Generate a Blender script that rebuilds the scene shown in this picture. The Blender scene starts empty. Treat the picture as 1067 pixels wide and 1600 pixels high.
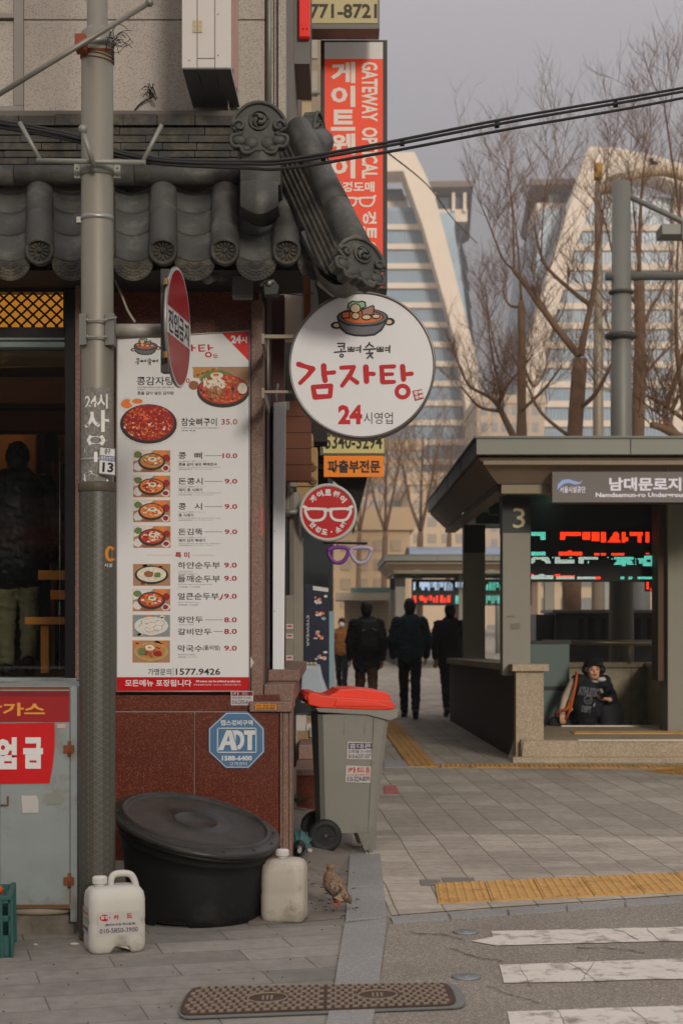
import bpy, bmesh, math, random
from mathutils import Vector, Matrix, noise as mnoise
rnd = random.Random(7)
R = math.radians
SC = bpy.context.scene
COL = SC.collection
# ---------------------------------------------------------------- camera
F, CX, HZ, H = 2600.0, 533.5, 963.0, 1.54       # focal length in photo pixels, vanishing point, camera height (m)
SC.render.resolution_x, SC.render.resolution_y = 682, 1024
cam = bpy.data.cameras.new('camera')
cam.sensor_width = 36; cam.lens = F * 36 / 1600
cam.shift_y = (HZ - 800) / 1600
cam.clip_start = 0.05; cam.clip_end = 3000
cam.dof.use_dof = True; cam.dof.focus_distance = 9.3; cam.dof.aperture_fstop = 3.8
camo = bpy.data.objects.new('camera', cam); COL.objects.link(camo)
camo.location = (0, 0, H); camo.rotation_euler = (R(90), 0, 0)
SC.camera = camo
# ---------------------------------------------------------------- sky and sun
SUN_EL, SUN_AZ = 17, 163       # azimuth of the sun, clockwise from +Y
wd = bpy.data.worlds.new('World'); SC.world = wd; wd.use_nodes = True
nt = wd.node_tree; nt.nodes.clear()
out = nt.nodes.new('ShaderNodeOutputWorld'); bg = nt.nodes.new('ShaderNodeBackground')
sky = nt.nodes.new('ShaderNodeTexSky'); sky.sky_type = 'NISHITA'; sky.sun_disc = False
sky.sun_elevation = R(SUN_EL); sky.sun_rotation = R(SUN_AZ)
sky.air_density = 1.0; sky.dust_density = 6.0; sky.ozone_density = 1.0
mx = nt.nodes.new('ShaderNodeMix'); mx.data_type = 'RGBA'
mx.inputs[0].default_value = 0.94
# thin hazy overcast veil, brighter overhead than at the horizon (overcast-sky law)
tcw = nt.nodes.new('ShaderNodeTexCoord'); spw = nt.nodes.new('ShaderNodeSeparateXYZ'); nt.links.new(tcw.outputs['Generated'], spw.inputs[0])
mrw = nt.nodes.new('ShaderNodeMapRange'); mrw.inputs[1].default_value = .12; mrw.inputs[2].default_value = .95; mrw.inputs[3].default_value = .80; mrw.inputs[4].default_value = 5.2
nt.links.new(spw.outputs[2], mrw.inputs[0])
vm = nt.nodes.new('ShaderNodeVectorMath'); vm.operation = 'SCALE'; vm.inputs[0].default_value = (1.05, .985, 1.01); nt.links.new(mrw.outputs[0], vm.inputs['Scale']); nt.links.new(vm.outputs[0], mx.inputs[7])
nt.links.new(sky.outputs[0], mx.inputs[6]); nt.links.new(mx.outputs[2], bg.inputs[0])
bg.inputs[1].default_value = 0.10
nt.links.new(bg.outputs[0], out.inputs[0])
sl = bpy.data.lights.new('sun', 'SUN'); sl.energy = 0.85; sl.angle = R(10); sl.color = (1, .93, .83)
so = bpy.data.objects.new('sun', sl); COL.objects.link(so)
_d = Vector((math.sin(R(SUN_AZ)) * math.cos(R(SUN_EL)), math.cos(R(SUN_AZ)) * math.cos(R(SUN_EL)), math.sin(R(SUN_EL))))
so.rotation_euler = _d.to_track_quat('Z', 'Y').to_euler()
SC.view_settings.view_transform = 'Standard'; SC.view_settings.look = 'None'
SC.view_settings.exposure = 1.16; SC.view_settings.gamma = 1
SC.cycles.use_denoising = True
SC.cycles.max_bounces = 6; SC.cycles.transparent_max_bounces = 8
# ---------------------------------------------------------------- pixel <-> place
def W(px, py, Y): return Vector(((px - CX) * Y / F, Y, H - (py - HZ) * Y / F))
def G(px, py, z=0.0):
    Y = (H - z) * F / (py - HZ)
    return Vector(((px - CX) * Y / F, Y, z))
def FP(Y, step=.0016):                # drawing surface facing the camera at depth Y; layer n stands n steps proud
    return lambda x, y, l=0: W(x, y, Y) + Vector((0, -step * l, 0))
# ---------------------------------------------------------------- materials
def s2l(c):
    return tuple(((v / 255 / 12.92) if v / 255 <= .04045 else ((v / 255 + .055) / 1.055) ** 2.4) for v in c)
MATS = {}
def _new(name):
    m = bpy.data.materials.new(name); m.use_nodes = True
    n = m.node_tree.nodes; b = n['Principled BSDF']
    return m, n, m.node_tree.links, b
def M(name, c, r=.6, metal=0., n=.18, ns=6., bump=0., bs=60., c2=None, lo=.42, hi=.68, spec=.28, stretch=None, emit=0., detail=7.):
    if name in MATS: return MATS[name]
    m, N, L, b = _new(name)
    c = s2l(c)
    tc = N.new('ShaderNodeTexCoord'); mp = N.new('ShaderNodeMapping')
    L.new(tc.outputs['Object'], mp.inputs[0])
    if stretch: mp.inputs['Scale'].default_value = stretch
    nz = N.new('ShaderNodeTexNoise'); nz.inputs['Scale'].default_value = ns; nz.inputs['Detail'].default_value = detail
    nz.inputs['Roughness'].default_value = .65
    L.new(mp.outputs[0], nz.inputs['Vector'])
    mixc = N.new('ShaderNodeMix'); mixc.data_type = 'RGBA'
    mixc.inputs[6].default_value = tuple(v * (1 - n) for v in c) + (1,)
    mixc.inputs[7].default_value = tuple(min(1, v * (1 + n)) for v in c) + (1,)
    L.new(nz.outputs[0], mixc.inputs[0])
    last = mixc.outputs[2]
    if c2:
        nz2 = N.new('ShaderNodeTexNoise'); nz2.inputs['Scale'].default_value = ns * .7; nz2.inputs['Detail'].default_value = 9
        nz2.inputs['Roughness'].default_value = .7
        L.new(mp.outputs[0], nz2.inputs['Vector'])
        mr = N.new('ShaderNodeMapRange'); mr.inputs[1].default_value = lo; mr.inputs[2].default_value = hi
        L.new(nz2.outputs[0], mr.inputs[0])
        mc = N.new('ShaderNodeMix'); mc.data_type = 'RGBA'
        L.new(mr.outputs[0], mc.inputs[0]); L.new(last, mc.inputs[6]); mc.inputs[7].default_value = s2l(c2) + (1,)
        last = mc.outputs[2]
    L.new(last, b.inputs['Base Color'])
    rr = N.new('ShaderNodeMapRange'); rr.inputs[3].default_value = max(.03, r - .12); rr.inputs[4].default_value = min(1, r + .12)
    L.new(nz.outputs[0], rr.inputs[0]); L.new(rr.outputs[0], b.inputs['Roughness'])
    b.inputs['Metallic'].default_value = metal; b.inputs['Specular IOR Level'].default_value = spec
    if bump:
        nb = N.new('ShaderNodeTexNoise'); nb.inputs['Scale'].default_value = bs; nb.inputs['Detail'].default_value = 4
        L.new(mp.outputs[0], nb.inputs['Vector'])
        bp = N.new('ShaderNodeBump'); bp.inputs['Strength'].default_value = bump; bp.inputs['Distance'].default_value = .01
        L.new(nb.outputs[0], bp.inputs['Height']); L.new(bp.outputs[0], b.inputs['Normal'])
    if emit:
        L.new(last, b.inputs['Emission Color']); b.inputs['Emission Strength'].default_value = emit
    MATS[name] = m; return m
def granite(name, a, c, sp, sc=90., r=.45):
    """speckled stone: two mottled tones and small specks"""
    if name in MATS: return MATS[name]
    m, N, L, b = _new(name)
    tc = N.new('ShaderNodeTexCoord')
    n1 = N.new('ShaderNodeTexNoise'); n1.inputs['Scale'].default_value = sc; n1.inputs['Detail'].default_value = 5
    n2 = N.new('ShaderNodeTexNoise'); n2.inputs['Scale'].default_value = 1.7; n2.inputs['Detail'].default_value = 6
    v = N.new('ShaderNodeTexVoronoi'); v.inputs['Scale'].default_value = sc * 1.15
    for t in (n1, n2, v): L.new(tc.outputs['Object'], t.inputs['Vector'])
    r1 = N.new('ShaderNodeValToRGB'); r1.color_ramp.elements[0].position = .38; r1.color_ramp.elements[1].position = .64
    r1.color_ramp.elements[0].color = s2l(a) + (1,); r1.color_ramp.elements[1].color = s2l(c) + (1,)
    L.new(n1.outputs[0], r1.inputs[0])
    lt = N.new('ShaderNodeMath'); lt.operation = 'GREATER_THAN'; lt.inputs[1].default_value = .80
    sx = N.new('ShaderNodeSeparateColor'); L.new(v.outputs['Color'], sx.inputs[0]); L.new(sx.outputs[0], lt.inputs[0])
    k = N.new('ShaderNodeMath'); k.operation = 'MULTIPLY'; k.inputs[1].default_value = .7; L.new(lt.outputs[0], k.inputs[0])
    mc = N.new('ShaderNodeMix'); mc.data_type = 'RGBA'; L.new(k.outputs[0], mc.inputs[0]); L.new(r1.outputs[0], mc.inputs[6]); mc.inputs[7].default_value = s2l(sp) + (1,)
    hs = N.new('ShaderNodeHueSaturation'); L.new(mc.outputs[2], hs.inputs['Color'])
    mr = N.new('ShaderNodeMapRange'); mr.inputs[3].default_value = .72; mr.inputs[4].default_value = 1.25; L.new(n2.outputs[0], mr.inputs[0]); L.new(mr.outputs[0], hs.inputs['Value'])
    L.new(hs.outputs[0], b.inputs['Base Color']); b.inputs['Roughness'].default_value = r
    MATS[name] = m; return m
def pavers(name, a, c, mortar, bw, rh, along='Y', rot=0., msize=.006, off=.5, r=.8, seed=0.):
    """laid paving: brick grid in metres, every stone a slightly different tone, grain and dirt on top"""
    m, N, L, b = _new(name)
    tc = N.new('ShaderNodeTexCoord'); mp = N.new('ShaderNodeMapping')
    mp.inputs['Rotation'].default_value = (0, 0, R(rot) + (R(90) if along == 'Y' else 0)); mp.inputs['Location'].default_value = (seed, seed * 1.3, 0)
    L.new(tc.outputs['Object'], mp.inputs[0])
    wn = N.new('ShaderNodeTexNoise'); wn.inputs['Scale'].default_value = .9; wn.inputs['Detail'].default_value = 2; L.new(tc.outputs['Object'], wn.inputs['Vector'])
    wa = N.new('ShaderNodeMix'); wa.data_type = 'VECTOR'; wa.inputs[0].default_value = .035
    L.new(mp.outputs[0], wa.inputs[4]); L.new(wn.outputs[1], wa.inputs[5])
    br = N.new('ShaderNodeTexBrick'); br.inputs['Scale'].default_value = 1; br.inputs['Brick Width'].default_value = bw; br.inputs['Row Height'].default_value = rh
    br.inputs['Mortar Size'].default_value = msize; br.inputs['Mortar Smooth'].default_value = .35; br.inputs['Bias'].default_value = -.15; br.offset = off
    br.inputs['Color1'].default_value = s2l(a) + (1,); br.inputs['Color2'].default_value = s2l(c) + (1,); br.inputs['Mortar'].default_value = s2l(mortar) + (1,)
    L.new(wa.outputs[1], br.inputs['Vector'])
    n1 = N.new('ShaderNodeTexNoise'); n1.inputs['Scale'].default_value = 160; n1.inputs['Detail'].default_value = 3
    n2 = N.new('ShaderNodeTexNoise'); n2.inputs['Scale'].default_value = 1.6; n2.inputs['Detail'].default_value = 8; n2.inputs['Roughness'].default_value = .7
    n3 = N.new('ShaderNodeTexNoise'); n3.inputs['Scale'].default_value = 14; n3.inputs['Detail'].default_value = 6
    for t in (n1, n2, n3): L.new(tc.outputs['Object'], t.inputs['Vector'])
    ad = N.new('ShaderNodeMath'); ad.operation = 'ADD'; L.new(n1.outputs[0], ad.inputs[0]); L.new(n2.outputs[0], ad.inputs[1])
    ad2 = N.new('ShaderNodeMath'); ad2.operation = 'ADD'; L.new(ad.outputs[0], ad2.inputs[0]); L.new(n3.outputs[0], ad2.inputs[1])
    mr = N.new('ShaderNodeMapRange'); mr.inputs[1].default_value = .9; mr.inputs[2].default_value = 2.1; mr.inputs[3].default_value = .62; mr.inputs[4].default_value = 1.35
    L.new(ad2.outputs[0], mr.inputs[0])
    hs = N.new('ShaderNodeHueSaturation'); L.new(br.outputs[0], hs.inputs['Color']); L.new(mr.outputs[0], hs.inputs['Value'])
    ns_ = N.new('ShaderNodeTexNoise'); ns_.inputs['Scale'].default_value = .55; ns_.inputs['Detail'].default_value = 10; ns_.inputs['Roughness'].default_value = .72; L.new(tc.outputs['Object'], ns_.inputs['Vector'])
    ms = N.new('ShaderNodeMapRange'); ms.inputs[1].default_value = .50; ms.inputs[2].default_value = .66; ms.inputs[3].default_value = 0; ms.inputs[4].default_value = .55; L.new(ns_.outputs[0], ms.inputs[0])
    vg = N.new('ShaderNodeTexVoronoi'); vg.inputs['Scale'].default_value = 3.1; L.new(tc.outputs['Object'], vg.inputs['Vector'])
    gm = N.new('ShaderNodeMath'); gm.operation = 'LESS_THAN'; gm.inputs[1].default_value = .055; L.new(vg.outputs[0], gm.inputs[0])
    gk = N.new('ShaderNodeMath'); gk.operation = 'MULTIPLY_ADD'; gk.inputs[1].default_value = .45; L.new(gm.outputs[0], gk.inputs[0]); L.new(ms.outputs[0], gk.inputs[2])
    st = N.new('ShaderNodeMix'); st.data_type = 'RGBA'; L.new(gk.outputs[0], st.inputs[0]); L.new(hs.outputs[0], st.inputs[6]); st.inputs[7].default_value = s2l(tuple(v * .68 for v in a)) + (1,)
    L.new(st.outputs[2], b.inputs['Base Color']); b.inputs['Roughness'].default_value = r; b.inputs['Specular IOR Level'].default_value = .3
    iv = N.new('ShaderNodeMath'); iv.operation = 'MULTIPLY_ADD'; iv.inputs[1].default_value = -1; iv.inputs[2].default_value = 1; L.new(br.outputs[1], iv.inputs[0])
    ad3 = N.new('ShaderNodeMath'); ad3.operation = 'MULTIPLY_ADD'; ad3.inputs[1].default_value = .12; L.new(n1.outputs[0], ad3.inputs[0]); L.new(iv.outputs[0], ad3.inputs[2])
    bp = N.new('ShaderNodeBump'); bp.inputs['Strength'].default_value = .5; bp.inputs['Distance'].default_value = .004; L.new(ad3.outputs[0], bp.inputs['Height']); L.new(bp.outputs[0], b.inputs['Normal'])
    MATS[name] = m; return m
def glass(name, tint=(.9, .93, .9), gl=.9):
    m, N, L, b = _new(name); N.remove(b)
    tr = N.new('ShaderNodeBsdfTransparent'); tr.inputs[0].default_value = tint + (1,)
    g = N.new('ShaderNodeBsdfGlossy'); g.inputs['Roughness'].default_value = .02; g.inputs[0].default_value = (gl, gl, gl, 1)
    fr = N.new('ShaderNodeFresnel'); fr.inputs[0].default_value = 1.5
    mixs = N.new('ShaderNodeMixShader'); L.new(fr.outputs[0], mixs.inputs[0]); L.new(tr.outputs[0], mixs.inputs[1]); L.new(g.outputs[0], mixs.inputs[2])
    L.new(mixs.outputs[0], N['Material Output'].inputs[0]); MATS[name] = m; return m
def emitm(name, c, s):
    if name in MATS: return MATS[name]
    m, N, L, b = _new(name); b.inputs['Base Color'].default_value = (.02, .02, .02, 1)
    b.inputs['Emission Color'].default_value = s2l(c) + (1,); b.inputs['Emission Strength'].default_value = s
    MATS[name] = m; return m
# ---------------------------------------------------------------- mesh building
ORG = {}
class MB:
    def __init__(s): s.v = []; s.f = []; s.m = []; s.s = []; s.lc = 0
    def add(s, vs, fs, m=0, sm=False, xf=None):
        o = len(s.v)
        s.v += [(xf @ Vector(p)) if xf else Vector(p) for p in vs]
        for f in fs: s.f.append([o + i for i in f]); s.m.append(m); s.s.append(sm)
        return s
    def box(s, x0, x1, y0, y1, z0, z1, m=0, xf=None):
        v = [(x, y, z) for z in (z0, z1) for y in (y0, y1) for x in (x0, x1)]
        return s.add(v, [(0, 2, 3, 1), (4, 5, 7, 6), (0, 1, 5, 4), (2, 6, 7, 3), (0, 4, 6, 2), (1, 3, 7, 5)], m, False, xf)
    def prism(s, pts, off, m=0, sm=False, xf=None):
        n = len(pts); a = [Vector(p) for p in pts]; off = Vector(off); b = [p + off for p in a]
        s.add(a + b, [list(range(n))[::-1], list(range(n, 2 * n))], m, False, xf)
        o = len(s.v) - 2 * n
        for i in range(n): s.f.append([o + i, o + (i + 1) % n, o + n + (i + 1) % n, o + n + i]); s.m.append(m); s.s.append(sm)
        return s
    def poly(s, pts, m=0): return s.add(pts, [list(range(len(pts)))], m)
    def tube(s, pts, r, n=8, m=0, caps=True, sm=True):
        pts = [Vector(p) for p in pts]; k = len(pts)
        rs = r if isinstance(r, (list, tuple)) else [r] * k
        up = None; vs = []; fs = []
        for i, p in enumerate(pts):
            d = (pts[min(i + 1, k - 1)] - pts[max(i - 1, 0)])
            d = d.normalized() if d.length > 1e-9 else Vector((0, 0, 1))
            if up is None: up = Vector((0, 0, 1)) if abs(d.z) < .9 else Vector((0, 1, 0))
            a = d.cross(up); a = a.normalized() if a.length > 1e-6 else d.orthogonal().normalized()
            b = a.cross(d).normalized(); up = b
            for j in range(n):
                t = 2 * math.pi * j / n
                vs.append(p + (a * math.cos(t) + b * math.sin(t)) * rs[i])
        for i in range(k - 1):
            for j in range(n): fs.append((i * n + j, i * n + (j + 1) % n, (i + 1) * n + (j + 1) % n, (i + 1) * n + j))
        s.add(vs, fs, m, sm)
        if caps: 
            o = len(s.v) - len(vs)
            s.f.append([o + j for j in range(n)][::-1]); s.m.append(m); s.s.append(False)
            s.f.append([o + (k - 1) * n + j for j in range(n)]); s.m.append(m); s.s.append(False)
        return s
    def lathe(s, prof, n=32, m=0, xf=None, sm=True, a0=0, a1=2 * math.pi, caps=True):
        full = abs(a1 - a0 - 2 * math.pi) < 1e-6; c = n if full else n + 1
        vs = [(r * math.cos(a0 + (a1 - a0) * j / n), r * math.sin(a0 + (a1 - a0) * j / n), z) for r, z in prof for j in range(c)]
        fs = []
        for i in range(len(prof) - 1):
            for j in range(n): fs.append((i * c + j, i * c + (j + 1) % c, (i + 1) * c + (j + 1) % c, (i + 1) * c + j))
        s.add(vs, fs, m, sm, xf)
        if full and caps:
            o = len(s.v) - len(vs)
            if prof[0][0] > 1e-5: s.f.append([o + j for j in range(n)][::-1]); s.m.append(m); s.s.append(False)
            if prof[-1][0] > 1e-5: s.f.append([o + (len(prof) - 1) * c + j for j in range(n)]); s.m.append(m); s.s.append(False)
        return s
    def ell(s, c, r, nu=20, nv=12, m=0, xf=None):
        c = Vector(c); r = (r, r, r) if not hasattr(r, '__len__') else r
        vs = []; fs = []
        for i in range(nv + 1):
            t = math.pi * i / nv
            for j in range(nu):
                p = 2 * math.pi * j / nu
                vs.append(c + Vector((r[0] * math.sin(t) * math.cos(p), r[1] * math.sin(t) * math.sin(p), r[2] * math.cos(t))))
        for i in range(nv):
            for j in range(nu): fs.append((i * nu + j, (i + 1) * nu + j, (i + 1) * nu + (j + 1) % nu, i * nu + (j + 1) % nu))
        return s.add(vs, fs, m, True, xf)
    def loft(s, rings, m=0, sm=True, closed=True, caps=True, xf=None):
        n = len(rings[0]); vs = [p for r_ in rings for p in r_]; fs = []
        for i in range(len(rings) - 1):
            for j in range(n if closed else n - 1): fs.append((i * n + j, i * n + (j + 1) % n, (i + 1) * n + (j + 1) % n, (i + 1) * n + j))
        s.add(vs, fs, m, sm, xf)
        if caps and closed:
            o = len(s.v) - len(vs)
            s.f.append([o + j for j in range(n)][::-1]); s.m.append(m); s.s.append(False)
            s.f.append([o + len(vs) - n + j for j in range(n)]); s.m.append(m); s.s.append(False)
        return s
    # flat printing on a surface P(x, y, layer)
    def fpoly(s, P, pts, m=0, l=1): return s.poly([P(x, y, l) for x, y in pts], m)
    def frect(s, P, x0, y0, x1, y1, m=0, l=1): return s.fpoly(P, [(x0, y0), (x1, y0), (x1, y1), (x0, y1)], m, l)
    def fell(s, P, cx, cy, rx, ry, m=0, l=1, n=28, rot=0, wob=0):
        c, q = math.cos(rot), math.sin(rot); pts = []
        for j in range(n):
            t = 2 * math.pi * j / n; k = 1 + (wob * (rnd.random() - .5) if wob else 0)
            a, b = rx * k * math.cos(t), ry * k * math.sin(t); pts.append((cx + a * c - b * q, cy + a * q + b * c))
        return s.fpoly(P, pts, m, l)
    def fring(s, P, cx, cy, rx, ry, w, m=0, l=1, n=28):
        vs = []; 
        for j in range(n):
            t = 2 * math.pi * j / n; c, q = math.cos(t), math.sin(t)
            vs += [P(cx + (rx + w / 2) * c, cy + (ry + w / 2) * q, l), P(cx + (rx - w / 2) * c, cy + (ry - w / 2) * q, l)]
        return s.add(vs, [(2 * j, 2 * j + 1, (2 * j + 3) % (2 * n), (2 * j + 2) % (2 * n)) for j in range(n)], m)
    def fline(s, P, pts, w, m=0, l=1, cap=True):
        ws = w if isinstance(w, (list, tuple)) else [w] * len(pts)
        for i in range(len(pts) - 1):
            (x0, y0), (x1, y1) = pts[i], pts[i + 1]; d = math.hypot(x1 - x0, y1 - y0) or 1
            nx, ny = -(y1 - y0) / d, (x1 - x0) / d; a, b = ws[i] / 2, ws[i + 1] / 2
            poly = [(x0 + nx * a, y0 + ny * a), (x1 + nx * b, y1 + ny * b)]
            ta = math.atan2(ny, nx)
            if cap: poly += [(x1 + b * math.cos(ta - math.pi * k / 6), y1 + b * math.sin(ta - math.pi * k / 6)) for k in range(1, 6)]
            poly += [(x1 - nx * b, y1 - ny * b), (x0 - nx * a, y0 - ny * a)]
            if cap: poly += [(x0 - a * math.cos(ta - math.pi * k / 6), y0 - a * math.sin(ta - math.pi * k / 6)) for k in range(1, 6)]
            s.lc += .05; s.fpoly(P, poly, m, l + s.lc % 3)
        return s
    def ftext(s, P, txt, x0, y0, x1, y1, m=0, l=2, bold=0., rot=0):
        vs, fs = text2d(txt, bold)
        ax = min(v[0] for v in vs); bx = max(v[0] for v in vs); ay = min(v[1] for v in vs); by = max(v[1] for v in vs)
        c, q = math.cos(rot), math.sin(rot); mx_, my_ = (x0 + x1) / 2, (y0 + y1) / 2; o = []
        for x, y in vs:
            u = x0 + (x - ax) / (bx - ax) * (x1 - x0); w = y1 - (y - ay) / (by - ay) * (y1 - y0)
            if rot: u, w = mx_ + (u - mx_) * c - (w - my_) * q, my_ + (u - mx_) * q + (w - my_) * c
            o.append(P(u, w, l))
        return s.add(o, fs, m)
    def twig(s, q, r, n=3):
        """thin tapering twig: one frame for the whole run"""
        d = (q[-1] - q[0]).normalized(); a = d.orthogonal().normalized(); c = d.cross(a); k = len(q) - 1; o = len(s.v)
        off = [a * math.cos(6.2832 * j / n) + c * math.sin(6.2832 * j / n) for j in range(n)]
        for i, p in enumerate(q):
            w = r * (1 - .72 * i / k); s.v += [p + u * w for u in off]
        for i in range(k):
            for j in range(n): s.f.append((o + i * n + j, o + i * n + (j + 1) % n, o + (i + 1) * n + (j + 1) % n, o + (i + 1) * n + j))
        s.m += [0] * (k * n); s.s += [True] * (k * n)
    def build(s, name, mats, parent=None, bevel=0., org=None, seg=2, smooth_all=False, weld=False, raw=False):
        if parent is not None: o0 = ORG[parent]
        elif org is not None: o0 = Vector(org)
        else:
            xs = [v.x for v in s.v]; ys = [v.y for v in s.v]; o0 = Vector(((min(xs) + max(xs)) / 2, (min(ys) + max(ys)) / 2, min(v.z for v in s.v)))
        me = bpy.data.meshes.new(name)
        me.from_pydata([v - o0 for v in s.v], [], s.f)
        mats = mats if isinstance(mats, (list, tuple)) else [mats]
        for m in mats: me.materials.append(m)
        me.polygons.foreach_set('material_index', s.m)
        me.polygons.foreach_set('use_smooth', [True] * len(s.s) if smooth_all else s.s)
        bm = bmesh.new()
        if not raw: bm.from_mesh(me)
        if weld: bmesh.ops.remove_doubles(bm, verts=bm.verts, dist=1e-5)
        bmesh.ops.recalc_face_normals(bm, faces=bm.faces)
        if bevel:
            es = [e for e in bm.edges if len(e.link_faces) == 2 and e.calc_face_angle(0) > R(35)]
            bmesh.ops.bevel(bm, geom=es, offset=bevel, segments=seg, affect='EDGES', profile=.6, clamp_overlap=True)
        if not raw: bm.to_mesh(me)
        bm.free()
        ob = bpy.data.objects.new(name, me); COL.objects.link(ob)
        if parent is not None: ob.parent = parent; ORG[ob] = o0
        else: ob.location = o0; ORG[ob] = o0
        return ob
_TX = {}
def text2d(txt, bold=0.):
    k = (txt, bold)
    if k not in _TX:
        c = bpy.data.curves.new('t', 'FONT'); c.body = txt; c.size = 1; c.resolution_u = 2; c.offset = bold; c.fill_mode = 'FRONT'
        o = bpy.data.objects.new('t', c); me = bpy.data.meshes.new_from_object(o)
        _TX[k] = ([(v.co.x, v.co.y) for v in me.vertices], [list(p.vertices) for p in me.polygons])
        bpy.data.objects.remove(o); bpy.data.curves.remove(c); bpy.data.meshes.remove(me)
    return _TX[k]
def tag(o, label=None, cat=None, group=None, kind=None):
    if label: o['label'] = label
    if cat: o['category'] = cat
    if group: o['group'] = group
    if kind: o['kind'] = kind
    return o
def thing(name, loc, label, cat, group=None):
    o = bpy.data.objects.new(name, None); COL.objects.link(o); o.location = loc; o.empty_display_size = .2
    ORG[o] = Vector(loc); return tag(o, label, cat, group)
def struct(o): o['kind'] = 'structure'; return o
def rrect(w, d, r, n=4, z=0, cx=0, cy=0):
    """ring of a rounded rectangle"""
    p = []
    for sx, sy, a in ((1, 1, 0), (-1, 1, 90), (-1, -1, 180), (1, -1, 270)):
        for k in range(n + 1):
            t = R(a + 90 * k / n); p.append(Vector((cx + sx * (w / 2 - r) + r * math.cos(t), cy + sy * (d / 2 - r) + r * math.sin(t), z)))
    return p
def dens(ring, k):
    o = []
    for i, p in enumerate(ring):
        q = ring[(i + 1) % len(ring)]; n = k if i % 6 == 5 else 1
        o += [p.lerp(q, j / n) for j in range(n)]
    return o
def TR(loc, rz=0, rx=0, ry=0): return Matrix.Translation(loc) @ Matrix.Rotation(R(rz), 4, 'Z') @ Matrix.Rotation(R(rx), 4, 'X') @ Matrix.Rotation(R(ry), 4, 'Y')
def catmull(p, k=6):
    p = [Vector(q) for q in p]; q = [p[0]] + p + [p[-1]]; o = []
    for i in range(1, len(q) - 2):
        for j in range(k):
            t = j / k; a, b, c, d = q[i - 1:i + 3]
            o.append(.5 * ((2 * b) + (c - a) * t + (2 * a - 5 * b + 4 * c - d) * t * t + (3 * b - a - 3 * c + d) * t ** 3))
    return o + [p[-1]]
# shared materials
white_print = M('white_print', (205, 203, 200), .45, n=.05, ns=3)
red_print = M('red_print', (172, 6, 10), .5, n=.08, ns=4)
ink = M('ink', (38, 36, 36), .6, n=.05)
steel = M('weathered_steel', (150, 148, 142), .45, .75, n=.2, ns=7, c2=(120, 92, 66), lo=.6, hi=.8)
galv = M('galvanised_steel', (128, 128, 120), .5, .35, n=.18, ns=5, bump=.05)
black_rubber = M('black_rubber', (30, 30, 30), .65, n=.2, bump=.05)
black_plastic = M('black_plastic', (24, 24, 25), .5, n=.2, ns=10)
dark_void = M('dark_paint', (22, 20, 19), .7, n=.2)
rust = M('rust', (110, 62, 34), .85, n=.35, ns=20, bump=.15)
clear_glass = glass('clear_glass')
# ================================================================ GROUND
HOLE = (2.55, 9.0, 19.95, 24.2)          # stairwell opening x0 x1 y0 y1
def sheet(name, x0, x1, y0, y1, z, mat_, hole=None):
    m = MB(); xs = [x0, x1]; ys = [y0, y1]
    if hole: xs = [x0, hole[0], hole[1], x1]; ys = [y0, hole[2], hole[3], y1]
    n = len(xs)
    vs = [(x, y, z) for y in ys for x in xs]; fs = []
    for j in range(len(ys) - 1):
        for i in range(n - 1):
            if hole and i == 1 and j == 1: continue
            fs.append((j * n + i, j * n + i + 1, (j + 1) * n + i + 1, (j + 1) * n + i))
    m.add(vs, fs); return struct(m.build(name, mat_, org=(0, 0, 0)))
pv_plaza = pavers('plaza_paving', (140, 132, 118), (160, 151, 136), (106, 99, 87), .50, .245, 'Y', rot=-3, off=.37)
pv_light = pavers('light_granite_paving', (160, 150, 136), (182, 172, 156), (116, 107, 95), .27, .245, 'Y', rot=-3, off=.5, msize=.005)
pv_walk = pavers('blue_grey_paving', (122, 118, 110), (144, 139, 129), (98, 93, 84), .58, .235, 'X', rot=-15, off=.42, msize=.004)
asph = granite('asphalt', (108, 101, 91), (138, 129, 116), (168, 157, 142), 130, .9)
kerbm = granite('kerb_stone', (116, 115, 112), (142, 140, 135), (165, 163, 160), 200, .75)
concm = M('rough_concrete', (118, 110, 100), .9, n=.3, ns=5, c2=(86, 78, 70), lo=.5, hi=.7, bump=.25, bs=35)
sheet('ground', -900, 900, -60, 1500, 0, pv_plaza, HOLE)
def gpoly(name, px, z, m_, th=0):
    b = MB(); pts = [G(x, y, z) for x, y in px]
    if th: b.prism(pts, (0, 0, -th))
    else: b.poly(pts)
    return struct(b.build(name, m_, org=(0, 0, 0)))
gpoly('road', [(608, 1440), (780, 1423), (1067, 1405), (1700, 1360), (4600, 1760), (520, 1900), (590, 1548)], .004, asph)
gpoly('sidewalk', [(-2600, 1640), (-1200, 1480), (-40, 1418), (380, 1405), (604, 1432), (588, 1560), (520, 1900), (-1500, 1900)], .004, pv_walk)
gpoly('plaza_paving_band', [(560, 1306), (760, 1303), (1067, 1308), (1500, 1306), (1700, 1350), (1067, 1398), (780, 1417), (612, 1430), (590, 1380)], .004, pv_light)
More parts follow.
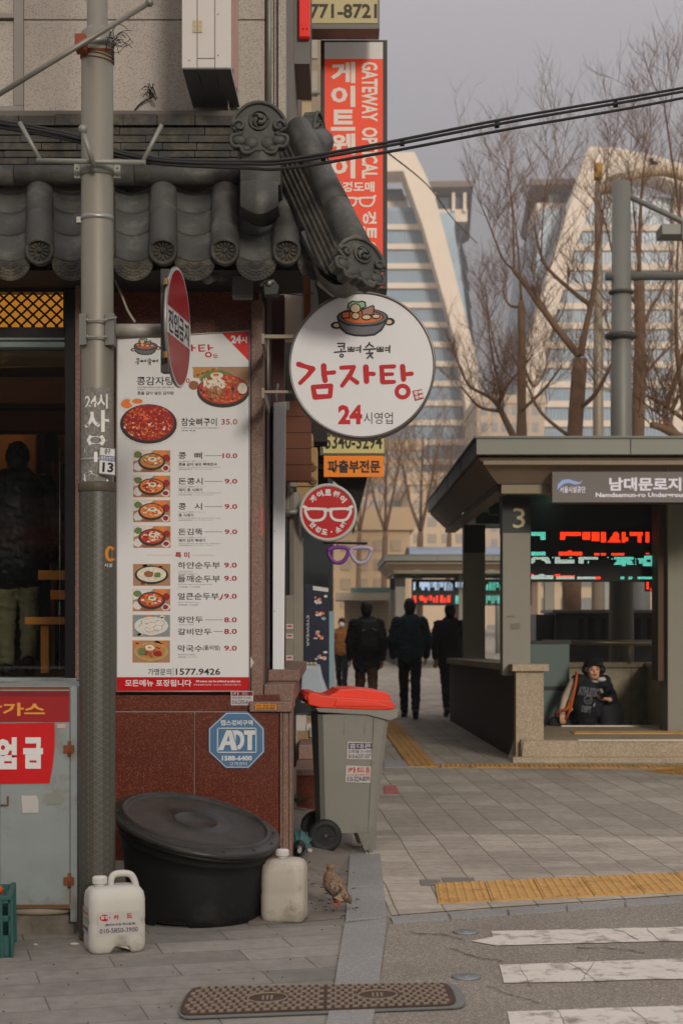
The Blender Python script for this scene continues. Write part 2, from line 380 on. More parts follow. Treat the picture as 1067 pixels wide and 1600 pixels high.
# kerb stones, each a hair apart
b = MB()
def kerbrow(a, c, wa, wc, n, z=.012):
    for i in range(n):
        t0, t1 = i / n + .004, (i + 1) / n - .004
        q = [(a[0] + (c[0] - a[0]) * t, a[1] + (c[1] - a[1]) * t) for t in (t0, t1)]; w = [(wa[0] + (wc[0] - wa[0]) * t, wa[1] + (wc[1] - wa[1]) * t) for t in (t0, t1)]
        b.prism([G(*q[0], z), G(*q[1], z), G(q[1][0] + w[1][0], q[1][1] + w[1][1], z), G(q[0][0] + w[0][0], q[0][1] + w[0][1], z)], (0, 0, -.011))
kerbrow((608, 1432), (1067, 1401), (4, 10), (0, 8), 5)
kerbrow((1069, 1401), (1700, 1356), (0, 8), (0, 6), 5)
struct(b.build('kerb', kerbm, org=(0, 0, 0), bevel=.002))
b = MB()
kerbrow((538, 1442), (522, 1541), (66, -8), (70, -1), 2, .016)
kerbrow((522, 1543), (500, 1640), (70, -1), (74, 0), 1, .016)
kerbrow((546, 1335), (540, 1438), (48, -2), (64, -6), 2, .016)
struct(b.build('gutter_stones', kerbm, org=(0, 0, 0), bevel=.002))
# crosswalk bars
paint = M('road_paint', (204, 196, 184), .75, n=.12, ns=11, c2=(138, 130, 118), lo=.50, hi=.63, bump=.1, bs=120)
b = MB()
def bar(p, z=.008):
    pts = []
    for i in range(len(p)):
        (x0, y0), (x1, y1) = p[i], p[(i + 1) % len(p)]; k = max(1, int(abs(x1 - x0) / 40))
        for j in range(k): 
            t = j / k; pts.append(G(x0 + (x1 - x0) * t + rnd.uniform(-1, 1) * (j > 0), y0 + (y1 - y0) * t + rnd.uniform(-.6, .6), z))
    b.poly(pts)
bar([(767, 1455), (1067, 1448), (1900, 1430), (1900, 1452), (1067, 1470), (774, 1477), (736, 1470), (770, 1464)])
bar([(780, 1507), (1067, 1498), (1900, 1476), (1900, 1504), (1067, 1529), (787, 1536)])
bar([(792, 1580), (1067, 1571), (1900, 1546), (1900, 1584), (1067, 1606), (800, 1618)])
struct(b.build('crosswalk_marking', paint, org=(0, 0, 0)))
b = MB(); rr_ = random.Random(14); PG = lambda x, y, l=0: G(x, y, .0088 + .0004 * l)
for x, y, n_, dx, dy in ((812, 1508, 9, 3, 4), (884, 1503, 7, 6, 5), (955, 1450, 6, 7, 4), (1010, 1449, 6, 5, 5), (866, 1576, 8, 4, 5), (930, 1500, 6, -4, 5), (640, 1455, 10, 9, 1.5), (700, 1480, 10, 8, 2), (600, 1446, 12, -1, 8), (760, 1540, 9, 9, 3), (900, 1480, 10, 10, 1.4), (985, 1574, 7, 5, 5)):
    pts = [(x, y)]
    for k in range(n_): pts.append((pts[-1][0] + dx + rr_.uniform(-4, 4), pts[-1][1] + dy + rr_.uniform(-2, 2)))
    b.fline(PG, pts, [rr_.uniform(.3, 1.0) for _ in pts], 0, .1, False)
struct(b.build('road_cracks', M('crack_dark', (66, 60, 54), .95), org=(0, 0, 0)))
# tactile paving: yellow tiles with real studs / bars
ytile = M('yellow_tactile', (190, 148, 88), .75, n=.16, ns=9, c2=(140, 104, 60), lo=.5, hi=.75, bump=.1)
ytile2 = M('yellow_tactile_worn', (168, 126, 66), .8, n=.16, ns=9, c2=(120, 92, 56), lo=.45, hi=.7)
def tactile(name, a, c, w, m_, studs=True, z0=.0, nv=None):
    """run of 0.3 m tiles from ground point a to c, w tiles wide (to the left of the run)"""
    b = MB(); a = Vector(a); c = Vector(c); d = c - a; L_ = d.length; d.normalize(); nrm = nv or Vector((-d.y, d.x, 0))
    k = max(1, int(round(L_ / .3)))
    for i in range(k):
        for j in range(w):
            o = a + d * (i * .3) + nrm * (j * .3); q = rnd.uniform(0, .0015)
            b.prism([o + d * .003 + nrm * .003 + Vector((0, 0, z0)), o + d * .297 + nrm * .003 + Vector((0, 0, z0)), o + d * .297 + nrm * .297 + Vector((0, 0, z0)), o + d * .003 + nrm * .297 + Vector((0, 0, z0))], (0, 0, .012 + q))
            for u in range(6 if studs else 4):
                if studs:
                    for v in range(6):
                        s_ = o + d * (.025 + u * .05) + nrm * (.025 + v * .05) + Vector((0, 0, z0 + .012 + q))
                        b.lathe([(.014, 0), (.010, .005), (0, .0055)], 8, 0, Matrix.Translation(s_), sm=True)
                else:
                    s_ = o + nrm * (.045 + u * .07) + Vector((0, 0, z0 + .012 + q))
                    b.prism([s_ + d * .02, s_ + d * .28, s_ + d * .28 + nrm * .03, s_ + d * .02 + nrm * .03], (0, 0, .005))
    return struct(b.build(name, m_, org=(0, 0, 0)))
p0 = G(684, 1414); tactile('tactile_paving', p0, p0 + Vector((2.4, .66, 0)), 2, ytile, nv=Vector((.03, 1.08, 0)))
a = G(684, 1199); c = G(619, 1127); tactile('tactile_guide', a, a + (c - a), 1, ytile2, False)
a = G(688, 1200); tactile('tactile_guide', a, a + Vector((5.2, -.2, 0)), 1, ytile2, True)
a = G(1010, 1206); tactile('tactile_guide', a, a + Vector((2.0, -2.4, 0)), 2, ytile2, False)
# small flat inlays
b = MB(); b.prism([G(x, y, .01) for x, y in ((600, 1188), (673, 1188), (680, 1197), (600, 1199))], (0, 0, -.008)); struct(b.build('drain_grate', kerbm, org=(0, 0, 0)))
b = MB(); b.prism([G(x, y, .008) for x, y in ((600, 1227), (618, 1227), (624, 1239), (600, 1239))], (0, 0, -.006)); struct(b.build('red_paving_block', M('red_block', (150, 84, 78), .8), org=(0, 0, 0)))
b = MB()
for x, y, w in ((655, 1374, 32), (690, 1371, 50)):
    k = 5 + (y - 1300) * .06
    b.prism([G(x, y, .008), G(x + w, y, .008), G(x + w + 3, y + k, .008), G(x + 3, y + k, .008)], (0, 0, -.003))
struct(b.build('dark_paving_blocks', M('dark_block', (118, 114, 106), .85, bump=.1), org=(0, 0, 0)))
# rough concrete pad rising to the building corner
b = MB(); top = [(388, 1446, .006), (470, 1441, .006), (541, 1434, .006), (548, 1334, .01), (556, 1262, .01), (440, 1250, .10), (436, 1338, .115), (392, 1372, .10)]
b.poly([G(x, y, z) for x, y, z in top]); struct(b.build('concrete_pad', concm, org=(0, 0, 0)))
# ================================================================ RESTAURANT BUILDING
YW = 9.65                                  # street face of the granite wall
red_gran = granite('red_granite', (66, 24, 14), (97, 42, 26), (132, 76, 54), 190, .28)
grey_gran = granite('grey_granite', (150, 141, 130), (166, 157, 146), (122, 114, 106), 150, .7)
pink_gran = granite('pink_granite', (90, 62, 48), (118, 88, 72), (146, 120, 104), 220, .5)
tile_m = M('dark_roof_tile', (64, 64, 60), .55, n=.4, ns=7, c2=(108, 104, 92), lo=.52, hi=.78, bump=.25, bs=55)
tile_d = M('dark_roof_tile_fine', (52, 50, 46), .65, n=.4, ns=11, c2=(96, 88, 72), lo=.46, hi=.74, bump=.25, bs=80)
mortar = M('grey_mortar', (120, 116, 108), .9, bump=.1)
amber = M('amber_varnished_wood', (142, 84, 34), .45, n=.25, ns=4, stretch=(1, 1, 12))
bl = thing('restaurant_building', (-1.1, YW + .3, 0), 'corner restaurant building with grey granite upper wall, dark tiled eave and red granite base', 'building')
XR = W(405, 0, YW).x                       # right end of the wall
# granite wall below the eave, in slabs with open joints
def slabs(mb, xs, ys, Y, depth=.06, m=0, gap=1.0):
    for i in range(len(xs) - 1):
        for j in range(len(ys) - 1):
            a = W(xs[i] + gap, ys[j + 1] - gap, Y); c = W(xs[i + 1] - gap, ys[j] + gap, Y)
            mb.box(a.x, c.x, Y, Y + depth, a.z, c.z, m)
b = MB(); slabs(b, [124, 405], [380, 617, 868, 1091], YW, gap=.5)
b.build('granite_wall', red_gran, bl, bevel=.002, seg=1)
b = MB(); slabs(b, [124, 304.5, 437], [1112, 1420], YW - .10, .16, gap=1.0); slabs(b, [124, 437], [1086, 1112], YW - .09, .15, gap=.5)
b.build('granite_base', red_gran, bl, bevel=.003, seg=1)
b = MB(); z0 = -.02; a = W(124, 1085, YW); b.box(-4.5, a.x + .1, YW + .10, YW + .3, W(0, 430, YW).z, W(0, 176, YW).z); b.box(-4.5, a.x - .001, YW - .0, YW + .25, -.05, 1.12)
b.box(a.x, XR - .05, YW + .07, YW + .3, -.05, 4.0); b.box(a.x, W(304.9, 0, YW - .1).x + .3, YW - .088, YW + .06, .0, 1.0)
b.build('inner_wall', mortar, bl)
b = MB()                                   # corner pilaster, pipes and stone cap beside the red granite
for x0, x1, y0, y1, dy in ((393, 411, 470, 1100, -.03), ):
    a, c = W(x0, y1, YW), W(x1, y0, YW); b.box(a.x, c.x, YW + dy, YW + .25, a.z, c.z)
for x0, x1, y0, y1, dy in ((437.5, 441, 1108, 1345, -.105), (441.5, 451, 1112, 1340, -.095), (451.5, 456, 1106, 1356, -.10)):
    a, c = W(x0, y1, YW - .1), W(x1, y0, YW - .1); b.box(a.x, c.x, YW + dy, YW + .3, a.z, c.z)
b.build('corner_trim', pink_gran, bl, bevel=.004)
b = MB(); a, c = W(390, 1112, YW - .1), W(457, 1096, YW - .1); b.box(a.x, c.x, YW - .13, YW + .5, a.z, c.z)
a, c = W(412, 1096, YW), W(459, 1070, YW); b.box(a.x, c.x, YW + .05, YW + 1.4, a.z - .012, c.z); b.box(a.x, c.x + .02, YW + .5, YW + 2.5, c.z + .002, c.z + .07)
b.build('stone_ledge', pink_gran, bl, bevel=.006)
# recessed shop flank behind the corner: brown pilaster, dark doors
brownw = M('brown_wood_cladding', (92, 49, 25), .6, n=.25, ns=3, stretch=(1, 1, 9))
b = MB(); XF = W(411, 0, YW).x
b.box(XF - .02, XF + .012, YW + .26, YW + 3.0, 1.15, 4.2); b.build('flank_wall', M('flank_dark', (52, 34, 28), .6), bl)
b = MB(); p = W(446, 0, YW + 1.6)
b.box(XF + .012, XF + .09, YW + 1.0, YW + 1.12, 1.15, 3.6); b.build('door_post', M('maroon_post', (62, 30, 24), .5), bl, bevel=.004)
b = MB(); a, c = W(428, 752, 11.4), W(486, 626, 11.4); b.box(a.x, c.x, 11.4, 11.5, a.z, c.z)
for k in range(5): z = a.z + (c.z - a.z) * k / 5; b.box(a.x - .002, c.x + .002, 11.392, 11.4, z + .004, z + (c.z - a.z) / 5 - .004)
b.build('wood_fascia', brownw, bl)
b = MB(); a, c = W(418, 533, 10.9), W(475, 400, 10.9)
b.prism([(a.x, 10.9, c.z), (c.x, 10.9, c.z), (c.x - .02, 10.9, a.z), (a.x + .03, 10.9, a.z + .0)], (0, .05, 0)); b.build('beige_panel', M('beige_panel', (206, 190, 176), .7, n=.08), bl)
b = MB(); a, c = W(475, 505, 10.92), W(485, 400, 10.92); b.box(a.x, c.x, 10.88, 11.0, a.z, c.z); b.build('wood_post', M('orange_wood', (140, 82, 38), .6, n=.2, stretch=(1, 1, 8)), bl)
# upper wall of grey granite slabs
YU = YW + .02
b = MB(); slabs(b, [-420, -60, 36.5, 414.5], [-330, 31, 178], YU, .08, gap=.8)
b.build('upper_wall', grey_gran, bl, bevel=.003, seg=1)
b = MB(); b.box(W(-420, 0, YU).x, W(446, 0, YU).x, YU + .085, YU + 4, W(0, 182, YU).z, 6.6); b.build('upper_core', mortar, bl)
b = MB()
for x0, x1, dy in ((416, 427, -.005), (428, 434, .02), (435, 447, -.03)):
    a, c = W(x0, 192, YU), W(x1, -330, YU); b.box(a.x, c.x, YU + dy, YU + .084, a.z, c.z)
b.build('corner_pilaster', grey_gran, bl, bevel=.004)
b = MB(); b.tube([W(421, 190, YU - .03), W(421, -100, YU - .03)], .012, 8); b.build('drain_pipe', galv, bl)
# upper window at the left edge
b = MB()
for (x0, x1, y0, y1) in ((-60, 37, 165, 177), (22, 37, -330, 165), (-60, 22, 20, 28)):
    a, c = W(x0, y1, YU - .03), W(x1, y0, YU - .03); b.box(a.x, c.x, YU - .03, YU + .09, a.z, c.z)
w_ = b.build('window', M('window_frame_grey', (126, 120, 112), .6), bl, bevel=.004)
b = MB(); a, c = W(-60, 165, YU + .04), W(22, -330, YU + .04); b.box(a.x, c.x, YU + .055, YU + .06, a.z, c.z); b.build('pane', M('dark_window_glass', (24, 30, 30), .08, n=.1), w_)
# ---------------------------------------------------------------- shop window and room behind it
YS = 9.52
b = MB()
for x0, x1, y0, y1, d in ((-300, 500, 425, 455, .02), (103, 124, 455, 1062, -.03), (-300, 103, 511, 528, .0), (99, 103.5, 455, 511, .0)):
    a, c = W(x0, y1, YS), W(min(x1, 124), y0, YS); b.box(a.x, c.x, YS + d, YS + .12, a.z, c.z)
wf = b.build('shop_window', M('black_window_frame', (20, 18, 17), .4), bl, bevel=.003)
b = MB(); a, c = W(119, 1062, YS - .035), W(126, 440, YS - .035); b.box(a.x, c.x, YS - .06, YS - .031, a.z, c.z); b.build('jamb', pink_gran, wf, bevel=.002)
b = MB()
for x0, x1, y0, y1 in ((-300, 104, 528, 532), (-300, 104, 534.5, 543)):
    a, c = W(x0, y1, YS), W(x1, y0, YS); b.box(a.x, c.x, YS - .015, YS + .1, a.z, c.z)
b.build('transom_rail', M('transom_grey', (110, 122, 120), .4, .4), wf, bevel=.003)
b = MB(); P = FP(YS + .05)
for k in range(-22, 8):
    x = 98 - k * 18.3 * 1.0
    for s_ in (1, -1):
        x0 = x - 30 * s_; x1 = x + 30 * s_
        pts = [(x0, 455), (x1, 511)]
        if max(x0, x1) > 99:                # clip at the frame
            t = (99 - x0) / (x1 - x0)
            if x1 > x0: pts = [(x0, 455), (99, 455 + 56 * t)] if x0 < 99 else None
            else: pts = [(99, 455 + 56 * t), (x1, 511)] if x1 < 99 else None
        if not pts or min(pts[0][0], pts[1][0]) < -300: continue
        p, q = [W(*v, YS + .05) for v in pts]; b.tube([p, q], .006, 4, 0, True, False)
b.build('lattice', M('lattice_wood', (40, 24, 14), .6), wf)
b = MB(); a, c = W(-300, 511, YS), W(99, 455, YS); b.box(a.x, c.x, YS + .11, YS + .116, a.z, c.z)
b.build('transom_pane', M('amber_paper_pane', (186, 122, 40), .6, n=.15, ns=3, emit=.32), wf)
b = MB(); a, c = W(-300, 1062, YS), W(104, 543, YS); b.box(a.x, c.x, YS + .06, YS + .066, a.z, c.z); b.build('pane', clear_glass, wf)
b = MB(); a, c = W(-300, 1071, YS), W(123, 1059, YS); b.box(a.x, c.x, YS - .07, YS + .14, a.z, c.z); b.build('sill', M('grey_painted_sill', (128, 132, 128), .55, .2, c2=(110, 70, 46), lo=.62, hi=.75), wf, bevel=.004)
FZ = 1.13                                   # raised dining floor
warm = M('warm_wood_panel', (126, 78, 36), .6, n=.3, ns=2.5, stretch=(1, 1, 5))
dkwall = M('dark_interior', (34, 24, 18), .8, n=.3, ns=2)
b = MB(); xl, xr_ = -4.2, -1.36
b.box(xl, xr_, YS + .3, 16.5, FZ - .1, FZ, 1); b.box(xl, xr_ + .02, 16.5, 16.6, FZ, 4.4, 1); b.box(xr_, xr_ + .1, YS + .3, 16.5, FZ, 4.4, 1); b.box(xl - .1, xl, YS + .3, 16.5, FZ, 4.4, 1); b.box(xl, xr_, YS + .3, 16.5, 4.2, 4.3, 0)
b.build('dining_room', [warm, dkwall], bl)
b = MB()
for y, z, h, mm in ((11.4, 3.0, .18, 0), (12.4, 3.1, .30, 1), (13.6, 3.05, .35, 0), (14.8, 2.9, .3, 1)): b.box(xl, xr_, y, y + .25, z, z + h, mm)
b.build('ceiling_beam', [warm, dkwall], bl, bevel=.01)
b = MB()
a, c = W(-60, 740, 14.5), W(40, 612, 14.5); b.box(a.x, c.x, 14.5, 15, a.z, c.z); a, c = W(36, 752, 14.2), W(58, 640, 14.2); b.box(a.x, c.x, 14.2, 14.6, a.z, c.z)
a, c = W(58, 770, 14.8), W(96, 668, 14.8); b.box(a.x, c.x, 14.8, 15.2, a.z, c.z); b.build('cupboard', M('old_cupboard', (92, 62, 36), .6, n=.3, ns=3), bl, bevel=.02)
b = MB(); a, c = W(80, 960, 13.0), W(86, 720, 13.0); b.box(a.x, c.x, 13, 13.1, FZ, c.z); b.build('door_frame', amber, bl)
b = MB()
for i in range(36):
    y = 776 + i * 3.35
    p = W(94, y, 10.05); b.ell(p, .0052 if i % 17 > 5 else .0036, 8, 6)
for i in range(6): b.ell(W(93.5, 942 + i * 3.4, 10.05), .0052, 8, 6)
b.tube([W(94, 700, 10.055), W(94, 1045, 10.055)], .0012, 4)
tag(b.build('led_bead_string', M('led_beads_pale', (205, 205, 200), .2, n=.1)), 'string of led lights, as pale unlit beads, hanging inside the shop window beside its frame', 'light string')  # led string; its light is only a pale bead colour
lamp = bpy.data.lights.new('dining_lamp', 'POINT'); lamp.energy = 17; lamp.color = (1, .58, .22); lamp.shadow_soft_size = .25
lo_ = bpy.data.objects.new('dining_lamp', lamp); COL.objects.link(lo_); lo_.location = (-2.9, 13.9, 3.9)
# chair behind the glass
ch = thing('wooden_chair', W(75, 1048, 10.6) * 1.0, 'amber wooden chair standing behind the shop window glass', 'chair')
wood = M('chair_wood', (190, 118, 40), .45, n=.2, ns=3, stretch=(6, 1, 1), bump=.05)
for nm, x0, x1, y0, y1, y_ , d in (('backrest', 60, 125, 891, 906, 10.9, .03), ('seat', 39, 125, 964, 976, 10.4, .4), ('leg', 64, 77, 977, 1052, 10.45, .04), ('leg', 118, 128, 892, 1052, 10.85, .04), ('back_slat', 79, 125, 922, 937, 10.93, .02)):
    b = MB(); a, c = W(x0, y1, y_), W(x1, y0, y_); b.box(a.x, c.x, y_, y_ + d, a.z, c.z); b.build(nm, wood, ch, bevel=.006)
# ---------------------------------------------------------------- tiled eave
YE, YT = 8.95, 9.42                          # depth of the eave edge and of the top of the slope
def slope(px, t):                            # t 0 top .. 1 eave, straight down the pitch
    a, c = W(px, 292, YT), W(px, 393, YE); return a.lerp(c, t)
cols = [63 + 96.3 * i for i in range(-3, 5)]
eave = MB()                                  # underside board
xl, xr_ = W(-330, 0, YE).x, W(470, 0, YE).x
z1 = W(0, 405, YE).z; z2 = W(0, 292, YT).z
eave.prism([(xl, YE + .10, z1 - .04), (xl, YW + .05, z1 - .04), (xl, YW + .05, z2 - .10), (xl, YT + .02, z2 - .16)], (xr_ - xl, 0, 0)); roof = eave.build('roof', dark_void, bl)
for i, cx in enumerate(cols):                # cover tiles with flower end discs
    b = MB(); dv = (slope(cx, 1) - slope(cx, 0)); nrm = Vector((0, -(dv.z), dv.y)).normalized()
    nrm = nrm if nrm.z > 0 else -nrm
    for k, (t0, t1, r0) in enumerate(((-.06, .52, .0745), (.48, 1.0, .0755))):
        rings = []
        for t, r in ((t0, r0), (t1, r0 + .003), (t1 + .005, r0 - .006)):
            c = slope(cx, t); rings.append([c + Vector((1, 0, 0)) * r * math.cos(R(a_)) + nrm * (r * math.sin(R(a_))) for a_ in range(-30, 211, 16)])
        b.loft(rings, 0, True, False, False)
    b.build('cover_tile', tile_m, roof)
    b = MB(); c = slope(cx, 1.0) + Vector((0, -.012, 0)); X = Matrix.Translation(c) @ Matrix.Rotation(R(90), 4, 'X') 
    b.lathe([(.0, .008), (.058, .008), (.062, .017), (.073, .017), (.077, .008), (.077, -.03), (.0, -.03)], 32, 0, X)
    b.ell((0, 0, 0), (.017, .017, .014), 12, 8, 0, X @ Matrix.Translation((0, 0, .010)))
    for k in range(12):
        a_ = 2 * math.pi * k / 12; b.ell((0, 0, 0), (.017, .0085, .009), 10, 6, 0, X @ Matrix.Rotation(a_, 4, 'Z') @ Matrix.Translation((.038, 0, .010)))
    for k in range(5):
        a_ = 2 * math.pi * k / 5; b.ell((0, 0, 0), .0045, 6, 4, 0, X @ Matrix.Rotation(a_, 4, 'Z') @ Matrix.Translation((.009, 0, .022)))
    b.build('eave_disc', tile_d, roof)
for i in range(len(cols)):                   # trough tiles with scalloped, relief-patterned drip plates
    cx = cols[i] - 48.2 if i else cols[0] - 48.2
    for q in ([cols[i] - 48.2] + ([cols[-1] + 48.2] if i == len(cols) - 1 else [])):
        b = MB(); hw = .108; rings_n = 9
        for t0, t1 in ((-.05, .3), (.27, .64), (.6, 1.02)):
            rr = []
            for t, off in ((t0, -.004), (t1, .006), (t1, -.008)):
                c = slope(q, t) + nrm * (-.052 + off); rr.append([c + Vector((hw * u, 0, 0)) + nrm * (.045 * u * u) for u in [-1 + 2 * j / rings_n for j in range(rings_n + 1)]])
            b.loft(rr, 0, True, False, False)
        b.build('trough_tile', tile_m, roof)
        b = MB(); c = slope(q, 1.03) + nrm * -.055; P = lambda x, z, l=0: Vector((c.x + x, c.y - .012 - l * .004, c.z + z))
        top_ = [(hw * u, .05 * u * u * .8 - .002) for u in [1 - 2 * j / 12 for j in range(13)]]
        bot = [(-hw + .0, .03)] + [(hw * 1.0 * math.sin(R(a_)), -.10 * math.cos(R(a_)) + .0) for a_ in range(-80, 81, 10)] + [(hw, .03)]
        b.prism([P(x, z, 0) for x, z in top_] + [P(x, z, 0) for x, z in bot[1:-1]], (0, .02, 0))
        for k in range(13):
            a_ = R(-78 + 13 * k); b.ell(P(hw * .9 * math.sin(a_), -.088 * math.cos(a_), 0), (.009, .005, .009), 8, 5)
        for rr_ in (.75, .55):
            pts = [P(hw * rr_ * math.sin(R(a_)), -.1 * rr_ * math.cos(R(a_)) + .002, 0) for a_ in range(-75, 76, 10)]; b.tube(pts, .0035, 5)
        for k in range(6):
            a_ = R(-62 + 25 * k)
            for rr_ in (.3, .65):
                p = P(hw * rr_ * math.sin(a_) * 1.05, -.09 * rr_ * math.cos(a_), 0); pts = [p + Vector((.013 * math.cos(R(v)), -.002, .009 * math.sin(R(v)))) for v in range(0, 361, 45)]; b.tube(pts, .0032, 5)
        b.build('drip_plate', tile_d, roof)
# horizontal half-round course and thin brick-like ridge courses above it
b = MB(); x0 = -330
for xa, xb in ((-330, -140), (-139, 24), (25, 211), (212, 376)):
    b.tube([W(xa, 274, YT - .06), W(xb, 274, YT - .06)], .058, 14)
b.build('round_course', tile_m, roof)
b = MB()
for j, (ya, yb) in enumerate(((181, 199), (200, 212), (213, 224), (225, 236), (237, 247), (248, 258))):
    x = -330
    while x < 372:
        l = rnd.uniform(52, 74); xe = min(372, x + l)
        a, c = W(x + .6, yb - .5, YT + .04), W(xe - .6, ya + .5, YT + .04); jit = rnd.uniform(-.006, .006)
        b.box(a.x, c.x, YT + .02 + jit + (.0 if j else -.02), YW + .02, a.z, c.z); x = xe
b.build('ridge_course', tile_d, roof, bevel=.003, seg=1)
b = MB(); a, c = W(-330, 181, YT), W(440, 176, YT); b.box(a.x, c.x, YT + .0, YW + .03, a.z + .002, c.z + .012); b.build('lead_flashing', M('flashing', (90, 84, 78), .7), roof)
# end ornament (cloud-shaped ridge-end tile)
def ornament(X, s, parent):
    """ridge-end tile in local x (across), z (up), -y (towards the viewer), about 1 unit wide"""
    b = MB()
    top_ = [(-.30, -.10), (-.47, -.14), (-.50, -.24), (-.44, -.33), (-.33, -.33), (-.28, -.43), (-.16, -.44), (-.07, -.38), (0, -.40), (.07, -.38), (.16, -.44), (.28, -.43), (.33, -.33), (.44, -.33), (.50, -.24), (.47, -.14), (.30, -.10)]
    arch = [(.46, .0), (.47, .08), (.42, .2), (.33, .31), (.19, .41), (0, .45), (-.19, .41), (-.33, .31), (-.42, .2), (-.47, .08), (-.46, .0)]
    out_ = top_ + arch
    b.prism([(x * s, 0, z * s) for x, z in out_], (0, .22 * s, 0), 0, False, X)
    rim = [(x * s, -.03 * s, z * s) for x, z in catmull([(p[0], p[1], 0) for p in out_ + [out_[0]]], 3) for x, z in [(x, z)]] if False else [Vector((p.x * s, -.02 * s, p.y * s)) for p in catmull([(p[0] * .97, p[1] * .97, 0) for p in out_ + [out_[0]]], 3)]
    b.tube([X @ p for p in rim], .034 * s, 8)
    for sx in (-1, 1):                      # spiral bosses
        sp = [Vector((sx * (.34 + (.115 - .0085 * k) * math.cos(k * .62)) * s, (-.05 - .004 * k) * s, (.02 + (.115 - .0085 * k) * math.sin(k * .62)) * s)) for k in range(13)]
        b.tube([X @ p for p in sp], [(.034 - .0008 * k) * s for k in range(13)], 8)
        b.ell((sx * .34 * s, -.05 * s, .02 * s), (.05 * s, .05 * s, .05 * s), 10, 6, 0, X)
        for u, v, ru, rv in ((.13, -.26, .13, .11), (.34, -.21, .13, .09), (.22, -.36, .09, .06)): b.ell((sx * u * s, 0, v * s), (ru * s, .06 * s, rv * s), 14, 8, 0, X)
    ringp = [Vector((.16 * s * math.cos(R(a_)), -.03 * s, (.13 + .16 * math.sin(R(a_))) * s)) for a_ in range(0, 361, 20)]; b.tube([X @ p for p in ringp], .02 * s, 6)
    for k in range(3):                      # three comma swirl
        a0_ = 120 * k + 30; sw = [Vector(((.03 + .1 * t) * math.cos(R(a0_ + 110 * t)) * s, (-.05) * s, (.13 + (.03 + .1 * t) * math.sin(R(a0_ + 110 * t))) * s)) for t in (0, .25, .5, .75, 1)]
        b.tube([X @ p for p in sw], [.05 * s, .045 * s, .035 * s, .022 * s, .01 * s], 8)
    return b.build('ridge_end_ornament', tile_m, parent)
YO = 8.86
o0 = W(405, 200, YO); ornament(Matrix.Translation(o0), W(451, 0, YO).x - W(360, 0, YO).x, roof)
b = MB()                                     # stacked neck tiles beneath it
for x0, x1, ya, yb, dy in ((377, 436, 215, 262, 0), (375.5, 438, 248, 288, -.015)):
    a, c = W(x0, yb, YO), W(x1, ya, YO); n_ = 10
    rr = [[Vector((a.x + (c.x - a.x) * j / n_, YO + .03 + dy - .04 * math.sin(math.pi * j / n_), z)) for j in range(n_ + 1)] for z in (a.z, c.z)]
    b.loft(rr, 0, True, False, False); b.box(a.x, c.x, YO + .03 + dy, YT + .1, a.z, c.z)
a, c = W(376, 0, YO), W(435, 0, YO); pts = []
n_ = 12
rr = []
for y_, d in ((284, 0), (288, -.01), (312, -.015), (322, -.012)):
    z = W(0, y_, YO).z; rr.append([Vector((a.x + (c.x - a.x) * j / n_, YO + .0 + d - .045 * math.sin(math.pi * j / n_), z - (.055 * math.sin(math.pi * j / n_) if y_ > 300 else 0))) for j in range(n_ + 1)])
b.loft(rr, 0, True, False, False); rb = [[p + Vector((0, .3, 0)) for p in rr[-1]], rr[-1]]; b.loft(rb, 0, True, False, False)
b.build('ornament_neck', tile_m, roof)
# hip ridge running out to the corner, with layered thin tiles on its left flank
h0, h1 = W(468, 203, 9.35), W(560, 392, 8.55)
dv = (h1 - h0); L_ = dv.length; dn = dv.normalized(); side = dn.cross(Vector((0, 0, 1))).normalized(); upn = side.cross(dn).normalized()
side = -side if side.x > 0 else side         # towards the left in the picture
b = MB()
for k in range(3):
    a, c = h0 + dv * (k / 3 - .02), h0 + dv * ((k + 1) / 3 - .005); r = .070 + .003 * (k == 2)
    b.tube([a, c], [r, r + .004], 18)
b.build('hip_ridge', tile_m, roof)
b = MB()
for k in range(7):
    o = side * (.042 + .012 * k) - upn * (.034 + .028 * k)
    if k < 6: a, c = h0 + dv * .06 + o, h0 + dv * .99 + o
    X = Matrix((dn.to_4d(), side.to_4d(), upn.to_4d(), (0, 0, 0, 1))).transposed(); X.col[3] = (a.x, a.y, a.z, 1); X[3][0] = X[3][1] = X[3][2] = 0; X[3][3] = 1
    if k < 6:
        x = 0
        while x < L_ * .93:
            l = min(rnd.uniform(.26, .38), L_ * .93 - x); b.box(x + .002, x + l, -.10 - .02 * k, .03, -.012, .013 if k else .03, 0, X); x += l
b.build('hip_course', tile_d, roof, bevel=.002, seg=1)
b = MB()                                     # bare strip tile at the left foot of the hip and the eave under-tile at the corner
a, c = W(470, 362, 8.9), W(503, 430, 8.72); d2 = (c - a); b.prism([a, c, c + Vector((.03, 0, .01)), a + Vector((.03, 0, .01))], (0, .03, -.03))
b.build('valley_tile', tile_m, roof)
b = MB(); cc = W(533, 425, 8.62); rr = []
for t in range(9):
    f = t / 8; rr.append([cc + Vector((-.145 + .29 * f + .02 * s_, -.16 * (1 - s_) + .3 * s_, -.125 * math.sin(math.pi * f) + .02 * s_ + .05 * f)) for s_ in (0, .3, .6, 1.)])
b.loft(rr, 0, True, False, False); b.loft([[p + Vector((0, 0, .03)) for p in r_] for r_ in rr], 0, True, False, False)
b.build('corner_drip_tile', tile_m, roof)
c_ = W(564, 408, 8.44); dd = dn.copy(); dd.z = -.12; yaw = math.degrees(math.atan2(dd.y, dd.x)) + 90
X = Matrix.Translation(c_) @ Matrix.Rotation(R(yaw + 4), 4, 'Z') @ Matrix.Rotation(R(17), 4, 'Y') @ Matrix.Rotation(R(-18), 4, 'X')
ornament(X, .29, roof)
c_ = W(498, 214, 10.4); ornament(Matrix.Translation(c_) @ Matrix.Rotation(R(78), 4, 'Z'), .34, roof)
